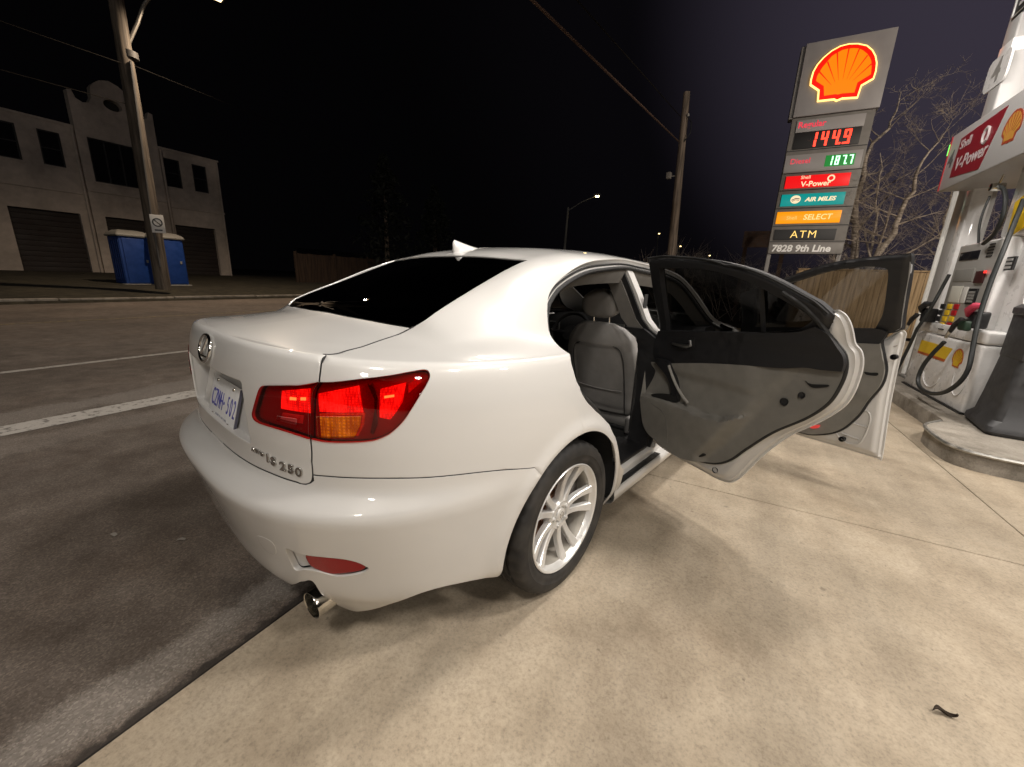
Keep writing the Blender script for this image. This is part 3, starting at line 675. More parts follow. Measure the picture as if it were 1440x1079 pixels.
# ---- tail lights: glossy red cover over a lamp bowl; lit lamps inside
def cell_mat(name, col, dark, s, scale=140, base=(.2, .01, .01)):
    mt, nt, b = new_mat(name); L = nt.links; t = nt.nodes.new('ShaderNodeTexCoord'); v = nt.nodes.new('ShaderNodeTexVoronoi'); v.inputs['Scale'].default_value = scale; v.feature = 'F1'
    L.new(t.outputs['Object'], v.inputs['Vector']); n = nt.nodes.new('ShaderNodeTexNoise'); n.inputs['Scale'].default_value = 22; n.inputs['Detail'].default_value = 7; L.new(t.outputs['Object'], n.inputs['Vector'])
    v.distance = 'CHEBYCHEV'; v.inputs['Randomness'].default_value = .12
    m0 = nt.nodes.new('ShaderNodeMath'); m0.operation = 'MULTIPLY'; m0.inputs[1].default_value = -.75; L.new(v.outputs['Distance'], m0.inputs[0])
    mu = nt.nodes.new('ShaderNodeMath'); mu.operation = 'ADD'; L.new(m0.outputs[0], mu.inputs[0]); L.new(n.outputs[0], mu.inputs[1])
    r = nt.nodes.new('ShaderNodeValToRGB'); r.color_ramp.elements[0].position = .06; r.color_ramp.elements[0].color = (*dark, 1); r.color_ramp.elements[1].position = .52; r.color_ramp.elements[1].color = (*col, 1); L.new(mu.outputs[0], r.inputs[0])
    b.inputs['Base Color'].default_value = (*base, 1); b.inputs['Roughness'].default_value = .2; L.new(r.outputs[0], b.inputs['Emission Color']); b.inputs['Emission Strength'].default_value = s
    bp = nt.nodes.new('ShaderNodeBump'); bp.inputs['Strength'].default_value = .6; bp.inputs['Distance'].default_value = .003; L.new(v.outputs['Distance'], bp.inputs['Height']); L.new(bp.outputs[0], b.inputs['Normal']); return mt
LENS = glass_mat('red_lamp_cover', (.74, .06, .055), .9); 
BOWL = pm('red_lamp_bowl', (.30, .004, .007), .25, coat=1, bump=(120, .35)); LIT = cell_mat('lit_red_lamp', (1.0, .07, .045), (.30, .002, .004), 2.4, 150)
HOT = emit_mat('lamp_filament', (1.0, .55, .12), 9.0); AMBER = cell_mat('amber_lens', (1.0, .42, .03), (.16, .035, .001), .70, 110, (.40, .12, .006)); CLEAR = cell_mat('clear_reverse_lens', (.62, .26, .24), (.22, .03, .03), .30, 60, (.5, .3, .28))
def poly_T(px, step=.006, closed=True): return cr_spline(iT(px), step, closed=closed)
def lin_T(px, step=.006):
    q = iT(px); return join(*[cr_spline(np.array([a, b]), step) for a, b in zip(q, np.roll(q, -1, 0))])
def lamp_shape(loop, name, mat, off, parent, flange=.012, mir=False):
    vf = patch(T, [loop], np.arange(-1, 1.4, .01), np.arange(.4, VMAX, .01), edge=.002, flange=flange, off=off)
    if mir: vf = mirror_x(*vf)
    return link_mesh(name, *vf, mat, parent)
in_loop = join(cr_spline(np.vstack([seam_in[::-1]-[.0012, 0]]), .006), cr_spline(np.vstack([seam_in[:1]-[.0012, 0], tail_inn[::-1][1:], seam_in[-1:]-[.0012, 0]]), .006))
out_loop = join(cr_spline(seam_in+[.0012, 0], .006), cr_spline(np.vstack([seam_in[-1:]+[.0012, 0], tail_out[::-1], seam_in[:1]+[.0012, 0]]), .006))
AMBC = glass_mat('amber_lamp_cover', (.80, .50, .16), .9); CLRC = glass_mat('clear_lamp_cover', (.78, .42, .40), .9)
AMB_L = lin_T([(446, 585), (509, 584.5), (507, 599), (499.5, 614.5), (448, 615.5)]); REV_L = lin_T([(391.5, 584), (419.5, 588.5), (418, 597), (389, 590.5)])
if area2(AMB_L) < 0: AMB_L = AMB_L[::-1]
if area2(REV_L) < 0: REV_L = REV_L[::-1]
for mir in (False, True):
    t = sub('tail_light', CAR)
    for lp in (in_loop, out_loop):
        lp2 = inset_poly(lp, .0012)
        bowl = lamp_shape(lp2, 'lamp_bowl', BOWL, -.018, t, flange=-.018, mir=mir)
        hol = [h_ for h_ in (AMB_L, REV_L) if inside(lp2, h_.mean(0)[None])[0]]
        vf = patch(T, [lp2]+hol, np.arange(-1, 1.4, .01), np.arange(.4, VMAX, .01), edge=.002, flange=.022, off=.004, flange_loops=[0]); link_mesh('lens_cover', *(mirror_x(*vf) if mir else vf), LENS, t)
        for h_ in hol: lamp_shape(inset_poly(h_, .0006), 'amber_cover' if h_ is AMB_L else 'clear_cover', AMBC if h_ is AMB_L else CLRC, .004, t, flange=.010, mir=mir)
    L_ = -.0135
    for nm, px_, mt, of in (('brake_lamp', [(390, 551), (430, 547.5), (430.5, 583), (389, 576.5)], LIT, L_), ('brake_lamp', [(443, 555), (502, 543), (508, 582), (445, 581)], LIT, L_), ('brake_lamp', [(534, 548), (552, 543), (571, 538), (566, 566), (556, 582), (548, 592), (533, 589), (533, 565)], LIT, L_),
                            ('reverse_lamp', [(391, 583), (420.5, 587.5), (419, 598), (388, 591)], CLEAR, L_), ('indicator_lamp', [(445, 584), (511, 583.5), (509, 600), (501, 615.5), (447, 616.5)], AMBER, L_), ('side_marker', [(575, 540), (592, 529), (593, 537), (575, 553)], cell_mat('dim_red_lamp', (.8, .03, .02), (.3, .004, .006), .9), L_)):
        lamp_shape(lin_T(px_), nm, mt, of, t, flange=.004, mir=mir)
    for px_ in ([(403, 560), (411, 561), (411, 564), (403, 563.5)], [(418.5, 560.5), (425, 560.5), (425, 564), (418.5, 564)], [(540, 558), (553.5, 556), (553.5, 558.5), (540, 560.5)]):
        lamp_shape(lin_T(px_, .003), 'bulb', HOT, -.0100, t, flange=.003, mir=mir)
    dv = lin_T([(516, 540), (523, 539), (531, 560), (529, 600), (524, 612), (520, 610), (526, 580), (526, 562)]); lamp_shape(dv, 'divider', pm('dark_red_divider', (.05, .003, .004), .3, coat=1), -.006, t, .008, mir)
# ---- writing and emblem on the boot lid
def text_obj(name, body, size, M, mat, parent=None, depth=.002, bold=0.0, shear=0.0, align='CENTER', spacing=1.0, sx=1.0, bevel=0.0):
    cu = bpy.data.curves.new(name, 'FONT'); cu.body = body; cu.size = size; cu.extrude = depth/2; cu.offset = bold; cu.shear = shear; cu.align_x = align; cu.align_y = 'CENTER'; cu.space_character = spacing; cu.resolution_u = 3; cu.bevel_depth = bevel
    o = bpy.data.objects.new(name, cu); COL.objects.link(o); bpy.context.view_layer.update()
    me = bpy.data.meshes.new_from_object(o.evaluated_get(bpy.context.evaluated_depsgraph_get())); bpy.data.objects.remove(o)
    me.transform(M @ Matrix.Diagonal((sx, 1, 1, 1))); me.materials.clear(); me.materials.append(mat); me.name = name
    o = bpy.data.objects.new(name, me); COL.objects.link(o)
    if parent: o.parent = parent
    return o
def T_frame(q, off=.002, up_dir=None):
    q = np.atleast_2d(q); p = T(q)[0]; h = 1e-3; tu = T(q+[h, 0])[0]-T(q-[h, 0])[0]; tv = T(q+[0, h])[0]-T(q-[0, h])[0]
    n = np.cross(tu, tv); n /= np.linalg.norm(n); M = frame_at(p+n*off, tu, tv); return M
GUN = pm('dark_chrome_letters', (.55, .54, .52), .14, 1.0)
for ch, px_, sz in (('A', (357.5, 632), .0145), ('W', (364, 635), .0145), ('D', (370.5, 638.8), .0145), ('I', (378, 644.5), .034), ('S', (385.8, 649), .034), ('2', (399, 656), .034), ('5', (410.5, 660.2), .034), ('0', (421.5, 664.2), .034)):
    q = iT([px_], vmin=.54)[0]; text_obj('badge_letter', ch, sz*1.06, T_frame(q, .0025), GUN, LID, .004, .0006, sx=1.35, bevel=.0008)
q = np.array([.005, iT([(289, 489)], vmin=.7)[0][1]]); EM = T_frame(q, .003)
eb = MB(); n = 40
eb.tube([EM @ Vector((.062*math.cos(t), .044*math.sin(t), .002)) for t in np.linspace(0, 2*math.pi, n+1)[:-1]], .0052, 8, closed=True)
eb.tube([EM @ Vector(p) for p in ((.018, .036, .002), (.004, .012, .003), (-.012, -.014, .003), (-.018, -.024, .003), (-.010, -.0265, .003), (.012, -.0265, .003), (.040, -.026, .002))], [.004, .005, .006, .006, .006, .005, .0035], 8)
eb.build('emblem', CHROME, LID, auto=60)
# ---- licence plate
PL_W = pm('plate_white', (.72, .72, .72), .35, noise=(40, .06)); PL_B = pm('plate_blue', (.03, .03, .30), .4)
pl = MB(); pl.box((-.1525, -.076, 0), (.1525, .076, .0022), bev=.001, M=PM); PLATE = pl.build('licence_plate', PL_W, CAR)
fr_ = MB(); 
for lo, hi in (((-.1545, -.0785, -.004), (.1545, -.0745, .0035)), ((.1505, -.0745, -.004), (.1545, .074, .0035))): fr_.box(lo, hi, M=PM)
fr_.build('plate_frame', pm('plate_frame_grey', (.08, .08, .11), .4), PLATE, smooth=False)
for i, ch in enumerate('CZWH 502'):
    if ch == ' ':
        d_ = MB(); d_.prism([(.006*math.cos(t)+.012, .006*math.sin(t)-.003) for t in np.linspace(0, 2*math.pi, 9)[:-1]], PM @ Matrix.Translation((0, 0, .0022)), .0012); d_.build('plate_dot', PL_B, PLATE, smooth=False); continue
    x_ = -.115+i*.0335; x_ += .004 if i > 4 else 0
    text_obj('plate_character', ch, .090, PM @ Matrix.Translation((x_, -.004, .0026)), PL_B, PLATE, .0016, -.0006, sx=.50)
text_obj('plate_slogan', 'YOURS TO DISCOVER', .013, PM @ Matrix.Translation((0, -.056, .0026)), pm('plate_grey_print', (.25, .25, .30), .5), PLATE, .0006)
sc_ = MB()
for x_ in (-.09, .09):
    for y_ in (.062, -.062): sc_.lathe([(0, .0055), (.006, .005), (.007, .002)], 14, PM @ Matrix.Translation((x_, y_, .001)))
sc_.build('plate_screw', STEEL, PLATE)

# ================================================================== open doors on the right side
GREY = pm('grey_leather', (.185, .177, .158), .55, noise=(18, .10), bump=(380, .25)); GREY2 = pm('grey_cloth_trim', (.13, .122, .11), .75, noise=(25, .10), bump=(600, .3))
DARK = pm('black_door_trim', (.010, .010, .0115), .58, noise=(25, .2), bump=(500, .25))
SIDEG = glass_mat('door_glass_smoked', (.10, .10, .10), 1.0); SIDEG2 = glass_mat('front_door_glass', (.42, .42, .42), 1.0)
class Door:
    def __init__(s, h, ang, lean=.50, z0=1.02):
        a = R(ang); s.h = np.array([h[0], h[1], 0]); s.d = np.array([math.sin(a), -math.cos(a), 0]); s.n = np.array([math.cos(a), math.sin(a), 0]); s.lean = lean; s.z0 = z0
    def nl(s, z): z = np.asarray(z, float); t = np.maximum(0, z-s.z0+.06); return -s.lean*np.where(t < .12, t*t/.24, t-.06)
    def P(s, q, n=0.0):
        q = np.atleast_2d(q); n = np.asarray(n)+s.nl(q[:, 1]); return s.h+q[:, :1]*s.d+n.reshape(-1, 1)*s.n+np.stack([0*q[:, 1], 0*q[:, 1], q[:, 1]], 1)
    def inv(s, pts, n0):
        out = []
        for px in pts:
            r = ray(px); z = 1.0
            for _ in range(40):
                nn = n0+float(s.nl(z)); t = ((s.h+nn*s.n-CAM_C)@s.n)/(r@s.n); p = CAM_C+t*r; z = .5*z+.5*p[2]
            out.append([(p-s.h)@s.d, p[2]])
        return np.array(out)
def dpatch(D, name, loops, nfun, mat, parent, step=.012, flange=.03, edge=.003, back=False, roll=.0015, auto=50, rings=()):
    """panel of a door in its own (along, up) plane, depth nfun(q); its face looks into the cabin"""
    f = (lambda q: D.P(q, nfun(q))) if callable(nfun) else (lambda q: D.P(q, nfun))
    lo = np.min(loops[0], 0); hi = np.max(loops[0], 0)
    us, vs = np.arange(lo[0], hi[0], step), np.arange(lo[1], hi[1], step)
    V2, F, L = fill2d([np.asarray(l) for l in loops], us, vs, edge, rings); P = f(V2); verts = list(P); faces = []
    for t in F:
        a, b, c = t; nn = np.cross(P[b]-P[a], P[c]-P[a]); faces.append((a, b, c) if nn@D.n < 0 else (a, c, b))
    nf = len(faces)
    if flange > 0:
        for l in L:
            n = len(l); b0 = len(verts); verts += [P[i]+D.n*flange for i in l]
            faces += [(l[j], l[(j+1) % n], b0+(j+1) % n, b0+j) for j in range(n)]
    if back:
        b0 = len(verts); verts += [p+D.n*flange for p in P]; faces += [tuple(b0+i for i in t[::-1]) for t in faces[:nf]]
    o = link_mesh(name, verts, faces, mat, parent); weld(o, 1e-5); o.data.set_sharp_from_angle(angle=R(auto)); return o
def smooth01(x): x = np.clip(x, 0, 1); return x*x*(3-2*x)
RD = Door((.86, 1.05), 70); FD = Door((.86, 2.35), 70)
# ---------------- rear door
rdoor = sub('rear_door', CAR, (0, 0, 0))
n_edge = -.012
sh_px = [(913, 613.5), (926.7, 627), (950, 642), (983.4, 660), (1005, 672), (1016.8, 677), (1030, 678.6), (1043.5, 670), (1063.5, 650), (1087, 630), (1113.5, 612), (1147, 597), (1180, 578), (1197, 560), (1208.6, 533.5), (1213.5, 510), (1211, 494), (1202.5, 483), (1199, 466), (1195, 453), (1188, 442), (1177, 435.5), (1170, 438)]
sh = RD.inv(sh_px, n_edge)
sh_loop = join(cr_spline(sh, .01), cr_spline(np.vstack([sh[-1:], RD.inv([(1140, 462), (1040, 468), (930, 470)], n_edge)]), .02), cr_spline(np.vstack([RD.inv([(930, 470), (911, 530), (909, 570)], n_edge), sh[:1]]), .02))
def shell_n(loop, d0=-.055, w=.035, stp=.016):
    def f(q):
        d = dist_poly(loop, q); return n_edge+(d0-n_edge)*(smooth01((d-.009)/.007)*.45+smooth01((d-.018)/w)*.55)
    return f
o = dpatch(RD, 'door_shell', [sh_loop], shell_n(sh_loop), PAINT, rdoor, step=.012, flange=.012, rings=(.009, .0125, .016, .024, .034, .045, .055))
dpatch(RD, 'outer_skin', [inset_poly(sh_loop, .001)], n_edge+.012, PAINT, o, step=.04, flange=-.0, edge=0)
seal_px = [(913, 560), (915, 600), (935, 622), (960, 640), (983.4, 647), (1007, 650.5), (1027, 645.5), (1050, 630), (1087, 607), (1133.5, 587), (1163.5, 567), (1180, 543.5), (1188.5, 520), (1187, 500), (1177, 486), (1163.5, 470), (1150, 452), (1128, 430), (1100, 411)]
seal = RD.inv(seal_px, -.062); sl = cr_spline(seal, .012)
mb = MB(); mb.tube(RD.P(sl, -.062), .0105, 8); mb.build('door_seal', RUBBER, rdoor)
# trim panel: black above, grey below, armrest and its shelf
b_px = [(912, 508), (925, 509.5), (942, 511), (988, 510.6), (1041, 513), (1099, 517.6), (1133.5, 517), (1155, 520), (1186, 522.5)]
bl = cr_spline(RD.inv(b_px, -.080), .012)
low_seal = sl[[i for i, p in enumerate(RD.P(sl, -.062)) if True]]
i_end = int(np.argmin(np.hypot(*(sl-bl[-1]).T)))
g_loop = join(bl[:-1], inset_poly(sl, .0)[:i_end+1][::-1])
ridge = RD.inv([(900, 552), (935, 560), (965, 572), (990, 582.5), (1015, 588.5), (1042, 586), (1060, 578)], -.11)
ridge = ridge[np.argsort(ridge[:, 0])]
diag = RD.inv([(1112, 519), (1095, 538), (1068, 566), (1040, 592), (1012, 620), (985, 641)], -.085); diag = diag[np.argsort(diag[:, 1])]
def trim_n(q):
    q = np.atleast_2d(q); zr = np.interp(q[:, 0], ridge[:, 0], ridge[:, 1]); dz = zr-q[:, 1]; fade = smooth01((ridge[-1, 0]+.02-q[:, 0])/.10)
    low = smooth01((dz+.012)/.024)*(1-.55*smooth01(dz/.30)); up = smooth01((dz+.20)/.22)**2*.30*(dz < .02)
    r2 = smooth01((q[:, 0]-np.interp(q[:, 1], diag[:, 1], diag[:, 0])+.03)/.07)
    return -.072-.056*fade*np.maximum(low, up)*(1-r2)-.012*(1-r2)-.012*smooth01((q[:, 1]-bl[0, 1]+.05)/.05)*fade
tr = dpatch(RD, 'door_trim', [g_loop], trim_n, GREY, rdoor, step=.009, flange=.03)
ub_px = [(1186, 522.5), (1189, 512), (1187, 500), (1177, 486), (1163.5, 470), (1146, 460), (1120, 467), (1072, 468.5), (1000, 467), (928, 465.5)]
ub = RD.inv(ub_px, -.080)
u_loop = join(bl, cr_spline(np.vstack([bl[-1:], ub[:6]]), .01), cr_spline(ub[5:], .012), cr_spline(np.vstack([ub[-1:], bl[:1]]), .02))
dpatch(RD, 'upper_trim', [u_loop], lambda q: -.083-.012*smooth01((q[:, 1]-bl[0, 1])/.05)*smooth01((np.max(ub[:, 1])-.02-q[:, 1])/.06), DARK, rdoor, step=.012, flange=.03)
# window frame and glass
fo_px = [(1172, 443.4), (1153.5, 426.7), (1133.5, 415), (1100, 396.7), (1066.8, 381.7), (1033.4, 371.7), (1000, 365), (966.7, 361.7), (933, 360.3), (911, 363.5)]
fi_px = [(1148, 446), (1128, 436), (1098, 419), (1066, 401.5), (1030, 388), (996, 380), (960, 377), (929, 377.5)]
fo = RD.inv(fo_px, -.045); fi = RD.inv(fi_px, -.05); fb = RD.inv([(929, 377.5), (934, 420), (939, 464.5), (1000, 466), (1072, 467.5), (1120, 464), (1140, 455), (1148, 446)], -.05)
fr_loop = join(cr_spline(fo, .012), cr_spline(np.vstack([fo[-1:], RD.inv([(919, 415), (927, 471)], -.045)]), .02), cr_spline(RD.inv([(927, 471), (1000, 472), (1072, 473), (1130, 472), (1163, 474)], -.045), .02), cr_spline(np.vstack([RD.inv([(1163, 474), (1170, 460)], -.045), fo[:1]]), .01))
gl_hole = join(cr_spline(fi, .012), cr_spline(fb[:3], .02), cr_spline(fb[2:], .012))
WF = dpatch(RD, 'window_frame', [fr_loop, gl_hole], lambda q: -.042-.022*smooth01(dist_poly(fr_loop, q)/.022), DARK, rdoor, step=.008, flange=.045)
GW = dpatch(RD, 'window_glass', [inset_poly(gl_hole, -.008)], -.028, SIDEG, rdoor, step=.06, flange=0, edge=0)
mb = MB(); mb.tube(RD.P(cr_spline(RD.inv([(1069, 402), (1071, 430), (1073, 470)], -.045), .03), -.04), .011, 6)
mb.build('window_divider', BLACK, rdoor)
for off, r_, m_ in ((.012, .0055, RUBBER), (.030, .004, RUBBER)):
    pth = cr_spline(inset_poly(np.vstack([fo, RD.inv([(930, 471)], -.045)]), 0)[:-1]+[0, 0], .015); c_ = pth.mean(0)
    mb = MB(); mb.tube(RD.P(pth+(c_-pth)/np.linalg.norm(c_-pth, axis=1)[:, None]*off, -.062+off*.2), r_, 6); mb.build('frame_seal', m_, WF)
# inside handle, pull, pocket, speaker line, slots and plugs
hd = MB(); hp = RD.inv([(946, 483), (956, 486), (966, 487.5), (971, 486)], -.105); hd.tube(RD.P(hp, -.108), [.006, .009, .010, .008], 8)
hd.tube(RD.P(RD.inv([(970.5, 478.5), (971.5, 487)], -.105), -.107), .0075, 8); hd.build('inside_handle', pm('satin_metal', (.55, .54, .52), .28, 1.0), rdoor)
q4 = RD.inv([(940, 474), (977, 475), (977, 493), (941, 492)], -.096); dpatch(RD, 'handle_bowl', [join(*[cr_spline(np.array([a, b]), .01) for a, b in zip(q4, np.roll(q4, -1, 0))])], -.0972, BLACK, rdoor, flange=.01)
pw = RD.inv([(920, 506), (937, 508), (943, 520), (950, 541), (953, 558), (951, 566), (936, 562), (944, 553), (938, 530)], -.118); dpatch(RD, 'grip_panel', [cr_spline(pw, .008, True)], -.122, DARK, rdoor, flange=.05)
gp = MB(); gp.tube(RD.P(cr_spline(RD.inv([(940.5, 514), (943, 522), (950, 540), (959, 556), (967, 567)], -.128), .012), -.128), [.006]*3+[.007]*0 if False else .0075, 8); gp.build('pull_handle', pm('grey_grip', (.30, .29, .27), .35), rdoor)
pk_ = RD.inv([(916, 555), (930, 553.5), (946, 556), (952, 561), (950, 565), (938, 563.5), (924, 560.5)], -.124); dpatch(RD, 'armrest_pocket', [cr_spline(pk_, .006, True)], -.1265, LINER, rdoor, flange=.01)
sp_ = MB(); sp_.tube(RD.P(cr_spline(RD.inv([(921, 566), (936, 577), (941, 590), (941, 610), (938, 626)], -.105), .012), trim_n(cr_spline(RD.inv([(921, 566), (936, 577), (941, 590), (941, 610), (938, 626)], -.105), .012))-.0005), .0016, 6); sp_.build('speaker_grille_edge', GREY2, rdoor)
pk2 = RD.inv([(948, 628), (975, 634), (992, 637), (991, 641.5), (975, 641), (955, 636)], -.08); dpatch(RD, 'sill_pocket', [cr_spline(pk2, .006, True)], -.098, LINER, rdoor, flange=.02)
sl_ = RD.inv([(1133, 535.5), (1140, 540), (1165, 541.5), (1163, 544.5), (1143, 545)], -.072); dpatch(RD, 'latch_slot', [cr_spline(sl_, .005, True)], -.0765, LINER, rdoor, flange=.01)
for px_, r_ in (((1103.5, 565), .010), ((1128, 556), .008)):
    c_ = RD.inv([px_], -.075)[0]; m_ = frame_at(RD.P(c_, -.068)[0], RD.d, (0, 0, 1)); m_ = m_ @ Matrix.Rotation(R(0), 4, 'X'); b_ = MB(); b_.lathe([(0, .001), (r_, .001), (r_*1.5, .0), (r_*1.7, -.006)], 16, frame_at(RD.P(c_, -.0745)[0], -RD.d, (0, 0, 1))); b_.build('trim_plug', BLACK, rdoor)
c_ = RD.inv([(1007, 661)], -.05)[0]; b_ = MB(); b_.lathe([(0, .006), (.009, .005), (.014, .0), (.015, -.01)], 16, frame_at(RD.P(c_, -.052)[0], -RD.d, (0, 0, 1))); b_.build('drain_plug', BLACK, rdoor)
# ---------------- front door
fdoor = sub('front_door', CAR)
fs_px = [(1040, 580), (1117, 610), (1150, 620), (1183.6, 630), (1215, 639.5), (1233.6, 645), (1239, 648), (1241, 640), (1247, 600), (1253.6, 560), (1263, 515), (1272, 480), (1274, 470), (1271, 465), (1265, 464)]
fs = FD.inv(fs_px, n_edge)
fs_loop = join(cr_spline(fs[:7], .012), cr_spline(fs[6:], .01), cr_spline(np.vstack([fs[-1:], FD.inv([(1230, 480), (1150, 480), (1050, 480)], n_edge)]), .03), cr_spline(np.vstack([FD.inv([(1050, 480)], n_edge), fs[:1]]), .03))
o = dpatch(FD, 'door_shell', [fs_loop], shell_n(fs_loop, -.05, .03), PAINT, fdoor, step=.014, flange=.012, rings=(.009, .0125, .016, .024, .034, .045, .055))
dpatch(FD, 'outer_skin', [inset_poly(fs_loop, .001)], n_edge+.012, PAINT, o, step=.05, flange=0, edge=0)
fse = FD.inv([(1080, 592), (1125, 607), (1150, 610.5), (1180, 605), (1205, 586), (1222, 563), (1240, 541), (1246, 520), (1243, 500), (1240, 480), (1246, 465)], -.060); fl = cr_spline(fse, .015)
mb = MB(); mb.tube(FD.P(fl, -.060), .011, 8); mb.build('door_seal', RUBBER, fdoor)
fb_ = cr_spline(FD.inv([(1060, 478), (1150, 482), (1200, 482.5), (1237, 484)], -.075), .02)
ie = int(np.argmin(np.hypot(*(fl-fb_[-1]).T)))
ft_loop = join(fb_, fl[:ie+1][::-1])
dpatch(FD, 'door_trim', [ft_loop], lambda q: -.078-.010*smooth01((q[:, 1]-.55)/.1), GREY, fdoor, step=.015, flange=.03)
dpatch(FD, 'upper_trim', [join(fb_, cr_spline(np.vstack([fb_[-1:], FD.inv([(1245, 466), (1200, 462.5), (1060, 462)], -.075)]), .02), cr_spline(np.vstack([FD.inv([(1060, 462)], -.075), fb_[:1]]), .02))], -.082, DARK, fdoor, step=.02, flange=.03)
ffo = FD.inv([(1040, 414), (1107, 389.5), (1167, 370), (1233.6, 360), (1263.6, 358), (1280, 356), (1281.5, 362), (1279, 390), (1272, 430), (1268, 463)], -.045)
ffi = FD.inv([(1060, 414), (1117, 396), (1167, 381), (1215, 375), (1245, 377.5), (1250, 384), (1249, 400), (1243, 440), (1232, 462)], -.05)
ff_loop = join(cr_spline(ffo[:6], .015), cr_spline(ffo[5:], .012), cr_spline(np.vstack([ffo[-1:], FD.inv([(1240, 470), (1150, 470), (1040, 470)], -.045)]), .03), cr_spline(np.vstack([FD.inv([(1040, 470)], -.045), ffo[:1]]), .03))
ff_hole = join(cr_spline(ffi, .012), cr_spline(np.vstack([ffi[-1:], FD.inv([(1150, 461), (1060, 460)], -.05)]), .03), cr_spline(np.vstack([FD.inv([(1060, 460)], -.05), ffi[:1]]), .03))
WF2 = dpatch(FD, 'window_frame', [ff_loop, ff_hole], lambda q: -.042-.020*smooth01(dist_poly(ff_loop, q)/.02), DARK, fdoor, step=.012, flange=.045)
dpatch(FD, 'window_glass', [inset_poly(ff_hole, -.008)], -.028, SIDEG2, fdoor, step=.08, flange=0, edge=0)
pa_ = FD.inv([(1277, 375), (1283, 373), (1277, 407), (1271, 445), (1268, 462), (1256, 462), (1262, 430)], -.03); dpatch(FD, 'pillar_cover', [cr_spline(pa_, .01, True)], -.046, pm('grey_pillar_film', (.30, .30, .30), .45), fdoor, flange=.02)
# pressed pocket low on the front door, slot and plugs
rp = FD.inv([(1176, 607), (1196, 597), (1208, 583), (1215, 577.5), (1221, 579), (1224.5, 588), (1220, 605), (1212, 620), (1204, 624.5), (1190, 622)], -.05)
mb = MB(); mb.tube(FD.P(cr_spline(rp, .012, True), -.0545), .0045, 6, closed=True); mb.build('pressed_rim', PAINT, fdoor)
for a_, b_2 in (((1199, 595), (1219, 601)), ((1183, 609), (1208, 618))):
    mb = MB(); mb.tube(FD.P(FD.inv([a_, b_2], -.05), -.0535), .005, 6); mb.build('pressed_rib', PAINT, fdoor)
for px_ in ((1186, 617), (1203, 552), (1259, 502)):
    c_ = FD.inv([px_], -.06)[0]; b_ = MB(); b_.lathe([(0, .004), (.012, .003), (.016, -.004), (.016, -.03)], 16, frame_at(FD.P(c_, -.058 if px_[0] != 1203 else -.084)[0], -FD.d, (0, 0, 1))); b_.build('trim_plug', BLACK, fdoor)
s2 = FD.inv([(1216, 523), (1224, 524), (1235, 524.5), (1233, 528.5), (1219, 527)], -.085); dpatch(FD, 'latch_slot', [cr_spline(s2, .006, True)], -.091, LINER, fdoor, flange=.01)
cl_ = FD.inv([(1140, 599), (1152, 598), (1150, 602), (1141, 602.5)], -.09); dpatch(FD, 'courtesy_lamp', [cr_spline(cl_, .006, True)], -.0925, pm('red_lens', (.5, .03, .03), .25, emit=(1, .1, .08), emit_s=.35), fdoor, flange=.01)
la = FD.inv([(1257, 486), (1262, 485.5), (1261.5, 487.5), (1256.5, 488)], -.05); dpatch(FD, 'latch_plate', [cr_spline(la, .006, True)], -.0535, STEEL, fdoor, flange=.005)

# ================================================================== door opening: jamb, seals, pillar, sill
op3 = [T(p)[0] for p in ol[::-1]]+[S(p)[0] for p in ou if p[1] < 2.48]
nT = [np.cross(T(p+[1e-3, 0])[0]-T(p-[1e-3, 0])[0], T(p+[0, 1e-3])[0]-T(p-[0, 1e-3])[0]) for p in ol[::-1]]; nS = [-np.cross(S(p+[1e-3, 0])[0]-S(p-[1e-3, 0])[0], S(p+[0, 1e-3])[0]-S(p-[0, 1e-3])[0]) for p in ou if p[1] < 2.48]
op3 = np.array(op3); nrm = np.array(nT+nS); nrm /= np.linalg.norm(nrm, axis=1)[:, None]+1e-12
keep = [0]
for i in range(1, len(op3)):
    if np.linalg.norm(op3[i]-op3[keep[-1]]) > .012: keep.append(i)
op3 = op3[keep]; nrm = nrm[keep]
for _ in range(3): nrm[1:-1] = nrm[:-2]+2*nrm[1:-1]+nrm[2:]; nrm /= np.linalg.norm(nrm, axis=1)[:, None]
tg = np.gradient(op3, axis=0); tg /= np.linalg.norm(tg, axis=1)[:, None]; into = np.cross(tg, nrm); cen = np.array([.75, 1.2, .85]); 
if np.mean(((cen-op3)*into).sum(1)) < 0: into = -into
for _ in range(4): into[1:-1] = into[:-2]+2*into[1:-1]+into[2:]; into /= np.linalg.norm(into, axis=1)[:, None]
rows = [op3-nrm*.004-into*.001, op3-nrm*.028+into*.002, op3-nrm*.034+into*.018, op3-nrm*.036+into*.030, op3-nrm*.075+into*.036, op3-nrm*.13+into*.034]
def strip(rows, name, mat, parent, mir=False):
    n = len(rows[0]); V = [p for r_ in rows for p in r_]; F = [(i*n+j, i*n+j+1, (i+1)*n+j+1, (i+1)*n+j) for i in range(len(rows)-1) for j in range(n-1)]
    if mir: V, F = mirror_x(V, F)
    return link_mesh(name, V, F, mat, parent, autosmooth=40)
JAMB = pm('painted_jamb', (.50, .49, .47), .35, coat=.5)
strip(rows[:4], 'door_jamb', PAINT, CAR); strip(rows[3:], 'jamb_trim', GREY2, CAR)
mb = MB(); mb.tube(op3-nrm*.040+into*.031, .011, 8); mb.build('opening_seal', RUBBER, CAR)
mb = MB(); k_ = [i for i, p in enumerate(op3) if p[2] > 1.0]; mb.tube((op3-nrm*.026+into*.010)[k_], .0055, 6); mb.build('roof_seal', RUBBER, CAR)
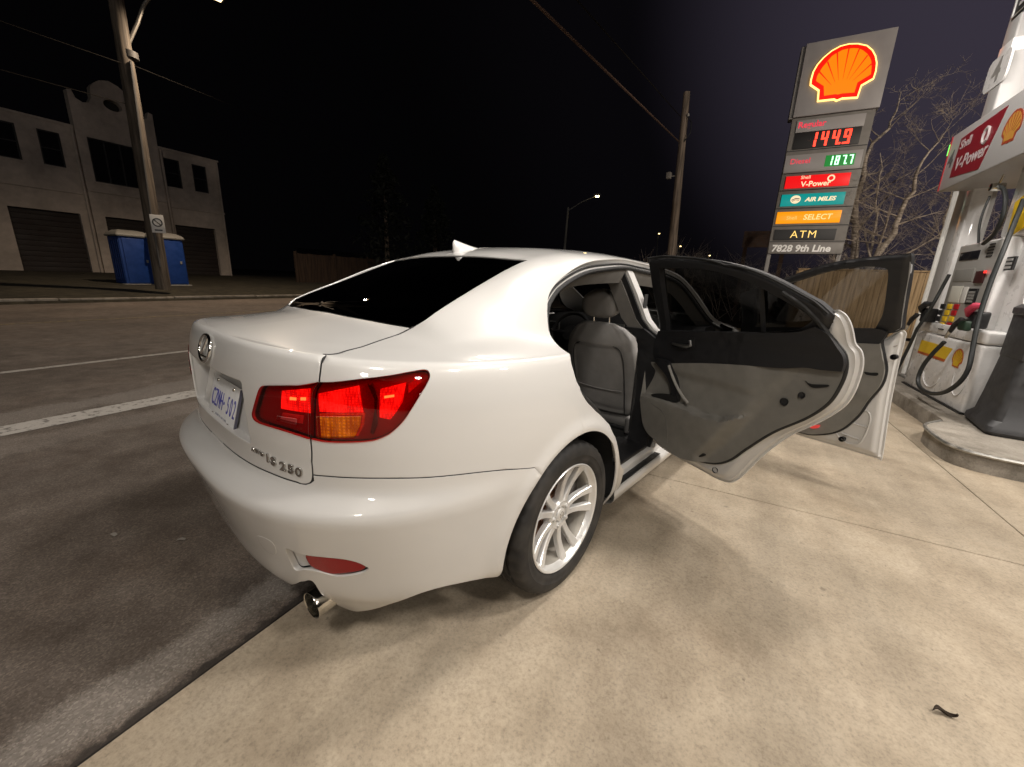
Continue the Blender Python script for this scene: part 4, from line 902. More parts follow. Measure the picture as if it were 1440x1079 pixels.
# pillar between the doors: white outer face, black seal edge, grey upper and black lower cover
def pil(zs, y0, y1, xin, name, mat, dx0=0.0, off=0.0, top=0.0):
    vs = []; n = len(zs)
    for z in zs:
        yb = 1.0+.10*smooth01((1.45-z)/1.2)*0
        if z > 1.0:
            aa = np.linspace(0, .46, 60); k = int(np.argmin(np.abs(S(np.stack([aa, 0*aa+1.0], 1))[:, 2]-z))); xo = S([[aa[k], 1.0]])[0, 0]
        else: xo = T([uv_at(1.0, max(z, .25))])[0, 0]
        xo += dx0
        lean = -.12*max(0, z-.95)
        for x_, y_ in ((xo, y0+lean), (xo, y1+lean), (xo-xin, y1+lean), (xo-xin, y0+lean)): vs.append((x_, y_, z))
    F = [(i*4+k, i*4+(k+1) % 4, (i+1)*4+(k+1) % 4, (i+1)*4+k) for i in range(n-1) for k in range(4)]+[(0, 1, 2, 3), tuple((n-1)*4+k for k in range(4))]
    return link_mesh(name, vs, F, mat, CAR, autosmooth=30)
zz = np.linspace(.30, 1.362, 22); 
pil(zz, 1.03, 1.10, .05, 'door_pillar', PAINT, -.055)
pil(zz, 1.012, 1.032, .05, 'pillar_edge', BLACK, -.075)
pil(zz[zz > 1.0], 1.000, 1.07, .09, 'pillar_upper_trim', GREY2, -.110)
pil(zz[zz < 1.03], .985, 1.07, .12, 'pillar_lower_trim', BLACK, -.095)
# sill: step, black kick strip, rocker
sx_ = [(.70, .300), (.80, .298), (.815, .290), (.822, .262), (.868, .258), (.876, .250), (.878, .236), (.876, .215), (.862, .190), (.80, .170), (.70, .18)]
ys = np.linspace(.43, 2.52, 40); vs = [(x_, y_, z_) for y_ in ys for x_, z_ in sx_]; n = len(sx_); F = [(i*n+j, i*n+j+1, (i+1)*n+j+1, (i+1)*n+j) for i in range(39) for j in range(n-1)]
SILL = link_mesh('sill', vs, F, PAINT, CAR, autosmooth=40)
vs, F = mirror_x(vs, F); link_mesh('sill', vs, F, PAINT, CAR, autosmooth=40)
mb = MB(); mb.box((.826, .50, .2615), (.862, 1.05, .266), bev=.002); mb.build('kick_strip', BLACK, SILL)
mb = MB(); mb.box((.60, .45, .295), (.795, 1.0, .318), bev=.010); mb.build('scuff_plate', BLACK, SILL)
hg = MB(); hg.box((.78, 1.035, .33), (.86, 1.065, .40), bev=.006); hg.build('door_hinge', PAINT, CAR); hg = MB(); hg.box((.78, 1.035, .72), (.86, 1.065, .79), bev=.006); hg.build('door_hinge', PAINT, CAR)
# ================================================================== doors of the left side (closed), with glass
def left_panel(name, y0, y1):
    t = sub(name, CAR)
    lo_, hi_ = (v_of_z(.225), VMAX)
    oT = ol[::-1] if y0 < .5 else None
    if oT is not None: lp = join(oT, [[U_C+y1, VMAX], [U_C+y1, lo_], [U_C+.50, lo_]])
    else: lp = join([[U_C+y0, lo_], [U_C+y0, VMAX], [U_C+y1, VMAX], [U_C+y1, lo_]])
    vf = patch(T, [inset_poly(lp, .002)], US[::2], VS, flange=.02); link_mesh('door_skin', *mirror_x(*vf), PAINT, t)
    if y0 < .5: up = join([p for p in ou if p[1] < y1], [[.462, y1], [.001, y1]])
    else: up = join([[.001, y0], [.462, y0]], [p for p in ou if p[1] > y0 and p[1] < 2.52])
    if area2(up) < 0: up = up[::-1]
    hole = inset_poly(up, .035); hole[:, 0] = np.maximum(hole[:, 0], .085)
    hole = np.array([p for i, p in enumerate(hole) if i == 0 or np.linalg.norm(p-hole[i-1]) > .004])
    ok_ = inside(up, hole); hole = hole[ok_]
    vf = patch(S, [inset_poly(up, .002), hole], AS[::2], YS, flange=.02, flip=True); link_mesh('window_frame', *mirror_x(*vf), BLACK, t)
    vf = patch(S, [inset_poly(hole, -.004)], AS[::3], YS[::3], flange=0, off=-.006, edge=0, flip=True); link_mesh('window_glass', *mirror_x(*vf), TINT, t)
    hb = MB(); yh = y0+.16 if y0 > .5 else .30; hb.tube([(-.915, yh+d_, .86+dz_) for d_, dz_ in ((0, 0), (.02, .004), (.10, .004), (.12, 0))], [.006, .012, .012, .006], 8); hb.build('door_handle', PAINT, t)
left_panel('rear_door', .0, 1.04); left_panel('front_door', 1.045, 2.48)

# ================================================================== cabin
CARPET = pm('dark_carpet', (.012, .012, .012), .95, bump=(300, .5)); HEAD = pm('headliner', (.13, .125, .115), .9, bump=(500, .3))
DASH = pm('dark_dashboard', (.016, .016, .017), .6, bump=(400, .3)); LEATH = pm('grey_seat_leather', (.25, .24, .228), .5, noise=(14, .10), bump=(420, .25))
fl_ = MB(); fl_.box((-.72, -.2, .245), (.72, 2.5, .27)); fl_.box((-.17, -.2, .27), (.17, 2.4, .42), bev=.03); fl_.build('cabin_floor', CARPET, CAR, smooth=False)
hl = patch(S, [np.array([[.48, .28], [.48, 1.72], [2*AMAX-.48, 1.72], [2*AMAX-.48, .28]])], np.arange(.48, 1.6, .05), np.arange(.28, 1.75, .05), edge=0, flange=0, off=-.035, flip=True)
link_mesh('headliner', *hl, HEAD, CAR)
# inner side of the left flank and the parcel shelf, so that the cabin is closed
tl = patch(T, [np.array([[U_C-.1, v_of_z(.27)], [U_C-.1, VMAX-.02], [U_C+2.4, VMAX-.02], [U_C+2.4, v_of_z(.27)]])], np.arange(1.3, 4.0, .1), np.arange(.1, VMAX, .05), edge=0, flange=0, off=-.07)
link_mesh('left_door_lining', *mirror_x(*tl), DARK, CAR)
ps = MB(); ps.box((-.70, -.50, .985), (.70, .10, 1.0), bev=.004); ps.build('parcel_shelf', DARK, CAR)
bk = MB(); bk.box((-.72, -.52, .25), (.72, -.44, .99)); bk.build('rear_bulkhead', LINER, CAR, smooth=False)
def grid_solid(name, fn, nu, nv, mat, parent, M):
    """closed cushion: fn(u,v,side) over a grid, front and back joined at the rim"""
    V = []; F = []
    for s_ in (0, 1):
        for j in range(nv):
            for i in range(nu): V.append(M @ Vector(fn(i/(nu-1), j/(nv-1), s_)))
    o_ = nu*nv
    for s_ in (0, 1):
        for j in range(nv-1):
            for i in range(nu-1):
                a = s_*o_+j*nu+i; q = (a, a+1, a+nu+1, a+nu); F.append(q if s_ else q[::-1])
    rim = [i for i in range(nu)]+[j*nu+nu-1 for j in range(1, nv)]+[(nv-1)*nu+i for i in range(nu-2, -1, -1)]+[j*nu for j in range(nv-2, 0, -1)]
    for a, b in zip(rim, rim[1:]+rim[:1]): F.append((a, b, b+o_, a+o_))
    o = link_mesh(name, V, F, mat, parent); weld(o, 1e-4); return o
def front_seat(cx, label=None):
    st = sub('front_seat', CAR)
    # backrest: local x across, y up along the back, z towards the rear
    M = frame_at((cx, 1.235, .40), (1, 0, 0), (0, -.30, .954))
    # columns: height fraction -> half width
    H_ = .64
    def wid(v): return np.interp(v, [0, .12, .45, .70, .85, .95, 1.0], [.215, .235, .255, .245, .215, .165, .105])
    def back(u, v, s_):
        x = (u*2-1); w = wid(v); e = abs(x)**3; ed = min(v, 1-v)
        th = .062*(1-.72*e)*(1-.75*max(0, (v-.80)/.2)**2)*(1-.3*max(0, (.1-v)/.1))
        if s_ == 0: return (x*w, v*H_, -th-(.035*abs(x)**4 if v < .85 else .035*abs(x)**4*(1-v)/.15))
        pad = .004*np.clip((abs(x)-.78)/.05, 0, 1) - .010*(1-np.clip((abs(x)-.70)/.06, 0, 1))*np.clip((.80-v)/.03, 0, 1)*np.clip((v-.02)/.03, 0, 1)
        return (x*w, v*H_, th*1.0+pad)
    b = grid_solid('backrest', back, 41, 41, LEATH, st, M)
    # map pocket line: lower flap across the back panel
    pk_ = MB(); pts = [(-.165+.33*t, .20-.012*math.sin(math.pi*t), .060) for t in np.linspace(0, 1, 14)]; pk_.tube([M @ Vector(p) for p in pts], .0035, 6); pk_.build('pocket_edge', LEATH, b)
    pn = MB()
    arcp = [(-.175, .02, .049), (-.185, .30, .053), (-.178, .44, .054), (-.14, .505, .053), (0, .525, .053), (.14, .505, .053), (.178, .44, .054), (.185, .30, .053), (.175, .02, .049)]
    pn.tube([M @ Vector(p) for p in cr_spline(np.array(arcp), .015)], .0030, 6); pn.build('panel_seam', BLACK, b)
    Mh = M @ Matrix.Translation((0, H_+.112, -.03))
    def hd(u, v, s_):
        x = u*2-1; y = v*2-1; w = .135*(1-.10*y)*(1-.10*abs(y)**4); hh = .095*(1-.08*x*x)
        px_ = w*x*math.sqrt(max(0, 1-.42*y*y)); py_ = hh*y*math.sqrt(max(0, 1-.40*x*x)); e = max(0, 1-max(abs(x), abs(y))**4)
        return (px_, py_, (-1 if s_ == 0 else 1)*.055*e**.5-.01)
    grid_solid('headrest', hd, 25, 21, LEATH, st, Mh)
    for x_ in (-.055, .055):
        p_ = MB(); p_.tube([M @ Vector((x_, H_-.04, -.02)), M @ Vector((x_, H_+.07, -.035))], .006, 8); p_.build('headrest_post', CHROME, st)
    Mc = frame_at((cx, 1.23, .335), (1, 0, 0), (0, 1, .10))
    def cu(u, v, s_):
        x = u*2-1; w = .25-.02*v; th = .07*(1-.55*abs(x)**4)*(1-.6*max(0, (v-.85)/.15)**2); return (x*w, v*.50, th+.05*abs(x)**4*.6 if s_ else -.06)
    grid_solid('cushion', cu, 21, 21, LEATH, st, Mc)
    bs = MB(); bs.box((cx-.20, 1.22, .27), (cx+.20, 1.70, .30), bev=.01); bs.build('seat_base', BLACK, st)
    sc = MB(); sc.box((cx+.215, 1.10, .30), (cx+.255, 1.42, .42), bev=.02); sc.build('side_cover', pm('seat_side_plastic', (.12, .115, .11), .5), st); return st
front_seat(.37); front_seat(-.37)
# rear bench
bn = sub('rear_bench', CAR); M = frame_at((0, -.05, .40), (1, 0, 0), (0, -.40, .92))
def rb(u, v, s_):
    x = u*2-1; return (x*.66, v*.62, (-.09 if s_ == 0 else .02)*(1-.5*abs(x)**6)*(1-.6*max(0, (v-.8)/.2)**2))
grid_solid('backrest', rb, 31, 15, LEATH, bn, M)
def rc(u, v, s_):
    x = u*2-1; return (x*.66, v*.50, (.07 if s_ else -.08)*(1-.4*abs(x)**6)*(1-.5*max(0, (v-.8)/.2)**2))
grid_solid('cushion', rc, 31, 15, LEATH, bn, frame_at((0, .0, .36), (1, 0, 0), (0, 1, .12)))
# dashboard with vents, display and steering wheel
db = MB(); vs = []; pr = [(2.42, .55), (2.05, .55), (1.98, .66), (1.98, .80), (2.02, .90), (2.10, .945), (2.30, .955), (2.50, .95)]
n = len(pr); db.add([(sx, y, z) for sx in (-.72, .72) for y, z in pr], [(i, i+1, n+i+1, n+i) for i in range(n-1)]+[tuple(range(n)), tuple(n+i for i in range(n))[::-1]]); DB = db.build('dashboard', DASH, CAR, auto=60)
cs = MB(); cs.box((-.16, 1.40, .40), (.16, 2.02, .58), bev=.03); cs.build('centre_console', DASH, DB)
ds = MB(); ds.box((-.105, 1.968, .80), (.105, 1.978, .915), bev=.003); ds.build('display_frame', pm('silver_trim', (.45, .45, .44), .3, .8), DB)
ds = MB(); ds.box((-.092, 1.962, .812), (.092, 1.967, .903)); ds.build('display', pm('display_glass', (.01, .01, .012), .08), DB, smooth=False)
for x_ in (.17, .50, -.17, -.62):
    v_ = MB(); v_.box((x_-.055, 1.966, .80), (x_+.055, 1.98, .875), bev=.004); vt = v_.build('air_vent', pm('vent_rim', (.35, .35, .34), .35, .7), DB)
    v_ = MB()
    for k in range(4): v_.box((x_-.047, 1.958, .808+k*.016), (x_+.047, 1.965, .815+k*.016), mi=0)
    v_.build('vent_slats', BLACK, vt, smooth=False)
kn = MB(); kn.box((-.10, 1.955, .70), (.10, 1.98, .78), bev=.004); kn.build('control_panel', pm('radio_black', (.02, .02, .02), .3), DB)
for k, (x_, c_) in enumerate(((-.06, (1, .12, .10)), (-.02, (1, .12, .10)), (.03, (.9, .95, 1)), (.06, (.9, .95, 1)))):
    b_ = MB(); b_.box((x_-.008, 1.950, .745), (x_+.008, 1.954, .751)); b_.build('control_light', emit_mat('control_glow', c_, .6), DB, smooth=False)
sw = MB(); Mw = Matrix.Translation((-.37, 1.86, .80)) @ Matrix.Rotation(R(65), 4, 'X'); sw.tube([Mw @ Vector((.19*math.cos(t), .19*math.sin(t), 0)) for t in np.linspace(0, 2*math.pi, 33)[:-1]], .016, 8, closed=True)
sw.lathe([(0, .02), (.07, .01), (.08, -.03)], 20, Mw); sw.tube([Mw @ Vector((-.19, 0, 0)), Mw @ Vector((.19, 0, 0))], .018, 6); sw.build('steering_wheel', DASH, CAR)
mr = MB(); mr.box((-.12, 1.66, 1.25), (.12, 1.69, 1.315), bev=.012); mr.tube([(0, 1.69, 1.30), (0, 1.76, 1.35)], .008, 6); mr.build('rear_view_mirror', BLACK, CAR)
vz = MB(); vz.box((.20, 1.62, 1.335), (.52, 1.76, 1.35), bev=.006); vz.build('sun_visor', HEAD, CAR)
# seat belt by the pillar
bt = MB(); bt.box((.655, 1.02, .36), (.660, 1.065, 1.20)); bt.build('seat_belt', pm('belt_webbing', (.02, .02, .02), .8), CAR, smooth=False)
# nose: lamps and grille (never far from the front, kept simple but whole)
for sx in (-1, 1):
    q_ = [[U_F+.55, v_of_z(.70)], [U_F+.95, v_of_z(.68)], [U_F+.98, v_of_z(.80)], [U_F+.55, v_of_z(.90)], [U_F+.30, v_of_z(.94)], [U_F+.32, v_of_z(.84)]]
    vf = patch(T, [cr_spline(np.array(q_), .02, True)], np.arange(U_F, U_END, .03), VS[::2], flange=.01, off=.003); vf = vf if sx > 0 else mirror_x(*vf)
    link_mesh('headlight', *vf, pm('headlight_glass', (.30, .31, .32), .08, .5, coat=1), CAR)
gr = MB(); gr.box((-.30, 3.485, .45), (.30, 3.50, .66), bev=.02); gr.build('grille', BLACK, CAR)
for sx in (-1, 1):
    mi = MB(); mi.box((sx*.99-.085, 2.03, .96), (sx*.99+.085, 2.12, 1.09), bev=.035); o = mi.build('door_mirror', PAINT, CAR) if sx < 0 else None

# ================================================================== the place: road axes (dv along the road, nv from the road towards the pumps; n=0 is the joint of asphalt and concrete)
HD = R(-13.3); DV = np.array([math.sin(HD), math.cos(HD), 0]); NV = np.array([math.cos(HD), -math.sin(HD), 0]); UP = np.array([0, 0, 1.0])
def W3(s, n, z=0.0): return s*DV+n*NV+z*UP
def sn(p): return float(np.dot(p, DV)), float(np.dot(p, NV))
def on_n(px, n0):            # point seen at px on the vertical plane n = n0 -> (s, z)
    r = ray(px); t = (n0-CAM_C@NV)/(r@NV); p = CAM_C+t*r; return float(p@DV), float(p[2])
def on_s(px, s0):
    r = ray(px); t = (s0-CAM_C@DV)/(r@DV); p = CAM_C+t*r; return float(p@NV), float(p[2])
RZ = -HD                       # turn of things lined up with the road (local x = nv, y = dv)
def road_thing(name, label, cat, s, n, z=0.0, group=None, turn=0.0): return thing(name, label, cat, tuple(W3(s, n, z)), RZ+turn, group)

def ground_mat(name, c1, c2, c3, scale, rough=.85, fleck=None, stain=None, bump=.25, extra=None):
    mt, nt, b = new_mat(name); L = nt.links; t = nt.nodes.new('ShaderNodeTexCoord')
    def noise(sc, det=8, rg=.6, vec=None):
        n = nt.nodes.new('ShaderNodeTexNoise'); n.inputs['Scale'].default_value = sc; n.inputs['Detail'].default_value = det; n.inputs['Roughness'].default_value = rg; L.new(vec or t.outputs['Object'], n.inputs['Vector']); return n.outputs[0]
    def ramp(fac, stops):
        r = nt.nodes.new('ShaderNodeValToRGB'); el = r.color_ramp.elements; el[0].position = stops[0][0]; el[0].color = (*stops[0][1], 1); el[1].position = stops[-1][0]; el[1].color = (*stops[-1][1], 1)
        for p, c in stops[1:-1]: e_ = el.new(p); e_.color = (*c, 1)
        L.new(fac, r.inputs[0]); return r.outputs[0]
    def mix(fac, a, b_, mode='MIX'):
        m_ = nt.nodes.new('ShaderNodeMix'); m_.data_type = 'RGBA'; m_.blend_type = mode
        for i, q in ((0, fac), (6, a), (7, b_)):
            if isinstance(q, (int, float)): m_.inputs[i].default_value = q
            elif isinstance(q, tuple): m_.inputs[i].default_value = (*q, 1)
            else: L.new(q, m_.inputs[i])
        return m_.outputs[2]
    g1 = (lambda v: (v, v, v))
    col = ramp(noise(scale, 10, .62), [(.30, c1), (.52, c2), (.74, c3)])
    big = ramp(noise(.55, 5, .55), [(.32, g1(.70)), (.66, g1(1.12))]); col = mix(1.0, col, big, 'MULTIPLY')
    fine = ramp(noise(95, 3, .7), [(.30, g1(.72)), (.5, g1(1.0)), (.72, g1(1.16))]); col = mix(.85, col, fine, 'MULTIPLY')
    sp = ramp(noise(42, 2, .5), [(.20, g1(.45)), (.31, g1(1.0))]); col = mix(.7, col, sp, 'MULTIPLY')
    if fleck:
        v = nt.nodes.new('ShaderNodeTexVoronoi'); v.inputs['Scale'].default_value = fleck; L.new(t.outputs['Object'], v.inputs['Vector']); col = mix(.55, col, ramp(v.outputs['Distance'], [(.12, g1(1.55)), (.34, g1(.92))]), 'MULTIPLY')
    if stain:
        for sc, lo, hi, cc in stain: col = mix(ramp(noise(sc, 9, .66), [(lo, g1(0)), (hi, g1(1))]), col, mix(1.0, col, cc, 'MULTIPLY'))
    if extra: col = extra(nt, L, t, col, noise, ramp, mix)
    L.new(col, b.inputs['Base Color']); b.inputs['Roughness'].default_value = rough; b.inputs['Specular IOR Level'].default_value = .35
    rr_ = nt.nodes.new('ShaderNodeMapRange'); rr_.inputs[3].default_value = rough-.16; rr_.inputs[4].default_value = min(1, rough+.12); L.new(noise(6, 8, .6), rr_.inputs[0]); L.new(rr_.outputs[0], b.inputs['Roughness'])
    bp = nt.nodes.new('ShaderNodeBump'); bp.inputs['Strength'].default_value = bump; bp.inputs['Distance'].default_value = .004
    ad = nt.nodes.new('ShaderNodeMath'); ad.operation = 'ADD'; L.new(noise(170, 4, .7), ad.inputs[0]); L.new(noise(26, 6, .6), ad.inputs[1]); L.new(ad.outputs[0], bp.inputs['Height']); L.new(bp.outputs[0], b.inputs['Normal'])
    return mt
def slab_wear(nt, L, t, col, noise, ramp, mix):
    """long tyre-polished streaks, gum and oil spots of the slab"""
    g1 = (lambda v: (v, v, v)); mp = nt.nodes.new('ShaderNodeMapping'); mp.inputs['Scale'].default_value = (2.6, .22, 1); L.new(t.outputs['Object'], mp.inputs[0])
    col = mix(1.0, col, ramp(noise(1.5, 7, .6, mp.outputs[0]), [(.34, g1(.82)), (.62, g1(1.06))]), 'MULTIPLY')
    for sc, r0, r1, d in ((1.3, .018, .034, .50), (3.1, .022, .045, .62), (.5, .03, .075, .66)):
        v = nt.nodes.new('ShaderNodeTexVoronoi'); v.inputs['Scale'].default_value = sc; L.new(t.outputs['Object'], v.inputs['Vector']); col = mix(1.0, col, ramp(v.outputs['Distance'], [(r0, g1(d)), (r1, g1(1))]), 'MULTIPLY')
    return col
CONC = ground_mat('forecourt_concrete', (.290, .236, .170), (.385, .320, .236), (.45, .38, .288), 3.2, .80, stain=[(1.1, .50, .68, (.72, .70, .68)), (9.0, .66, .74, (.55, .52, .5))], extra=slab_wear)
def worn(nt, L, t, col, noise, ramp, mix):
    """pale broken old concrete showing through the asphalt along its edges (real wear, fixed to the ground)"""
    sx = nt.nodes.new('ShaderNodeSeparateXYZ'); L.new(t.outputs['Object'], sx.inputs[0]); g1 = (lambda v: (v, v, v)); acc = col
    nz = noise(16.0, 14, .88); nz2 = noise(1.3, 4, .5)
    for c_, w, amt in ((-.16, .26, .72), (-3.80, .50, .55), (-2.95, .40, .3)):
        a = nt.nodes.new('ShaderNodeMath'); a.operation = 'SUBTRACT'; L.new(sx.outputs[0], a.inputs[0]); a.inputs[1].default_value = c_
        b_ = nt.nodes.new('ShaderNodeMath'); b_.operation = 'ABSOLUTE'; L.new(a.outputs[0], b_.inputs[0])
        m_ = nt.nodes.new('ShaderNodeMapRange'); m_.inputs[1].default_value = 0; m_.inputs[2].default_value = w; m_.inputs[3].default_value = .72; m_.inputs[4].default_value = 0; L.new(b_.outputs[0], m_.inputs[0])
        s_ = nt.nodes.new('ShaderNodeMath'); s_.operation = 'ADD'; L.new(m_.outputs[0], s_.inputs[0]); L.new(nz, s_.inputs[1])
        s2 = nt.nodes.new('ShaderNodeMath'); s2.operation = 'ADD'; L.new(s_.outputs[0], s2.inputs[0]); L.new(nz2, s2.inputs[1])
        acc = mix(ramp(s2.outputs[0], [(.0, g1(0)), (.999, g1(0))]) if False else ramp_s(nt, L, s2.outputs[0], 1.34, 1.50, amt), acc, (.27, .24, .21))
    v = nt.nodes.new('ShaderNodeTexVoronoi'); v.inputs['Scale'].default_value = 170; L.new(t.outputs['Object'], v.inputs['Vector']); acc = mix(.62, acc, ramp(v.outputs['Color'], [(.15, g1(.62)), (.6, g1(1.0)), (.9, g1(1.6))]), 'MULTIPLY')
    a = nt.nodes.new('ShaderNodeMath'); a.operation = 'ADD'; L.new(sx.outputs[0], a.inputs[0]); L.new(ramp_s(nt, L, noise(14, 8, .7), .3, .7, .05), a.inputs[1])
    return mix(ramp_s(nt, L, a.outputs[0], -.018, .006, .85), acc, (.028, .023, .019))
def ramp_s(nt, L, fac, lo, hi, amt):
    m_ = nt.nodes.new('ShaderNodeMapRange'); m_.inputs[1].default_value = lo; m_.inputs[2].default_value = hi; m_.inputs[3].default_value = 0; m_.inputs[4].default_value = amt; L.new(fac, m_.inputs[0]); return m_.outputs[0]
ASPH = ground_mat('old_asphalt', (.104, .082, .066), (.146, .119, .098), (.192, .160, .134), 5.0, .86, stain=[(1.6, .52, .70, (.70, .68, .66)), (.8, .50, .62, (1.25, 1.22, 1.2))], extra=worn, bump=.4)
VERGE = ground_mat('verge_grass_soil', (.018, .015, .009), (.036, .030, .018), (.06, .052, .032), 4, .95, bump=.8)
KERB = ground_mat('kerb_concrete', (.20, .18, .15), (.29, .26, .22), (.36, .33, .28), 5, .82, stain=[(3, .5, .66, (.6, .58, .55))])
def rsheet(name, n0, n1, s0, s1, z, mat, kind='structure', zf=None, ns=1, nn=1):
    o = bpy.data.objects.new(name, bpy.data.meshes.new(name)); COL.objects.link(o)
    V = []; F = []
    for i in range(ns+1):
        for j in range(nn+1):
            n = n0+(n1-n0)*j/nn; s = s0+(s1-s0)*i/ns; V.append((n, s, zf(n) if zf else z))
    for i in range(ns):
        for j in range(nn): a = i*(nn+1)+j; F.append((a, a+1, a+nn+2, a+nn+1))
    o.data.from_pydata(V, [], F); o.data.materials.append(mat); o.rotation_euler = (0, 0, RZ); o['kind'] = kind; o.data.update(); return o
def terrain(n):
    return float(np.interp(-n, [-400, 16.9, 17.0, 17.2, 19, 30, 60, 400], [-.02, -.02, .11, .14, .33, .74, .80, .80]))
bn_ = [400, 60, 20, 0, -8, -16.9, -17.0, -17.2, -18, -19, -22, -26, -30, -40, -60, -120, -400]
gv = []; gf = []
for i, s_ in enumerate((-400, -60, 0, 60, 400)):
    for n_ in bn_: gv.append((n_, s_, terrain(n_)))
k = len(bn_)
for i in range(4):
    for j in range(k-1): gf.append((i*k+j+1, i*k+j, (i+1)*k+j, (i+1)*k+j+1))
g = link_mesh('ground', gv, gf, VERGE, smooth=False); g.rotation_euler = (0, 0, RZ); g['kind'] = 'structure'
rsheet('road', -17.0, -.004, -300, 300, 0.0, ASPH)
# forecourt slabs, with open joints between them
jn = [0.004, 2.92, 6.6, 10.3, 14]; js = [-14, -9.6, -4.3, 1.05, 6.4, 13.2]
for a, b_ in zip(jn, jn[1:]):
    for c, d in zip(js, js[1:]):
        mb = MB(); mb.add([(a+.005, c+.005, .006), (b_-.005, c+.005, .006), (b_-.005, d-.005, .006), (a+.005, d-.005, .006), (a-.001, c-.001, -.008), (b_+.001, c-.001, -.008), (b_+.001, d+.001, -.008), (a-.001, d+.001, -.008)],
                          [(0, 1, 2, 3), (4, 5, 1, 0), (5, 6, 2, 1), (6, 7, 3, 2), (7, 4, 0, 3)])
        o = mb.build('forecourt', CONC, smooth=False); o.rotation_euler = (0, 0, RZ); o['kind'] = 'structure'
rsheet('joint_filler', -.02, 14, -14, 13.2, -.006, pm('joint_dirt', (.03, .026, .022), .95), 'structure')
def paint_line(c, amt):
    mt, nt, b = new_mat('worn_line_paint'); L = nt.links; t = nt.nodes.new('ShaderNodeTexCoord'); n = nt.nodes.new('ShaderNodeTexNoise'); n.inputs['Scale'].default_value = 16; n.inputs['Detail'].default_value = 9; n.inputs['Roughness'].default_value = .7; L.new(t.outputs['Object'], n.inputs['Vector'])
    r = nt.nodes.new('ShaderNodeValToRGB'); r.color_ramp.elements[0].position = amt; r.color_ramp.elements[0].color = (.10, .088, .078, 1); r.color_ramp.elements[1].position = amt+.12; r.color_ramp.elements[1].color = (*c, 1); L.new(n.outputs[0], r.inputs[0]); L.new(r.outputs[0], b.inputs['Base Color']); b.inputs['Roughness'].default_value = .8; return mt
LINE_W = paint_line((.46, .43, .39), .36); LINE_Y = paint_line((.34, .25, .09), .46)
rsheet('lane_marking', -3.52, -3.24, -80, 120, .004, LINE_W); rsheet('lane_marking', -5.95, -5.83, -80, 120, .004, LINE_W); rsheet('lane_marking', -11.40, -11.28, -80, 120, .004, LINE_Y)
mb = MB()
for i in range(60):
    s_ = -60+i*3; mb.box((-17.16, s_+.012, -.1), (-16.98, s_+2.99, .15+rnd.uniform(-.008, .008)), bev=.025)
o = mb.build('kerb', KERB); o.rotation_euler = (0, 0, RZ); o['kind'] = 'structure'
# dead leaf and chips of litter lying on the slab
lf = at((1327, 1005), 2, .006); t_ = thing('fallen_leaf', 'curled dark dead leaf lying on the concrete in the right foreground', 'leaf', tuple(lf), .5)
V = []; F = []
for i in range(9):
    for j in range(5):
        u = i/8; w = .012*math.sin(math.pi*min(1, u*1.02))**.7; V.append(((u-.5)*.062, (j/4-.5)*1.4*w+.006*math.sin(u*5), .004+.010*abs(j/4-.5)*2+.006*math.sin(u*7)))
for i in range(8):
    for j in range(4): F.append((i*5+j, i*5+j+1, (i+1)*5+j+1, (i+1)*5+j))
link_mesh('blade', V, F, pm('dead_leaf_brown', (.035, .022, .012), .8), t_); mb = MB(); mb.tube([(.03, .002, .006), (.042, .010, .004)], .0012, 5); mb.build('stalk', pm('leaf_stalk', (.06, .04, .02), .8), t_)
for (px_, a_, sz, lab) in (((160, 752), .3, .022, 'small pale paper scrap on the asphalt, nearer the left edge'), ((255, 759), .9, .020, 'small pale paper scrap on the asphalt beside the bumper shadow')):
    p_ = at(px_, 2, .004); mb = MB(); mb.add([(-sz, -sz*.35, 0), (-.1*sz, -sz*.45, .006), (sz, -sz*.3, .001), (sz*.8, sz*.35, .003), (0, sz*.4, .007), (-sz*.9, sz*.3, .001)], [(0, 1, 4, 5), (1, 2, 3, 4)]); o = mb.build('paper_scrap', pm('scrap_paper', (.26, .24, .21), .8)); o.location = tuple(p_); o.rotation_euler = (0, 0, a_); tag(o, lab, 'litter', 'paper scraps on the asphalt')

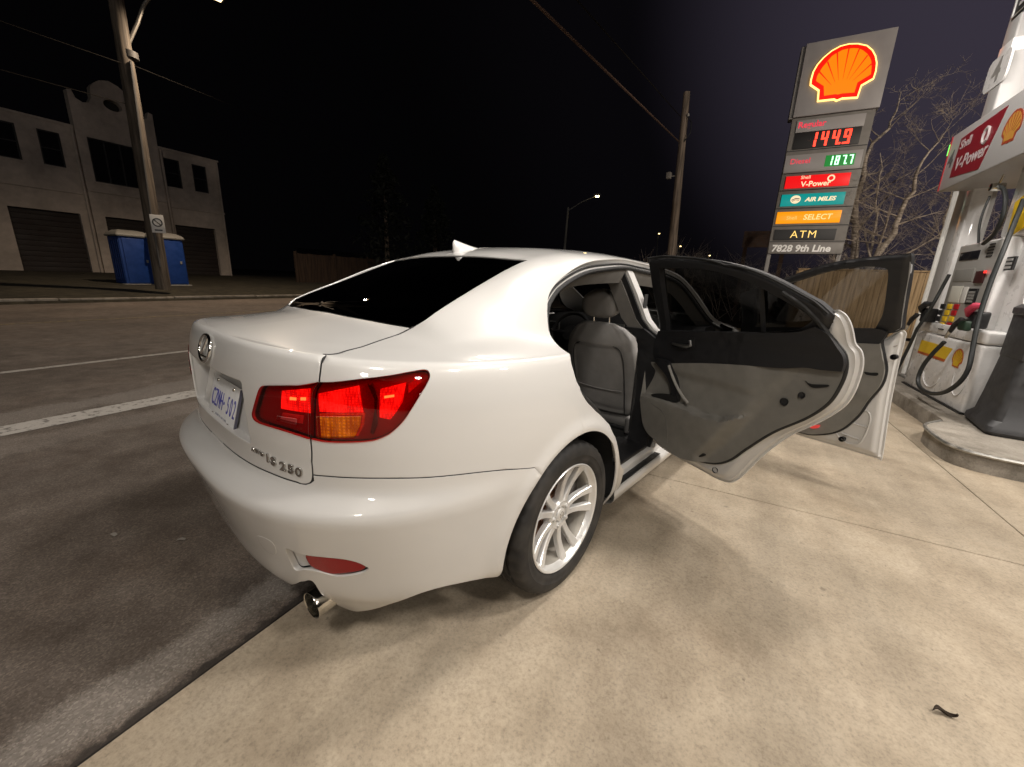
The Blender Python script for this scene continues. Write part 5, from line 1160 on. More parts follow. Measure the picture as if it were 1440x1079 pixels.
# ------------------------------------------------------------------ canopy over the pumps with its lamps (above and behind the view; it lights the place)
CANW = pm('canopy_white_soffit', (.70, .70, .69), .5)
ZC_ = 5.15
CAN_S0, CAN_S1, CAN_N0, CAN_N1 = -10.0, 4.3, .6, 11.5
can = road_thing('forecourt_canopy', 'white flat forecourt canopy carried on the tall column above the pumps', 'canopy', 0, 0)
mb = MB(); mb.box((CAN_N0, CAN_S0, ZC_), (CAN_N1, CAN_S1, ZC_+.9), bev=.03); mb.build('roof', CANW, can)
LAMPS = [(1.65, 1.5, 1.12), (4.4, 1.0, 1.7), (1.65, -3.6, .85), (5.2, -1.2, 1.0), (7.6, 2.2, .8), (2.0, 3.95, .62), (7.0, -5.4, .7), (2.6, -7.8, .8)]
LAMP_W = 390
for n_, s_, k_ in LAMPS:
    fx = MB(); fx.box((n_-.30, s_-.30, ZC_-.035), (n_+.30, s_+.30, ZC_-.001), bev=.01); fo_ = fx.build('canopy_lamp', pm('lamp_housing', (.6, .6, .6), .4), can)
    fx = MB(); fx.add([(n_-.22, s_-.22, ZC_-.037), (n_+.22, s_-.22, ZC_-.037), (n_+.22, s_+.22, ZC_-.037), (n_-.22, s_+.22, ZC_-.037)], [(0, 3, 2, 1)]); fx.build('diffuser', emit_mat('lamp_diffuser', (1.0, .95, .88), 6.0), fo_, smooth=False)
    l = bpy.data.lights.new('canopy_light', 'SPOT'); l.spot_size = R(176); l.spot_blend = .25; l.shadow_soft_size = .32; l.energy = LAMP_W*k_; l.color = (1.0, .935, .865); o = bpy.data.objects.new('canopy_light', l); COL.objects.link(o); o.parent = fo_; o.location = (n_, s_, ZC_-.26)
# tall lamp added behind the view to brighten sign, trees and building
ll = thing('fill_lamp', 'tall grey fill lamp added out of view at the back of the forecourt', 'lamp', (6.5, -12.0, 0))
mb = MB(); mb.tube([(0, 0, 0), (0, 0, 8.6)], [.10, .06], 12); mb.build('pole', pm('fill_lamp_grey', (.25, .25, .25), .4, .6), ll); mb = MB(); mb.box((-.5, -.2, 8.6), (.1, .2, 8.75), bev=.03); lhd = mb.build('lamp_head', pm('fill_lamp_head', (.25, .25, .25), .4, .6), ll)
l = bpy.data.lights.new('fill_light', 'SPOT'); l.spot_size = R(170); l.spot_blend = .3; l.shadow_soft_size = .15; l.energy = 2600; l.color = (1.0, .95, .90); o = bpy.data.objects.new('fill_light', l); COL.objects.link(o); o.parent = lhd; o.location = (-.2, 0, 8.5); o.rotation_euler = (R(55), 0, R(12))
l2_ = thing('fill_lamp', 'shorter fill lamp added out of view, aimed at the price sign and trees', 'lamp', (9.5, 8.0, 0))  # second added lamp, out of frame, lifts the sign and trees
mb = MB(); mb.tube([(0, 0, 0), (0, 0, 6.3)], [.09, .06], 12); mb.build('pole', pm('fill_lamp_grey', (.25, .25, .25), .4, .6), l2_); mb = MB(); mb.box((-.35, -.2, 6.3), (.1, .2, 6.42), bev=.03); lhd = mb.build('lamp_head', pm('fill_lamp_head', (.25, .25, .25), .4, .6), l2_)
l = bpy.data.lights.new('fill_light', 'SPOT'); l.spot_size = R(95); l.spot_blend = .5; l.shadow_soft_size = .15; l.energy = 2600; l.color = (1.0, .88, .74); o = bpy.data.objects.new('fill_light', l); COL.objects.link(o); o.parent = lhd; o.location = (-.45, 0, 6.2); o.rotation_euler = Vector((-8.0, 7.0, -1.2)).to_track_quat('-Z', 'Y').to_euler()
# ------------------------------------------------------------------ pump island
isl = [(3.22, 16), (3.22, 3.42), (3.20, 3.34), (3.10, 3.22), (3.02, 3.10), (2.985, 2.95), (2.975, 2.72), (2.99, 2.56), (3.05, 2.46), (3.16, 2.40), (3.32, 2.365), (3.6, 2.35), (4.4, 2.35), (4.6, 2.45), (4.7, 2.7), (4.7, 3.2), (4.62, 3.4), (4.62, 16)]
isl = np.array(isl); isl[isl[:, 1] > 10, 1] = 6.9
ip = np.vstack([cr_spline(isl[:2], .2), cr_spline(isl[1:13], .04)[1:], cr_spline(isl[12:17], .05)[1:], isl[17:]])
ISL = road_thing('pump_island', 'low concrete kerbed island the fuel pump stands on', 'kerb island', 0, 0)
def ringmesh(poly, rows, cap=True):
    V = []; F = []; n = len(poly)
    for ins, z in rows: V += [(x, y, z) for x, y in inset_poly(poly, ins)]
    for r_ in range(len(rows)-1):
        for i in range(n): F.append((r_*n+i, r_*n+(i+1) % n, (r_+1)*n+(i+1) % n, (r_+1)*n+i))
    if cap: F.append(tuple((len(rows)-1)*n+i for i in range(n)))
    return V, F
if area2(ip) < 0: ip = ip[::-1]
V, F = ringmesh(ip, [(0, -.02), (.004, .125), (.012, .145), (.028, .152), (.08, .153), (.085, .151)]); o = link_mesh('kerb', V, F, KERB, ISL, autosmooth=40); weld(o, 1e-5)
nose = np.array([p for p in cr_spline(isl[2:12], .03)])
mb = MB(); mb.tube([(p[0]+.0, p[1], .140) for p in nose], .014, 6); mb.build('steel_edge', pm('worn_steel_edge', (.42, .41, .38), .42, .8, noise=(20, .3)), ISL)
# ------------------------------------------------------------------ fuel pump (local: x = into the island, y = along it, z up; near face corner at the origin)
P0 = np.array([2.513, 4.40, .152]); PS, PN = sn(P0)
WHT = pm('pump_white_enamel', (.72, .71, .70), .28, coat=.4, noise=(12, .05)); SILV = pm('pump_silver_panel', (.42, .41, .39), .4, .3); PGREY = pm('pump_grey', (.24, .235, .22), .45); HOSE = pm('hose_rubber', (.014, .016, .016), .5)
RED = pm('sign_red', (.42, .012, .018), .4); YEL = pm('sign_yellow', (.70, .46, .02), .45); SCREEN = pm('screen_dark', (.015, .015, .018), .12)
pump = thing('fuel_pump', 'white two-sided fuel pump with silver display panel, black hoses and coloured grade buttons', 'fuel pump', tuple(P0), RZ)
def pf(px, n0=0.0):      # place on the pump's near face -> local (y, z)
    s_, z_ = on_n(px, PN+n0); return s_-PS, z_-P0[2]
mb = MB(); mb.box((0, 0, 0), (.62, 1.48, .672), bev=.03); mb.build('lower_cabinet', WHT, pump)
mb = MB(); mb.box((.006, .0, .678), (.614, 1.48, .80), bev=.025); mb.build('hose_shelf', WHT, pump)
mb = MB(); mb.box((.06, .30, .795), (.56, 1.16, 1.66), bev=.02); mb.build('upper_cabinet', WHT, pump)
mb = MB(); mb.box((.035, .34, .80), (.062, 1.14, 1.64), bev=.008); FACE = mb.build('display_panel', SILV, pump)
def facebox(name, px_, mat, d0, d1, par=FACE, n0=.035, bev=.004):
    a = [pf(p, n0) for p in px_]; y0, y1 = min(p[0] for p in a), max(p[0] for p in a); z0, z1 = min(p[1] for p in a), max(p[1] for p in a)
    # the quad seen is a rectangle on the face: take the mean of its opposite sides
    ys_ = sorted(p[0] for p in a); zs_ = sorted(p[1] for p in a); y0, y1 = np.mean(ys_[:2]), np.mean(ys_[2:]); z0, z1 = np.mean(zs_[:2]), np.mean(zs_[2:])
    b_ = MB(); b_.box((d0, y0, z0), (d1, y1, z1), bev=bev); return b_.build(name, mat, par), (y0, y1, z0, z1)
facebox('display', [(1353, 355), (1380, 352), (1375, 365), (1348, 367)], SCREEN, .028, .037)
for k_ in range(5):
    b_ = MB(); b_.box((.029, .44, 1.49+k_*.028), (.036, .54, 1.502+k_*.028)); b_.build('speaker_slot', BLACK, FACE, smooth=False)
facebox('grey_screen', [(1345, 379), (1372, 378), (1366, 396), (1340, 396)], PGREY, .030, .037)
o_, bb = facebox('notice', [(1341, 402), (1356, 403), (1347, 426), (1332, 425)], pm('notice_paper', (.55, .54, .48), .6), .029, .036)
facebox('notice', [(1357, 403), (1362, 404), (1357, 426), (1350, 427)], pm('notice_paper_white', (.62, .61, .58), .6), .0285, .036)
facebox('card_reader', [(1376, 381), (1388, 381), (1382, 399), (1370, 398)], pm('reader_dark_red', (.06, .02, .02), .3), .020, .037)
b_ = MB(); y_, z_ = pf((1386, 382.5), .02); b_.box((.014, y_-.02, z_-.012), (.021, y_+.02, z_+.012)); b_.build('reader_light', emit_mat('reader_red_light', (1, .04, .03), 1.6), FACE, smooth=False)
KP, bb = facebox('keypad', [(1366, 406), (1378, 406), (1370, 429), (1358, 428)], BLACK, .020, .037)
b_ = MB()
for i in range(3):
    for j in range(4): b_.box((.014, bb[0]+.02+i*(bb[1]-bb[0]-.04)/3, bb[2]+.02+j*(bb[3]-bb[2]-.04)/4), (.021, bb[0]+.012+(i+1)*(bb[1]-bb[0]-.04)/3, bb[2]+.012+(j+1)*(bb[3]-bb[2]-.04)/4), bev=.002)
b_.build('keys', PGREY, KP)
# grade buttons: three columns of small plates
cols = [pm('grade_black', (.02, .02, .022), .3), YEL, RED]
for i in range(3):
    for j in range(4):
        a = np.array(pf((1326+i*9.5-j*3.6, 431+j*8.6+i*.3), .03)); b_ = MB(); b_.box((.022, a[0]-.048, a[1]-.028), (.036, a[0]+.048, a[1]+.028), bev=.005)
        b_.build('grade_button', cols[i] if (i + (j == 2)) < 3 else YEL, FACE)
for px_, sz_, mt_ in (((1328, 433), .05, YEL),): pass
# nozzles in their boots
def nozzle(px_, flipc, cover):
    y_, z_ = pf(px_, -.06); nz = sub('nozzle', pump, (-.05, y_, z_))
    b_ = MB(); b_.box((-.03, -.06, -.14), (.09, .06, .02), bev=.02); b_.build('boot', BLACK, nz)
    b_ = MB(); b_.tube([(-.02, .05, -.02), (-.05, 0, .03), (-.045, -.07, .07), (-.01, -.12, .075)], [.028, .036, .034, .022], 10); b_.build('nozzle_cover', cover, nz)
    b_ = MB(); b_.tube([(-.055, .06, -.06), (-.075, .12, -.13), (-.085, .15, -.20)], [.026, .024, .018], 8); b_.build('handle', BLACK, nz)
    b_ = MB(); b_.tube([(-.085, .145, -.19), (-.09, .17, -.26)], [.017, .015], 10); b_.build('swivel', STEEL, nz)
    b_ = MB(); b_.tube([(-.05, -.05, -.05), (-.11, .02, -.09), (-.10, .10, -.12)], .007, 6); b_.build('trigger', BLACK, nz); return nz
nozzle((1302, 436), 1, BLACK); nozzle((1370, 441), 1, pm('pink_nozzle_cover', (.55, .05, .10), .35))
gn = MB(); y_, z_ = pf((1357, 458), -.09); gn.box((-.12, y_-.07, z_-.05), (-.06, y_+.07, z_+.05), bev=.02); gn.build('nozzle_sleeve', pm('dark_green_sleeve', (.012, .03, .016), .5), pump)
def hose(pts, r=.0165, name='hose'):
    q = [(n_, *pf(px_, n_)) for px_, n_ in pts]; b_ = MB(); b_.tube(cr_spline(np.array(q), .03), r, 10); return b_.build(name, HOSE, pump)
hose([((1328, 481), -.13), ((1312, 497), -.15), ((1298, 515), -.17), ((1291, 533), -.18), ((1295, 546), -.18), ((1310, 553.5), -.18), ((1330, 551), -.17), ((1350, 537), -.15), ((1362, 518), -.13), ((1368, 490), -.11), ((1376, 450), -.10), ((1392, 400), -.08), ((1410, 355), -.05), ((1428, 310), 0), ((1440, 280), .02)], .019)
hose([((1290, 462), -.13), ((1278, 488), -.14), ((1262, 520), -.15), ((1252, 540), -.15)], .0165)
hose([((1335, 386), -.02), ((1322, 410), -.05), ((1312, 428), -.08), ((1295, 455), -.12), ((1290, 462), -.13)], .0165)
hose([((1383, 343), .0), ((1398, 330), -.03), ((1409, 308), -.05), ((1414, 285), -.05), ((1412, 268), -.03), ((1404, 262), 0)], .0175)
hose([((1376, 342), .02), ((1377, 320), .0), ((1382, 300), .02), ((1392, 276), .05)], .010, 'hose_guide')
b_ = MB(); yy, zz_ = pf((1403, 263), -.0); b_.lathe([(0, .05), (.035, .045), (.04, 0), (.035, -.05), (0, -.055)], 16, Matrix.Translation((0, yy, zz_)) @ Matrix.Rotation(R(90), 4, 'Y')); b_.tube([(0, yy, zz_), (.0, yy-.05, zz_+.10)], .01, 6); b_.build('hose_swivel', STEEL, pump)
# yellow band, shell emblem, white hose loops of the front
def fquad(name, px_, mat, off, par):
    q = [pf(p) for p in px_]; b_ = MB(); b_.add([(off, y_, z_) for y_, z_ in q]+[(0.004, y_, z_) for y_, z_ in q], [(0, 1, 2, 3), (0, 4, 5, 1), (1, 5, 6, 2), (2, 6, 7, 3), (3, 7, 4, 0)]); return b_.build(name, mat, par, smooth=False)
fquad('yellow_band', [(1296.5, 478), (1340, 490.5), (1329.5, 505.5), (1291.5, 493)], YEL, -.003, pump); fquad('red_band', [(1291.5, 493), (1329.5, 505.5), (1327.5, 509), (1290.5, 496)], pm('band_orange_red', (.45, .09, .015), .4), -.003, pump)
SHELL_OUT = [(415, 590), (420, 540), (445, 450), (490, 370), (560, 290), (650, 215), (750, 160), (850, 135), (950, 133), (1050, 155), (1110, 205), (1145, 270), (1160, 350), (1150, 440), (1125, 520), (985, 600), (940, 735), (770, 745), (710, 770), (680, 755), (500, 775), (510, 655)]
SHELL_IN = [(467, 555), (480, 500), (505, 455), (540, 400), (595, 335), (650, 270), (700, 238), (770, 200), (835, 185), (900, 178), (965, 182), (1010, 205), (1060, 245), (1090, 290), (1105, 330), (1108, 400), (1100, 480), (945, 575), (910, 690), (770, 700), (720, 713), (690, 708), (560, 728), (556, 615)]
RIBS = [((505, 450), (645, 605)), ((600, 335), (685, 570)), ((712, 230), (725, 545)), ((848, 180), (775, 540)), ((968, 185), (820, 540)), ((1062, 262), (850, 540)), ((1106, 362), (885, 560))]
SG_S = 14.0
def spx(p): return (1090+p[0]/8.3, 50+p[1]/8.3)
SO = np.array([on_s(spx(p), SG_S) for p in SHELL_OUT]); SI = np.array([on_s(spx(p), SG_S) for p in SHELL_IN]); RB = [[on_s(spx(a), SG_S) for a in r_] for r_ in RIBS]
scx, scz = (SO.min(0)+SO.max(0))/2; SW = SO[:, 0].max()-SO[:, 0].min()
def shell_emblem(par, M, w, mats, names=('emblem_rim', 'emblem_face', 'emblem_rib'), d=.004, ribw=.030):
    """the scallop emblem in local xy of M, w wide"""
    k_ = w/SW; f_ = lambda a: [((x-scx)*k_, (z-scz)*k_) for x, z in a]; out = []
    so, si = f_(SO), f_(SI)
    def pr(name, poly, mat, h, z0):
        p2 = np.array(poly); p2 = p2 if area2(p2) > 0 else p2[::-1]; b_ = MB(); b_.prism([tuple(q) for q in p2], M @ Matrix.Translation((0, 0, z0)), h); o_ = b_.build(name, mat, par, smooth=False); return o_
    out.append(pr(names[0], so, mats[0], d, 0)); out.append(pr(names[1], si, mats[1], d*.5, d))
    b_ = MB()
    for a, c in RB:
        a, c = np.array(f_([a])[0]), np.array(f_([c])[0]); t_ = (c-a)/np.linalg.norm(c-a); nn = np.array([-t_[1], t_[0]])*ribw*w*.5
        q = [a+nn, a-nn, c-nn*.12, c+nn*.12]; q = q if area2(q) > 0 else q[::-1]; b_.prism([tuple(x) for x in q], M @ Matrix.Translation((0, 0, d*1.5)), d*.4)
    out.append(b_.build(names[2], mats[0], par, smooth=False)); return out
PFM = lambda y_, z_, off: frame_at((off, y_, z_), (0, -1, 0), (0, 0, 1))     # on the pump's near face, x to the reader's right
y_, z_ = pf((1347, 504)); shell_emblem(pump, PFM(y_, z_, -.001), .21, (pm('emblem_red', (.5, .10, .02), .4), YEL), d=.002, ribw=.035)
lp_ = []
for c_, w_, h_ in (((1310, 527), .40, .17), ((1352, 528), .26, .26), ((1280, 505), .16, .22)):
    a = pf(c_); b_ = MB(); b_.tube([(-.004, a[0]+w_*.5*math.cos(t), a[1]+h_*math.sin(t)*.8) for t in np.linspace(math.pi, 2*math.pi, 15)], .005, 6); b_.build('pressed_loop', WHT, pump)
b_ = MB(); b_.box((-.002, .86, .735), (.01, .98, .748)); b_.build('slot', BLACK, pump, smooth=False)
b_ = MB(); b_.box((-.012, -.015, -.001), (.635, 1.495, .018)); b_.build('plinth', BLACK, pump, smooth=False)
# rounded end of the pump with its swept white cover
cv = MB(); prof = [(.0, .655), (-.05, .70), (-.075, .78), (-.060, .90), (.02, 1.10), (.10, 1.30), (.16, 1.50), (.18, 1.70)]
n = len(prof); vs = [(x_, y_, z_) for x_ in (.16, .60) for y_, z_ in prof]+[(x_, .32, z_) for x_ in (.16, .60) for y_, z_ in prof]
cv.add(vs, [(i, i+1, n+i+1, n+i) for i in range(n-1)]+[(i, 2*n+i, 2*n+i+1, i+1) for i in range(n-1)]+[(n+i, n+i+1, 3*n+i+1, 3*n+i) for i in range(n-1)]); cv.build('end_cover', WHT, pump, auto=50)
b_ = MB(); b_.tube([(.20, -.055, .97), (.26, -.09, 1.02), (.34, -.06, 1.08), (.42, .0, 1.12)], [.045, .05, .045, .03], 10); b_.build('end_nozzle', BLACK, pump); b_ = MB(); b_.tube([(.34, -.02, 1.13), (.42, .02, 1.22), (.52, .06, 1.32)], .03, 6); b_.build('blue_strip', pm('slate_blue', (.05, .07, .14), .4), pump)
b_ = MB(); yy, zz_ = pf((1420, 371), .10); b_.box((.085, yy-.10, zz_-.06), (.10, yy+.10, zz_+.06)); DP = b_.build('decal_plate', BLACK, pump, smooth=False)
b_ = MB()
for k_ in range(3): b_.box((.082, yy-.07, zz_-.045+k_*.035), (.086, yy+.07, zz_-.025+k_*.035))
b_.build('decal_print', pm('decal_white', (.5, .5, .5), .5), DP, smooth=False)
# upper housing and posts carrying the sign box
uh = MB(); uh.box((.10, .08, 1.655), (.52, .62, 2.36), bev=.05); uh.build('hose_tower', WHT, pump)
b_ = MB(); q4 = [pf(p, .07) for p in ((1424, 285), (1440, 272), (1440, 318), (1412, 333))]; b_.add([(.085, y_, z_) for y_, z_ in q4]+[(.11, y_, z_) for y_, z_ in q4], [(0, 1, 2, 3), (0, 4, 5, 1), (1, 5, 6, 2), (2, 6, 7, 3), (3, 7, 4, 0)]); b_.build('yellow_placard', YEL, pump, smooth=False)
for px_a, r_, nm in (((1300, 425), .030, 'sign_post'), ((1338, 400), .085, 'sign_post')):
    s_, z_ = on_n(px_a, PN+.25); b_ = MB(); M = Matrix.Translation((.25, s_-PS, 0)); b_.lathe([(r_, 0), (r_, 2.45)], 20, M) if r_ < .05 else b_.box((.25-r_, s_-PS-r_, 0), (.25+r_, s_-PS+r_, 2.4), bev=.012); b_.build(nm, WHT if r_ > .05 else pm('post_bright_white', (.80, .79, .75), .35), pump)
# sign box on top
tq = [on_n(p, PN-.10) for p in ((1320, 265.5), (1341.7, 189), (1440, 127.6), (1440, 222))]
ty1, tz0, tz1 = (tq[0][0]+tq[1][0])/2-PS, tq[0][1]-P0[2], tq[1][1]-P0[2]
tz0 = (tq[0][1]+tq[3][1])/2-P0[2]; tz1 = (tq[1][1]+tq[2][1])/2-P0[2]
SB = road_thing('pump_sign', 'white sign box with red fuel grade panel and pecten on top of the pump', 'sign', *sn(P0), P0[2])
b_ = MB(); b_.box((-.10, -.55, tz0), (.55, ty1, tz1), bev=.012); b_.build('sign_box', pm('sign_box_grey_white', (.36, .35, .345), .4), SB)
def tf(px_): s_, z_ = on_n(px_, PN-.10); return s_-PS, z_-P0[2]
rq = [tf(p) for p in ((1352.8, 195), (1419, 148), (1376, 238), (1335.4, 250.5))]
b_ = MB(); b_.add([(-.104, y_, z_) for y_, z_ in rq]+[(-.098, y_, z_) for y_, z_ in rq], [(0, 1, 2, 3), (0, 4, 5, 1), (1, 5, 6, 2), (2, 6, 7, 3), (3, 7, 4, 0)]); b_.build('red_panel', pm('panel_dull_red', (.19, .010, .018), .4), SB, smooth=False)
TFM = lambda y_, z_, off: frame_at((off, y_, z_), (0, -1, 0), (0, 0, 1))
PRW = pm('print_pale', (.45, .40, .40), .5)
y_, z_ = tf((1362, 221)); text_obj('lettering', 'V-Power', .185, TFM(y_-.05, z_-.02, -.1055), PRW, SB, .002, .003, shear=.15, align='CENTER')
y_, z_ = tf((1358, 205)); text_obj('lettering', 'Shell', .13, TFM(y_, z_+.03, -.1055), PRW, SB, .002, .002)
y_, z_ = tf((1337, 226)); text_obj('lettering', '4', .26, TFM(y_, z_, -.103), pm('print_dark', (.10, .10, .10), .5), SB, .002, .004)
y_, z_ = tf((1388, 190)); b_ = MB(); b_.tube([(-.1055, y_+.055*math.cos(t), z_+.075*math.sin(t)) for t in np.linspace(0, 2*math.pi, 9)[:-1]], .014, 6, closed=True); b_.build('power_badge', PRW, SB)
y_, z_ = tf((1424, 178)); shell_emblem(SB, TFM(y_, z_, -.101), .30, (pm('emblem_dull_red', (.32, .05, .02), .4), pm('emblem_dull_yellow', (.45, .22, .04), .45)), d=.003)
b_ = MB(); b_.box((-.106, ty1-.012, tz0+.01), (-.08, ty1+.004, tz1-.01)); b_.build('red_edge', RED, SB, smooth=False)
gl_ = MB(); gl_.box((-.112, ty1-.005, tz0+.40), (-.095, ty1+.006, tz0+.52)); gl_.build('green_indicator', emit_mat('green_indicator', (.2, 1, .15), 1.2), SB, smooth=False)
# canopy column with number flag and black notice
cs_, cz_ = on_n((1412, 150), PN+.30)
COLM = road_thing('canopy_column', 'tall white steel column rising behind the pump sign', 'column', cs_, PN+.30, .152)
b_ = MB(); b_.box((-.13, -.13, 0), (.13, .13, ZC_-.153), bev=.02); b_.build('shaft', pm('column_white', (.40, .39, .38), .4), COLM); b_ = MB(); b_.box((-.135, -.135, 3.72), (.135, .135, 3.86), bev=.01); b_.build('bracket', WHT, COLM); b_ = MB(); b_.box((-.18, -.18, 0), (.18, .18, .03), bev=.005); b_.build('base_plate', PGREY, COLM)
fl4 = road_thing('pump_number_flag', 'white round-cornered flag sign with a grey 4 on the column', 'sign', cs_, PN+.17, .152)
fq = [on_n(p, PN+.17) for p in ((1386, 128), (1389, 108), (1401, 84), (1426, 64), (1413, 112))]
fy = [q[0]-cs_ for q in fq]; fz = [q[1]-.152 for q in fq]
FM = lambda y_, z_, off: frame_at((off, y_, z_), (0, -1, 0), (0, 0, 1))
y1_, y0_ = max(fy), min(min(fy), .12); z0_, z1_ = min(fz), np.mean([fz[2], fz[3]])
fp = rrect(-y1_, -y0_, z0_, z1_, .09); b_ = MB(); b_.prism([tuple(p) for p in fp], FM(0, 0, 0.01), .02); b_.build('plate', WHT, fl4, smooth=False)
text_obj('numeral', '4', .34, FM((y1_+y0_)/2, (z0_+z1_)/2, -.0115), PGREY, fl4, .002, .008)
nb_ = road_thing('notice_sign', 'black notice with a white border high on the column', 'sign', cs_, PN+.165, .152)
q2 = on_n((1421, 31), PN+.165); q3 = on_n((1432, -8), PN+.165); b_ = MB(); yb, zb_ = q2[0]-cs_, q2[1]-.152; b_.box((0, yb-.62, zb_), (.015, yb, zb_+.66), bev=.003); b_.build('panel', BLACK, nb_)
b_ = MB(); b_.tube([(-.003, yb-.03, zb_+.03), (-.003, yb-.03, zb_+.63), (-.003, yb-.59, zb_+.63), (-.003, yb-.59, zb_+.03)], .010, 4, closed=True); b_.build('border', WHT, nb_, smooth=False)
b_ = MB()
for k_ in range(5): b_.box((-.004, yb-.53+.03*(k_ % 2), zb_+.10+k_*.10), (0, yb-.10, zb_+.135+k_*.10))
b_.build('print', WHT, nb_, smooth=False)
# ------------------------------------------------------------------ waste bin on the island end
bc = at((1367, 598), 2, .153); bs_, bn2 = sn(bc)
BIN = road_thing('waste_bin', 'dark grey plastic forecourt waste bin with flared skirt and open front', 'bin', bs_-.03, bn2+.31, .153, turn=R(-8))
BINM = pm('bin_charcoal', (.036, .036, .038), .55, noise=(20, .2), bump=(200, .2))
def loftbox(rows, r=.05):
    V = []; F = []; m_ = None
    for hw, hd_, z in rows:
        p = rrect(-hw, hw, -hd_, hd_, min(r, hw*.5), 1.0); m_ = len(p); V += [(x, y, z) for x, y in p]
    for i in range(len(rows)-1):
        for j in range(m_): F.append((i*m_+j, i*m_+(j+1) % m_, (i+1)*m_+(j+1) % m_, (i+1)*m_+j))
    F.append(tuple((len(rows)-1)*m_+j for j in range(m_))); return V, F
V, F = loftbox([(.29, .29, 0), (.31, .31, .03), (.305, .305, .075), (.27, .27, .12), (.255, .255, .30), (.235, .235, .62)]); link_mesh('skirt', V, F, BINM, BIN, autosmooth=35)
b_ = MB(); b_.box((-.215, -.215, .62), (.215, .215, .64)); 
for sx in (-1, 1): b_.box((sx*.215-.02, -.232, .615), (sx*.215+.02, .225, .99), bev=.012)
b_.box((-.235, .19, .615), (.235, .226, .99), bev=.012); b_.build('hood_sides', BINM, BIN)
V, F = loftbox([(.235, .235, .97), (.25, .25, .985), (.25, .25, 1.03), (.22, .22, 1.06), (.12, .12, 1.075)]); link_mesh('lid', V, F, BINM, BIN, autosmooth=35)
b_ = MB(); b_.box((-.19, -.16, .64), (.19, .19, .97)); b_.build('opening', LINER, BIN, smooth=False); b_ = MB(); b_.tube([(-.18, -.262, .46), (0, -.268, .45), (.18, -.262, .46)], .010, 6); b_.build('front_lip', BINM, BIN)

# ------------------------------------------------------------------ lit price sign by the road
GW_ = pm('sign_grey_white', (.30, .28, .28), .4, noise=(4, .06)); GF_ = pm('sign_frame_grey', (.20, .185, .172), .45, noise=(5, .1)); GP_ = pm('sign_pale_panel', (.36, .34, .34), .4)
def ss(px_): n_, z_ = on_s(px_, SG_S); return n_, z_
tl, trr, br, bl_ = [ss(p) for p in ((1136.8, 60), (1263.6, 41.7), (1234.6, 155), (1113.4, 164))]
n0s, n1s = (tl[0]+bl_[0])/2, (trr[0]+br[0])/2; ztp = (tl[1]+trr[1])/2; zmid = (br[1]+bl_[1])/2
PY = road_thing('price_sign', 'tall lit fuel price sign with glowing pecten and red and green prices', 'price sign', SG_S, 0)
def sbox(name, a, b_, y0, y1, mat, par=PY, bev=.01):
    m_ = MB(); m_.box((a[0], y0, a[1]), (b_[0], y1, b_[1]), bev=bev); return m_.build(name, mat, par)
sbox('head_panel', (n0s, zmid), (n1s, ztp), -.06, .30, GW_)
sbox('side_edge', (n0s-.10, zmid-.02), (n0s-.004, ztp-.03), .0, .32, GF_)
lg0 = ss((1072, 374))[0]; lg1 = ss((1176, 366))[0]; n_l = ss((1094, 290))[0]; n_r = ss((1205, 270))[0]; zb_lo = ss((1128, 357))[1]
sbox('frame', (n0s+.0, zb_lo), (n1s-.06, zmid-.012), .0, .26, GF_)
for nn_ in (n0s+.05, n1s-.13): sbox('leg', (nn_-.045, -.02), (nn_+.07, zb_lo), .05, .20, GF_)
sbox('footing', (n0s-.2, -.05), (n1s+.2, .18), -.3, .6, KERB)
def rect(px_):
    q = [ss(p) for p in px_]; ns_ = sorted(p[0] for p in q); zs_ = sorted(p[1] for p in q); return (np.mean(ns_[:2]), np.mean(zs_[:2])), (np.mean(ns_[2:]), np.mean(zs_[2:]))
SM = lambda n_, z_, off: frame_at((n_, -off, z_), (1, 0, 0), (0, 0, 1))
def stext(body, px_, size, mat, par, off, **k): n_, z_ = ss(px_); return text_obj('lettering', body, size, SM(n_, z_, off), mat, par, .006, **k)
LRED = emit_mat('led_red', (1.0, .045, .02), 2.6); LGRN = emit_mat('led_green', (.10, 1.0, .22), 1.5); LBLK = pm('led_black', (.012, .010, .010), .5)
rg0, rg1 = rect([(1121.8, 168.5), (1217, 161.8), (1212.6, 178.5), (1118.4, 187)]); p1_ = sbox('regular_panel', (rg0[0], rg0[1]), (rg1[0]+.02, rg1[1]), -.03, .02, GP_, bev=.004)
stext('Regular', (1141.5, 175.5), .22, emit_mat('label_red', (1, .05, .09), .75), p1_, .034, bold=.004)
a, b_ = rect([(1118.4, 187), (1212, 179), (1207, 204), (1114, 210)]); dp_ = sbox('price_display', a, b_, -.025, .02, LBLK, bev=.004)
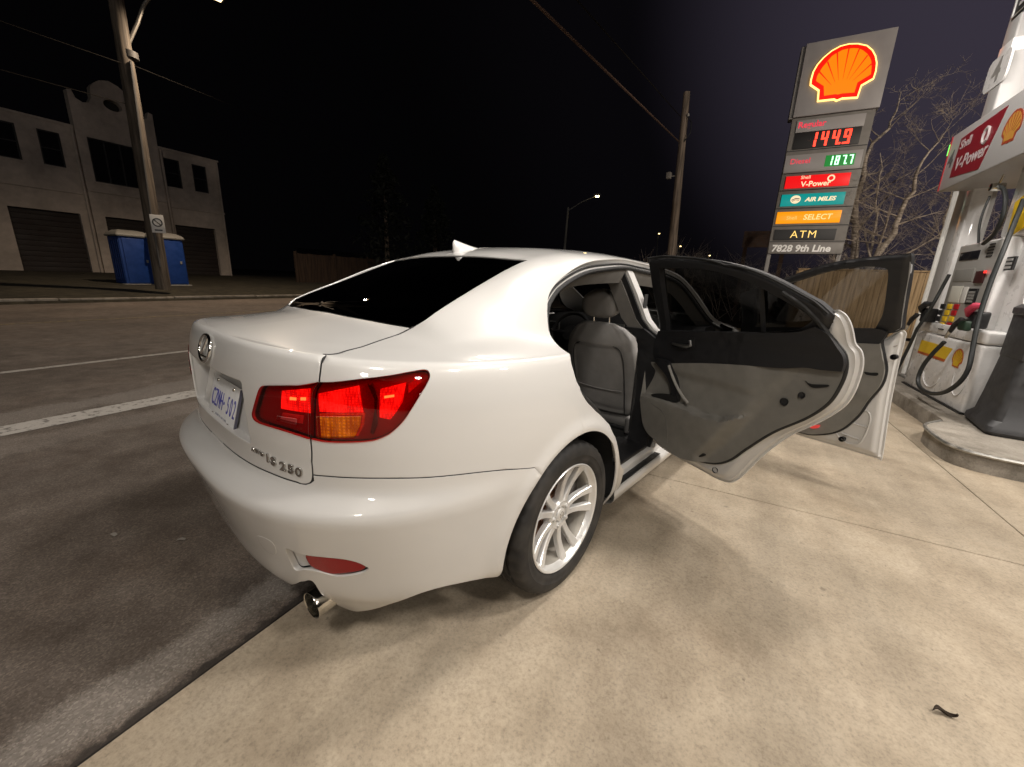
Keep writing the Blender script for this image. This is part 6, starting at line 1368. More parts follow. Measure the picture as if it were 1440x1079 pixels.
def led(txt, a, b_, x0, x1, h, mat, par, th, loc=(0, 0, 0)):
    """seven-segment figures of small lit bars"""
    seg = {'1': 'bc', '4': 'fgbc', '9': 'abcdfg', '8': 'abcdefg', '7': 'abc'}; m_ = MB(); zc_ = (a[1]+b_[1])/2; n_ = len(txt.replace('.', '')); wd = (x1-x0)/n_; i = 0
    o_ = None
    for ch in txt:
        m_ = MB()
        if ch == '.': m_.box((x0+i*wd-.085*wd-th*.5, -.034, zc_-h/2), (x0+i*wd-.085*wd+th*.6, -.026, zc_-h/2+th*1.1)); m_.build('decimal_point', mat, par, smooth=False).location = loc; continue
        cx = x0+(i+.5)*wd; w2 = wd*.30; h2 = h/2
        B = {'a': ((-w2, h2-th), (w2, h2)), 'g': ((-w2, -th/2), (w2, th/2)), 'd': ((-w2, -h2), (w2, -h2+th)), 'b': ((w2-th, th*.2), (w2, h2)), 'c': ((w2-th, -h2), (w2, -th*.2)), 'f': ((-w2, th*.2), (-w2+th, h2)), 'e': ((-w2, -h2), (-w2+th, -th*.2))}
        for s_ in seg[ch]:
            (p, q), (r_, t_) = B[s_]; m_.box((cx+p+q*.06, -.034, zc_+q), (cx+r_+t_*.06, -.026, zc_+t_))
        m_.build('price_figure', mat, par, smooth=False).location = loc; i += 1
led('144.9', a, b_, ss((1136, 197))[0], ss((1199, 192))[0], (b_[1]-a[1])*.84, LRED, dp_, .047)
a, b_ = rect([(1106, 218.6), (1214, 211.7), (1208, 239.5), (1101, 242.3)]); p2_ = sbox('price_panel', a, b_, -.03, .02, GP_, bev=.004)
stext('Diesel', (1125, 227.5), .20, emit_mat('label_red_dim', (1, .05, .09), .6), p2_, .034, bold=.003)
a, b_ = rect([(1161, 219), (1202.7, 216.3), (1201, 232), (1159, 235)]); dg = sbox('price_display', a, b_, -.036, -.03, pm('led_green_black', (.004, .03, .008), .5, emit=(.02, .6, .08), emit_s=.35), p2_, bev=.002)
led('187.7', a, b_, ss((1163, 227))[0], ss((1200.5, 225))[0], (b_[1]-a[1])*.80, emit_mat('led_green_bright', (.45, 1.0, .55), 2.2), dg, .028, (0, -.012, 0))
LETC = emit_mat('letter_cream', (1, .80, .50), .95); LETW = emit_mat('letter_white', (1, .93, .85), .9); LETY = emit_mat('letter_yellow', (1, .66, .16), 1.2)
a, b_ = rect([(1105.4, 247.9), (1196.6, 244), (1193, 261.8), (1103.6, 265)]); p3_ = sbox('red_panel', a, b_, -.03, .02, emit_mat('panel_red_lit', (1.0, .010, .012), .80), bev=.004)
stext('Shell', (1133, 250), .13, LETC, p3_, .034); stext('V-Power', (1146.5, 258.8), .20, LETC, p3_, .034, bold=.004); n_, z_ = ss((1168.5, 251)); m_ = MB(); m_.tube([(n_+.075*math.cos(t), -.034, z_+.075*math.sin(t)) for t in np.linspace(0, 2*math.pi, 13)[:-1]], .02, 6, closed=True); m_.build('power_badge', LETC, p3_)
a, b_ = rect([(1099.9, 272.9), (1188.5, 271.6), (1186, 288.6), (1097, 289.6)]); p4_ = sbox('teal_panel', a, b_, -.03, .02, emit_mat('panel_teal_lit', (.004, .27, .25), .95), bev=.004)
stext('AIR MILES', (1153, 280.3), .155, LETC, p4_, .034, bold=.006, shear=.2, sx=1.1); n_, z_ = ss((1118.5, 281)); m_ = MB(); m_.prism([(n_*0+.13*math.cos(t), .115*math.sin(t)) for t in np.linspace(0, 2*math.pi, 20)[:-1]], SM(n_, z_, .031), .004); m_.build('round_badge', LETC, p4_, smooth=False)
m_ = MB(); m_.tube([(n_-.10, -.037, z_-.02), (n_, -.037, z_+.03), (n_+.10, -.037, z_+.01)], .012, 5); m_.tube([(n_-.08, -.037, z_-.055), (n_, -.037, z_-.01), (n_+.09, -.037, z_-.03)], .008, 5); m_.build('badge_swoosh', pm('badge_blue', (.02, .05, .15), .5), p4_)
a, b_ = rect([(1093.4, 298), (1183.3, 296.6), (1180.5, 313.7), (1090.6, 314.6)]); p5_ = sbox('yellow_panel', a, b_, -.03, .02, emit_mat('panel_yellow_lit', (1.0, .33, .0), .95), bev=.004)
stext('Shell', (1113, 307), .145, emit_mat('letter_pale_orange', (1, .55, .12), 1.0), p5_, .034); stext('SELECT', (1149, 305.6), .215, emit_mat('letter_pale_yellow', (1, .72, .28), 1.0), p5_, .034, bold=.003, shear=.12)
a, b_ = rect([(1089.7, 323), (1176.8, 322.4), (1173, 337.8), (1087.4, 337.8)]); p6_ = sbox('atm_panel', a, b_, -.03, .02, pm('panel_black', (.03, .03, .032), .55), bev=.004)
stext('ATM', (1129.5, 330.3), .30, LETY, p6_, .034, bold=-.002, spacing=1.18); 
a, b_ = rect([(1079.5, 342.4), (1180.5, 342.4), (1176.8, 358), (1076.7, 356.3)]); p7_ = sbox('address_panel', (n0s+.02, a[1]), (n1s-.08, b_[1]), -.03, .02, GF_, bev=.004)
stext('7828 9th Line', (1125, 350), .27, pm('letter_grey_white', (.95, .94, .92), .5), p7_, .036, bold=.010, shear=.1)
zl = [zmid, ss((1110, 213.5))[1], ss((1101, 245))[1], ss((1097, 269))[1], ss((1092, 294))[1], ss((1088, 318.5))[1], ss((1082, 340))[1]]
m_ = MB()
for z_ in zl[1:]: m_.box((n0s+.01, -.004, z_-.012), (n1s-.07, .004, z_+.012))
m_.build('panel_joints', BLACK, PY, smooth=False)
# the pecten stands off the head panel with a glowing edge
M = SM(scx, scz, .12); so = [(x-scx, z-scz) for x, z in SO]
so2 = np.array(so); so2 = so2 if area2(so2) > 0 else so2[::-1]
m_ = MB(); m_.prism([tuple(p) for p in inset_poly(so2, -.034)], M @ Matrix.Translation((0, 0, -.045)), .04); hal = m_.build('emblem_glow_edge', emit_mat('glow_warm_yellow', (1.0, .62, .17), 2.4), PY, smooth=False)
shell_emblem(PY, M, SW, (emit_mat('emblem_red_lit', (1.0, .006, .0), .95), emit_mat('emblem_orange_lit', (1.0, .215, .0), 1.0)), d=.012, ribw=.022)
# ------------------------------------------------------------------ bare trees behind the sign
def bark(name, c1, c2, sc=(3, 3, 14)):
    mt, nt, b = new_mat(name); L = nt.links; t = nt.nodes.new('ShaderNodeTexCoord'); mp = nt.nodes.new('ShaderNodeMapping'); mp.inputs['Scale'].default_value = sc; L.new(t.outputs['Object'], mp.inputs[0]); n = nt.nodes.new('ShaderNodeTexNoise'); n.inputs['Scale'].default_value = 2.2; n.inputs['Detail'].default_value = 8; L.new(mp.outputs[0], n.inputs['Vector'])
    r = nt.nodes.new('ShaderNodeValToRGB'); r.color_ramp.elements[0].position = .38; r.color_ramp.elements[0].color = (*c1, 1); r.color_ramp.elements[1].position = .60; r.color_ramp.elements[1].color = (*c2, 1); L.new(n.outputs[0], r.inputs[0]); L.new(r.outputs[0], b.inputs['Base Color']); b.inputs['Roughness'].default_value = .8
    bp = nt.nodes.new('ShaderNodeBump'); bp.inputs['Strength'].default_value = .5; L.new(n.outputs[0], bp.inputs['Height']); L.new(bp.outputs[0], b.inputs['Normal']); return mt
BIRCH = bark('pale_birch_bark', (.18, .145, .12), (.52, .44, .36)); TWIG = bark('twig_bark', (.20, .16, .13), (.42, .35, .28))
def branchset(mb, p, d, L_, r_, depth, rg, droop=0.0, spread=.75, kids=(3, 5), seg=5):
    pts = [Vector(p)]; d = Vector(d).normalized()
    for i in range(seg):
        d = (d+Vector((rg.gauss(0, .10), rg.gauss(0, .10), rg.gauss(.02, .08)-droop))).normalized(); pts.append(pts[-1]+d*L_/seg)
    mb.tube(pts, [r_*(1-.75*i/seg) for i in range(seg+1)], 5 if depth < 2 else 3, caps=False)
    if depth >= 3: return
    for k_ in range(rg.randint(*kids)):
        t = rg.uniform(.25, 1.0); i = min(int(t*seg), seg-1); q = pts[i].lerp(pts[i+1], t*seg-i); ax = Vector((rg.gauss(0, 1), rg.gauss(0, 1), rg.gauss(.15, .6))).normalized()
        nd = (d*(1-spread*.55)+ax*spread).normalized(); branchset(mb, q, nd, L_*rg.uniform(.42, .68), max(r_*.42*(1-.5*t), .0035), depth+1, rg, droop, spread, kids, seg)
def bare_tree(label, pxs, s0, r0, seed, nb=16, blen=2.0, group='bare trees behind the price sign'):
    rg = random.Random(seed); P = []
    for px_ in pxs:
        n_, z_ = on_s(px_, s0); P.append(W3(s0, n_, z_))
    base = P[0].copy(); dirn = P[0]-P[1]; base = P[0]+dirn*((P[0][2]+.02)/max(1e-3, -dirn[2])); P = [base]+P
    t = thing('bare_tree', label, 'tree', tuple(base), 0, group); pts = cr_spline(np.array([p-base for p in P]), .25); n = len(pts)
    for i in range(1, n): s_ = .02*i**.3; pts[i] += np.array([rg.gauss(0, s_*.5), rg.gauss(0, s_), 0])
    rs = [r0*(1-i/(n-1))**.8+.008 for i in range(n)]; rs[0] *= 1.3
    m_ = MB(); m_.tube(pts, rs, 10); tk = m_.build('trunk', BIRCH, t, auto=80)
    m_ = MB()
    for k_ in range(nb):
        i = int(n*rg.uniform(.16, .98)); i = min(i, n-1); a = rg.uniform(0, 2*math.pi); d = Vector((math.cos(a), .45*math.sin(a), rg.uniform(.15, .9))); f = (1-.45*i/n)
        branchset(m_, Vector(pts[i]), d, blen*f*rg.uniform(.6, 1.15), max(.010, rs[i]*.42), 0, rg)
    m_.build('branches', TWIG, t, auto=80); return t
bare_tree('pale birch with upright trunk beside the right edge of the price sign', [(1203, 364), (1203.5, 297), (1213.5, 247), (1223.6, 210), (1247, 183.5), (1267, 130)], 15.2, .135, 3, 15, 1.9)
bare_tree('leaning pale birch whose trunk slants right beyond the first', [(1233, 360), (1257, 327), (1280, 270), (1297, 227), (1328, 186)], 14.6, .12, 11, 20, 2.0)
bare_tree('thin bare sapling between the two birch trunks', [(1221, 366), (1230, 320), (1234, 270), (1240, 215)], 14.9, .045, 21, 16, 1.5)
bare_tree('dark bare tree low behind the white sign posts of the pump', [(1330, 372), (1322, 330), (1335, 285), (1342, 250)], 15.6, .07, 33, 20, 2.0)
# low bare brush at the sign's foot
rg = random.Random(5); m_ = MB()
for k_ in range(46):
    n_ = rg.uniform(-1.6, 5.5); p = Vector(W3(16.2+rg.uniform(-.5, .8), n_, 0)); branchset(m_, p, (rg.gauss(0, .5), rg.gauss(0, .3), 1), rg.uniform(1.4, 2.6), .014, 1, rg, spread=.8, kids=(4, 6))
o = m_.build('bare_brush', TWIG); tag(o, 'low tangle of bare brush behind the price sign and fence', 'brush', kind='stuff')
# ------------------------------------------------------------------ board fence behind the pump
WOOD = bark('fence_wood', (.19, .125, .06), (.31, .215, .115), (9, 9, .7)); FS = 13.6
FN0 = on_s((1124, 380), FS)[0]; FZ = on_s((1280, 381), FS)[1]
fc = road_thing('board_fence', 'tan vertical board fence behind the open front door and the pump', 'fence', FS, 0)
m_ = MB(); x_ = FN0
while x_ < 9.5:
    w_ = .138; m_.box((x_, rnd.uniform(-.004, .004), .06), (x_+w_, .02, FZ-.03+rnd.uniform(-.012, .012)), bev=.003); x_ += w_+.006
m_.build('boards', WOOD, fc); m_ = MB(); m_.box((FN0-.03, -.03, FZ-.03), (9.5, .06, FZ+.012), bev=.004); m_.build('cap_rail', WOOD, fc)
m_ = MB(); m_.box((FN0, .021, .35), (9.5, .06, .44)); m_.box((FN0, .021, 1.30), (9.5, .06, 1.39)); m_.build('rails', WOOD, fc, smooth=False)
x_ = FN0
while x_ < 9.5: m_ = MB(); m_.box((x_-.05, .062, 0), (x_+.05, .16, FZ-.05), bev=.006); m_.build('post', WOOD, fc); x_ += 2.4
# dark timber board structure left of the sign
bs0 = 21.0; q = [on_s(p, bs0) for p in ((1046, 326), (1074, 324), (1070, 347), (1043, 349))]
bb_ = road_thing('timber_billboard', 'dark weathered timber billboard standing left of the price sign', 'billboard', bs0, 0)
m_ = MB(); z0_, z1_ = (q[2][1]+q[3][1])/2, (q[0][1]+q[1][1])/2
for k_ in range(6): m_.box((q[3][0], 0, z0_+k_*(z1_-z0_)/6), (q[1][0]+1.2, .05, z0_+(k_+.93)*(z1_-z0_)/6))
BRN = pm('brown_stained_timber', (.075, .042, .028), .8, noise=(6, .3)); m_.build('boards', BRN, bb_, smooth=False)
for x_ in (q[3][0]+.15, q[1][0]+.9): m_ = MB(); m_.box((x_-.08, .06, 0), (x_+.08, .2, z1_)); m_.build('post', BRN, bb_, smooth=False)
# ------------------------------------------------------------------ utility poles, wires, street lamps
PWOOD = bark('pole_wood', (.11, .085, .065), (.26, .20, .155), (7, 7, .5))
def lerp(a, b_, t): return a+(b_-a)*t
hd_ = R(-20.2); up0 = CAM_C+18.0*np.array([math.sin(hd_), math.cos(hd_), 0]); up0[2] = 0
UPL = thing('utility_pole', 'brown wooden utility pole rising behind the open rear door', 'utility pole', tuple(up0))
r = ray((966, 130)); dd = np.array([r[0], r[1]]); k_ = np.hypot(*(up0[:2]-CAM_C[:2]))/np.hypot(*dd); ptop = CAM_C+k_*r
m_ = MB(); tv = ptop-up0; m_.tube([tuple(tv*t) for t in np.linspace(0, 1, 8)], [lerp(.185, .115, t) for t in np.linspace(0, 1, 8)], 14); m_.build('shaft', PWOOD, UPL, auto=60)
def onp(t): return tv*t
m_ = MB(); p = onp(.90); m_.tube([p+np.array([.12, -.1, 0]), p+np.array([.32, -.12, -.25]), p+np.array([.34, -.12, -.6]), p+np.array([.14, -.1, -.85])], .018, 6); m_.build('cable_loop', RUBBER, UPL)
m_ = MB(); p = onp(.86); m_.lathe([(0, .05), (.03, .04), (.045, 0), (.03, -.05)], 10, Matrix.Translation(tuple(p+np.array([.15, -.1, .35])))); m_.build('insulator', pm('porcelain', (.4, .38, .35), .3), UPL)
m_ = MB(); p = onp(.655); m_.box(tuple(p+np.array([-.42, -.25, -.10])), tuple(p+np.array([-.24, -.08, .14])), bev=.03); m_.tube([p+np.array([-.3, -.15, 0]), p], .02, 6); m_.build('junction_box', pm('cable_box_grey', (.22, .20, .18), .6), UPL)
WIRE = pm('weathered_cable', (.10, .065, .05), .8, spec=.1); CABL = pm('dull_cable', (.02, .018, .016), .95, spec=0)
def wire(name, a, b_, sag, r_, label, n=30):
    a, b_ = np.array(a), np.array(b_); m_ = MB(); m_.tube([tuple(lerp(a, b_, t)-UP*sag*4*t*(1-t)) for t in np.linspace(0, 1, n)], r_, 5); o = m_.build(name, WIRE if 'thick' in label else CABL); tag(o, label, 'cable', 'overhead cables'); return o
def beyond(px_, dist): r_ = ray(px_); return CAM_C+r_/np.linalg.norm(r_)*dist
for (pa, ta, px_, dist, r_, sag, lab) in ((UPL, .80, (748, 0), 9.0, .026, .25, 'thick overhead cable reaching the utility pole, lower of two'), (UPL, .90, (811, 0), 10.0, .012, .12, 'thin overhead cable reaching the utility pole, upper of two')):
    A = up0+onp(ta)+np.array([-.1, -.1, 0]); B = beyond(px_, dist); B2 = A+(B-A)*2.2; wire('overhead_cable', A, B2, sag*4.0*0+.0, r_, lab)
# far-side pole with its lamp arm, the sign on it, cables to the left
def base_at(px_, z_): p = at(px_, 2, z_); return p
pb_ = base_at((230, 407), .37); PL2 = thing('utility_pole', 'stout wooden pole with lamp arm across the road before the white building', 'utility pole', tuple(pb_))
dpl = np.hypot(*(pb_[:2]-CAM_C[:2])); 
def on_pole(px_): r_ = ray(px_); k_ = dpl/np.hypot(r_[0], r_[1]); return CAM_C+k_*r_-pb_
t0_ = on_pole((163, 0)); tv2 = t0_*1.35; m_ = MB(); m_.tube([tuple(tv2*t) for t in np.linspace(0, 1, 10)], [lerp(.245, .19, t) for t in np.linspace(0, 1, 10)], 16); m_.build('shaft', bark('dark_pole_wood', (.055, .043, .032), (.13, .105, .08), (7, 7, .5)), PL2, auto=60)
m_ = MB(); q0, q1 = on_pole((213, 300)), on_pole((185, 90)); off = np.array([.22, -.05, 0]); m_.tube([q0+off-UP*1.9, q0+off, q1+off], .035, 6); m_.build('cable_conduit', pm('dull_conduit', (.09, .085, .08), .7), PL2)
a0_ = on_pole((176, 72)); a1_ = on_pole((208, 0)); m_ = MB(); arm = [a0_, lerp(a0_, a1_, .5), a1_, a1_+(a1_-a0_)*.5+np.array([.35, .35, -.25]), a1_+(a1_-a0_)*.7+np.array([1.2, 1.0, -.8])]; m_.tube([tuple(p) for p in cr_spline(np.array(arm), .2)], .055, 8); m_.build('lamp_arm', pm('lamp_arm_metal', (.30, .28, .25), .4, .6), PL2)
hp_ = arm[-1]; m_ = MB(); m_.box(tuple(hp_-np.array([.2, .35, .06])), tuple(hp_+np.array([.2, .35, .08])), bev=.05); lh = m_.build('lamp_head', PGREY, PL2)
m_ = MB(); m_.box(tuple(hp_-np.array([.14, .26, .075])), tuple(hp_+np.array([.14, .26, -.055]))); m_.build('lamp_lens', emit_mat('lamp_lens_warm', (1, .72, .38), 4.0), lh, smooth=False)
l = bpy.data.lights.new('street_light', 'SPOT'); l.energy = 3000; l.color = (1.0, .79, .58); l.spot_size = R(150); l.spot_blend = .6; l.shadow_soft_size = .12; o = bpy.data.objects.new('street_light', l); COL.objects.link(o); o.parent = lh; o.location = tuple(hp_-UP*.12)
m_ = MB(); c_ = on_pole((183, 78)); m_.tube([tuple(c_-UP*.10), tuple(c_+UP*.10)], .225, 12); m_.build('pole_clamp', pm('clamp_dark_steel', (.06, .055, .05), .6), PL2)
sg_p = on_pole((223.5, 316)); rr_ = ray((223.5, 316)); SGN = thing('parking_sign', 'small white no-stopping sign with black ring on the far wooden pole', 'sign', tuple(pb_+sg_p), YAW*-1+R(18)+R(16))
v0 = on_pole((223.5, 304)); v1 = on_pole((225, 329)); hh = abs(v0[2]-v1[2])/2; m_ = MB(); m_.box((-hh*.62, -.30, -hh), (hh*.62, -.285, hh), bev=.004); m_.build('plate', pm('sign_plate_white', (.70, .69, .66), .4), SGN)
m_ = MB(); m_.tube([(hh*.42*math.cos(t), -.304, hh*.15+hh*.42*math.sin(t)) for t in np.linspace(0, 2*math.pi, 21)[:-1]], .022, 5, closed=True); m_.tube([(-hh*.28, -.304, hh*.43), (hh*.28, -.304, -hh*.13)], .02, 5); m_.build('ring', BLACK, SGN); m_ = MB(); m_.box((-hh*.35, -.304, -hh*.78), (hh*.35, -.302, -hh*.62)); m_.build('arrow', BLACK, SGN, smooth=False)
for (pa_, pb2, lab) in (((184, 148), (0, 98), 'faint cable left of the far pole, the lower one'), ((180, 92), (30, 40), 'faint cable left of the far pole, the upper one')):
    A = pb_+on_pole(pa_); B = beyond(pb2, dpl*.96); wire('overhead_cable', A, A+(B-A)*2, .0, .012, lab)
A = pb_+on_pole((182, 90)); B = beyond((420, 186), dpl*1.5); wire('overhead_cable', A, A+(B-A)*1.6, .0, .010, 'faint cable slanting down to the right of the far pole')
# distant lit street lamp
def street_lamp(base_px, D, head_px, arm_px, label, glow):
    r_ = ray(base_px); k_ = D/np.hypot(r_[0], r_[1]); b0 = CAM_C+k_*r_; b0[2] = 0; t = thing('street_lamp', label, 'street lamp', tuple(b0)); r2 = ray(arm_px); a = CAM_C+r2*D/np.hypot(r2[0], r2[1])-b0; r3 = ray(head_px); h_ = CAM_C+r3*D*1.0/np.hypot(r3[0], r3[1])-b0
    m_ = MB(); m_.tube([(0, 0, 0), tuple(a*np.array([.5, .5, .5])), tuple(a)], [.14, .12, .09], 10); m_.build('pole', PGREY, t); m_ = MB(); m_.tube([tuple(a-UP*.3), tuple(lerp(a, h_, .5)), tuple(h_)], .05, 6); m_.build('arm', PGREY, t)
    m_ = MB(); m_.box(tuple(h_-np.array([.30, .30, .05])), tuple(h_+np.array([.30, .30, .14])), bev=.04); hd2 = m_.build('lamp_head', PGREY, t); m_ = MB(); m_.lathe([(0, -.20), (.12, -.17), (.19, -.08), (.20, -.04)], 14, Matrix.Translation(tuple(h_))); m_.build('lamp_lens', emit_mat('distant_lamp', (1, .74, .30), glow), hd2); return t
street_lamp((793, 345), 46, (840, 275), (799, 292), 'distant lit street lamp with a long arm beyond the car roof', 24)
for px_, hp2, D, g_s, lab in (((927, 356), (927, 328), 90, 5, 'tiny far street lamp left of the brown utility pole'), ((957, 362), (957, 346), 120, 9, 'tiny far street lamp just right of the brown utility pole'), ((998, 374), (998, 359), 120, 9, 'tiny far street lamp above the top edge of the rear door')):
    street_lamp(px_, D, hp2, (hp2[0]-1.5, hp2[1]), lab, g_s)
# ------------------------------------------------------------------ white two-storey building across the road
bb0 = at((325, 381), 2, .74); BN = sn(bb0)[1]; BN = max(BN, -31.0); BN = -30.5
def bp_(px_): return on_n(px_, BN)
STUC = ground_mat('white_stucco', (.45, .385, .33), (.53, .455, .39), (.60, .52, .45), 3, .9, bump=.2)
BLD = road_thing('white_building', 'white two-storey building with curved gable, dark windows and garage openings', 'building', 0, BN, 0)
z_g = .70
sR = (bp_((305, 224))[0]+bp_((325, 381))[0])/2; sG1 = bp_((219, 200))[0]; sG0 = bp_((99, 160))[0]; zR = (bp_((222, 210))[1]+bp_((305, 224))[1])/2; zL = bp_((60, 169))[1]; zL = zR; sL = sG0-(sR-sG1)-1.5
gz = bp_((149, 114))[1]; gsh = bp_((100, 128))[1]; sc_ = (sG0+sG1)/2; hw = (sG1-sG0)/2
gab = [(sG0, z_g), (sG0, gsh), (sG0+hw*.10, gsh+.05), (sG0+hw*.16, gsh-.30), (sG0+hw*.30, gsh-.42), (sG0+hw*.44, gsh-.35), (sG0+hw*.52, gsh-.05)]
gab += [(sc_-hw*.46, gsh+(gz-gsh)*.45), (sc_-hw*.38, gsh+(gz-gsh)*.65), (sc_-hw*.22, gz-.12), (sc_, gz), (sc_+hw*.22, gz-.12), (sc_+hw*.38, gsh+(gz-gsh)*.65), (sc_+hw*.46, gsh+(gz-gsh)*.45)] + [(2*sc_-s_, z_) for s_, z_ in gab[::-1][:7]]
# facade in local coordinates: y along the road, z up, x towards the road
def wallp(name, outline, holes, x0, x1, mat):
    outer = np.array(outline); outer = outer if area2(outer) > 0 else outer[::-1]
    V2, F, L = fill2d([outer]+[np.array(h) for h in holes], [0], [0], edge=0); V = [(x1, p[0], p[1]) for p in V2]; nf = len(F); faces = [tuple(f) for f in F]
    for l in L:
        b0 = len(V); n = len(l); V += [(x0, V2[i][0], V2[i][1]) for i in l]; faces += [(l[j], l[(j+1) % n], b0+(j+1) % n, b0+j) for j in range(n)]
    o = link_mesh(name, V, faces, mat, BLD, smooth=False); weld(o, 1e-5); return o
def rr2(px_, flat=None):
    q = [bp_(p) for p in px_]; s_ = sorted(a[0] for a in q); z_ = sorted(a[1] for a in q); return np.mean(s_[:2]), np.mean(s_[2:]), np.mean(z_[:2]), np.mean(z_[2:])
wins = [rr2([(-12, 169), (22, 176), (31, 228), (-8, 224)]), rr2([(53, 184), (84, 191), (94, 239), (61, 234)]), rr2([(229, 220), (251, 224), (257, 263), (234.5, 260)]), rr2([(269, 228), (289, 232), (293, 269), (274, 267)])]
cw = rr2([(122, 195), (190, 207), (196, 265), (132.5, 257)])
zw0 = np.mean([w[2] for w in wins]); zw1 = np.mean([w[3] for w in wins]); wins = [(w[0], w[1], zw0, zw1) for w in wins]
gars = [rr2([(11, 293), (113, 303), (130.5, 381), (33, 379)]), rr2([(145, 305), (205, 311), (222, 381), (159, 381)]), rr2([(240, 314), (303, 319), (310, 381), (243, 381)])]
zg1 = np.mean([g_2[3] for g_2 in gars])
hole = lambda w: [(w[0], w[2]), (w[1], w[2]), (w[1], w[3]), (w[0], w[3])]
gh = lambda w: [(w[0], z_g+.02), (w[1], z_g+.02), (w[1], zg1), (w[0], zg1)]
wallp('wall', [(sL, z_g-.2), (sG0-.01, z_g-.2), (sG0-.01, zL), (sL, zL)], [hole(w) for w in wins[:2]]+[gh((gars[0][0], min(gars[0][1], sG0-.3)))], -.3, .0, STUC)
wallp('wall', [(sG1+.01, z_g-.2), (sR, z_g-.2), (sR, zR), (sG1+.01, zR)], [hole(w) for w in wins[2:]]+[gh((max(gars[2][0], sG1+.3), min(gars[2][1], sR-.35)))], -.3, .0, STUC)
cg = gars[1]; vc_ = bp_((152, 142)); vt_ = [[(sc_+.40*math.cos(t), vc_[1]-.22+.27*math.sin(t)) for t in np.linspace(0, 2*math.pi, 17)[:-1]]]
wallp('gable_wall', gab, [hole(cw), gh((max(cg[0], sG0+.5), sG1-.5))]+vt_, -.3, .12, STUC)
m_ = MB(); m_.box((-.25, sc_-.75, vc_[1]-.7), (-.22, sc_+.75, vc_[1]+.15)); m_.build('vent', pm('dark_vent', (.02, .018, .016), .8), BLD, smooth=False)
m_ = MB(); m_.box((-9, sL, z_g-.2), (-.32, sR, zR-.25)); m_.build('back_volume', STUC, BLD, smooth=False); m_ = MB(); m_.box((-9.1, sL-.05, zR-.24), (-.31, sR+.03, zR-.10)); m_.build('roof', pm('roof_felt', (.02, .02, .02), .9), BLD, smooth=False)
m_ = MB(); m_.box((-.02, sL, zR-.08), (.06, sG0-.02, zR+.03)); m_.build('cornice', STUC, BLD, smooth=False); m_ = MB(); m_.box((-.02, sG1+.02, zR-.08), (.06, sR+.05, zR+.03)); m_.build('cornice', STUC, BLD, smooth=False)
zb2 = (zw0+zg1)/2
for a, b_ in ((sL, sG0-.02), (sG1+.02, sR+.03)): m_ = MB(); m_.box((.003, a, zb2-.10), (.07, b_, zb2+.02)); m_.build('string_course', STUC, BLD, smooth=False)
m_ = MB(); m_.box((.123, sG0, zb2+.12), (.19, sG1, zb2+.24)); m_.build('string_course', STUC, BLD, smooth=False)
for s_ in (sG0-.12, sG1+.12, sR-.10): m_ = MB(); m_.tube([(.10, s_, z_g), (.10, s_, zR-.15)], .06, 8); m_.build('downpipe', STUC, BLD)
PANE = pm('dark_window_pane', (.012, .012, .014), .08); FRM = pm('dark_window_frame', (.03, .03, .03), .5)
def bwin(w, x_, cols=1, bars=2):
    m_ = MB(); a, b_, z0_, z1_ = w
    for lo, hi in (((x_-.12, a, z0_), (x_-.02, a+.06, z1_)), ((x_-.12, b_-.06, z0_), (x_-.02, b_, z1_)), ((x_-.12, a+.06, z0_), (x_-.02, b_-.06, z0_+.06)), ((x_-.12, a+.06, z1_-.06), (x_-.02, b_-.06, z1_))): m_.box(lo, hi)
    for k_ in range(1, bars): zz_ = z0_+(z1_-z0_)*k_/bars; m_.box((x_-.11, a+.06, zz_-.025), (x_-.03, b_-.06, zz_+.025))
    for k_ in range(1, cols): yy_ = a+(b_-a)*k_/cols; m_.box((x_-.112, yy_-.03, z0_+.06), (x_-.028, yy_+.03, z1_-.06))
    f_ = m_.build('window', FRM, BLD, smooth=False); m_ = MB(); m_.box((x_-.09, a+.01, z0_+.01), (x_-.08, b_-.01, z1_-.01)); m_.build('pane', PANE, f_, smooth=False)
    m_ = MB(); m_.box((x_-.02, a-.05, z0_-.09), (x_+.06, b_+.05, z0_-.002)); m_.build('sill', STUC, f_, smooth=False)
for w in wins: bwin(w, 0)
bwin(cw, .12, 3, 1)
SHUT = pm('dark_brown_shutter', (.028, .020, .017), .7, noise=(2, .2))
for g_2, x_, lim in ((gars[0], 0, (gars[0][0], min(gars[0][1], sG0-.3))), (gars[1], .12, (max(cg[0], sG0+.5), sG1-.5)), (gars[2], 0, (max(gars[2][0], sG1+.3), min(gars[2][1], sR-.35)))):
    m_ = MB(); nsl = 12
    for k_ in range(nsl): z_ = z_g+k_*(zg1-z_g)/nsl; m_.box((x_-.24-.02*(k_ % 2)*0, lim[0], z_+.01), (x_-.20, lim[1], z_+(zg1-z_g)/nsl), bev=.008)
    m_.build('garage_door', SHUT, BLD)
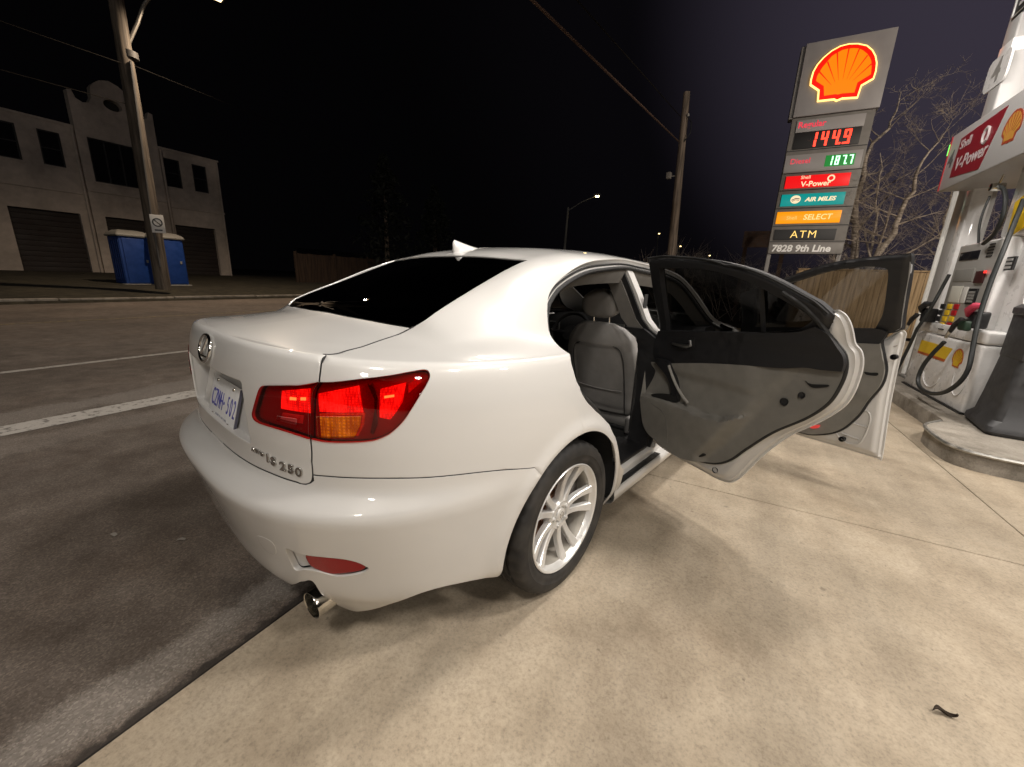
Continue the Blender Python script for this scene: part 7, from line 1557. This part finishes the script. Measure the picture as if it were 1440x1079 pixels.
# ------------------------------------------------------------------ two blue portable toilets
TB = pm('toilet_blue', (.010, .045, .21), .45, noise=(5, .15)); TW = pm('toilet_white_roof', (.20, .19, .17), .5)
def toilet(px_, label, first=None):
    p = at(px_, 2, .34)
    if first is None:
        t = thing('portable_toilet', label, 'portable toilet', tuple(p), RZ, 'portable toilets'); w = .52
        m_ = MB(); m_.box((-w, -w, .10), (w, w, 2.05), bev=.03)
        for k_ in range(5): m_.box((w-.005, -w+.10+k_*.2, .25), (w+.018, -w+.20+k_*.2, 1.9), bev=.008)
        for k_ in range(5): m_.box((-w+.10+k_*.2, -w-.018, .25), (-w+.20+k_*.2, -w+.005, 1.9), bev=.008)
        m_.build('cabin', TB, t); m_ = MB(); m_.box((-.6, -.6, 0), (.6, .6, .10), bev=.02); m_.build('skid', PGREY, t)
        V, F = loftbox([(.59, .59, 2.05), (.60, .60, 2.10), (.54, .54, 2.20), (.30, .42, 2.30), (.05, .30, 2.33)]); link_mesh('roof', V, F, TW, t, autosmooth=40)
        m_ = MB(); m_.box((w+.019, -.42, .14), (w+.035, .42, 1.98), bev=.01); d_ = m_.build('door', TB, t); m_ = MB(); m_.box((w+.036, .28, 1.0), (w+.06, .36, 1.12), bev=.01); m_.build('latch', PGREY, d_)
    else: t = copy_tree(first); t.location = tuple(p); t['label'] = label
    return t
T1 = toilet((193, 402), 'blue portable toilet left of the stout pole, its white roof fully seen'); toilet((240, 403), 'blue portable toilet half hidden behind the stout wooden pole', T1)
# ------------------------------------------------------------------ dim plank fence and things beyond the road
FB = -24.0
fq = [on_n(p, FB) for p in ((330, 346), (600, 360))]
ff2 = road_thing('plank_fence', 'long dim brown plank fence beyond the far kerb right of the building', 'fence', 0, FB, 0)
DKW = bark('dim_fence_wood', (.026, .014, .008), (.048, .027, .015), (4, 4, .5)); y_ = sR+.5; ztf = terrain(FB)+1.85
m_ = MB(); posts = []
while y_ < 60:
    w_ = .30; m_.box((0, y_, terrain(FB)-.05), (.03, y_+w_-.012, ztf+rnd.uniform(-.02, .02))); y_ += w_
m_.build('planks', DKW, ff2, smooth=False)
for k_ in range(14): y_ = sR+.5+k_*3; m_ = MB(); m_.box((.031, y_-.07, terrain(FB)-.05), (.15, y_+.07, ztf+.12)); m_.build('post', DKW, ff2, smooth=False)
# dark evergreen and far house with lit windows
def leafy(label, px_, D, h, w, seed, col):
    r_ = ray(px_); k_ = D/np.hypot(r_[0], r_[1]); b0 = CAM_C+k_*r_; b0[2] = .7; rg = random.Random(seed); t = thing('tree', label, 'tree', tuple(b0)); m_ = MB(); m_.tube([(0, 0, 0), (0, 0, h*.5), (0, 0, h*.9)], [.22, .14, .04], 8); m_.build('trunk', PWOOD, t); V = []; F = []
    for k_ in range(3200):
        z_ = rg.random()**.8; rad = w*(1-z_)**.7*(.35+.65*abs(math.sin(z_*17+rg.random()))); a = rg.uniform(0, 6.283); q = rad*rg.random()**.4; c = Vector((q*math.cos(a), q*math.sin(a), h*(.12+.88*z_))); u = Vector((rg.gauss(0, 1), rg.gauss(0, 1), rg.gauss(0, .6))).normalized()*rg.uniform(.12, .3); v = Vector((rg.gauss(0, 1), rg.gauss(0, 1), rg.gauss(0, .6))).normalized()*rg.uniform(.05, .14); i = len(V); V += [c-u, c+v, c+u, c-v]; F.append((i, i+1, i+2, i+3))
    link_mesh('crown', V, F, col, t, smooth=False)
LF = pm('dark_evergreen_leaf', (.010, .012, .008), .8)
leafy('dark broad evergreen tree beyond the plank fence', (545, 372), 36, 9.5, 3.4, 4, LF); leafy('smaller dark evergreen tree right of the broad one', (612, 372), 38, 8.0, 2.6, 9, LF)
def house(px_, D, wins_, label, w=9, h=4.2, turn=.4):
    r_ = ray(px_); k_ = D/np.hypot(r_[0], r_[1]); b0 = CAM_C+k_*r_; b0[2] = .7; ang = math.atan2(CAM_C[1]-b0[1], CAM_C[0]-b0[0])+math.pi/2; t = thing('house', label, 'house', tuple(b0), ang)
    m_ = MB(); m_.box((-w/2, 0, 0), (w/2, 7, h*.62)); m_.build('wall', pm('dim_house_wall', (.10, .08, .07), .9), t, smooth=False)
    m_ = MB(); m_.add([(-w/2-.3, -.4, h*.62), (w/2+.3, -.4, h*.62), (w/2+.3, 7.4, h*.62), (-w/2-.3, 7.4, h*.62), (-w/2-.3, 3.5, h), (w/2+.3, 3.5, h)], [(0, 1, 5, 4), (2, 3, 4, 5), (0, 4, 3), (1, 2, 5), (3, 2, 1, 0)]); m_.build('roof', pm('dim_house_roof', (.03, .03, .03), .9), t, smooth=False)
    for x_, z_, ww, hh_, g_s, c_ in wins_: m_ = MB(); m_.box((x_-ww/2, -.04, z_-hh_/2), (x_+ww/2, -.01, z_+hh_/2)); m_.build('window', emit_mat('lit_window', c_, g_s), t, smooth=False)
house((512, 362), 80, [(1.2, 1.9, .9, .55, 1.3, (1, .62, .28)), (-.6, 1.9, .5, .5, .9, (1, .72, .40)), (2.3, 1.7, .35, .5, 1.0, (1, .5, .2)), (-2.4, 2.1, .3, .3, .35, (1, .8, .5))], 'far dim house with a row of small warm lit windows')
house((449, 362), 75, [(.5, 2.35, .25, .45, .9, (1, .7, .3))], 'far dim house with one small lit window', 6)
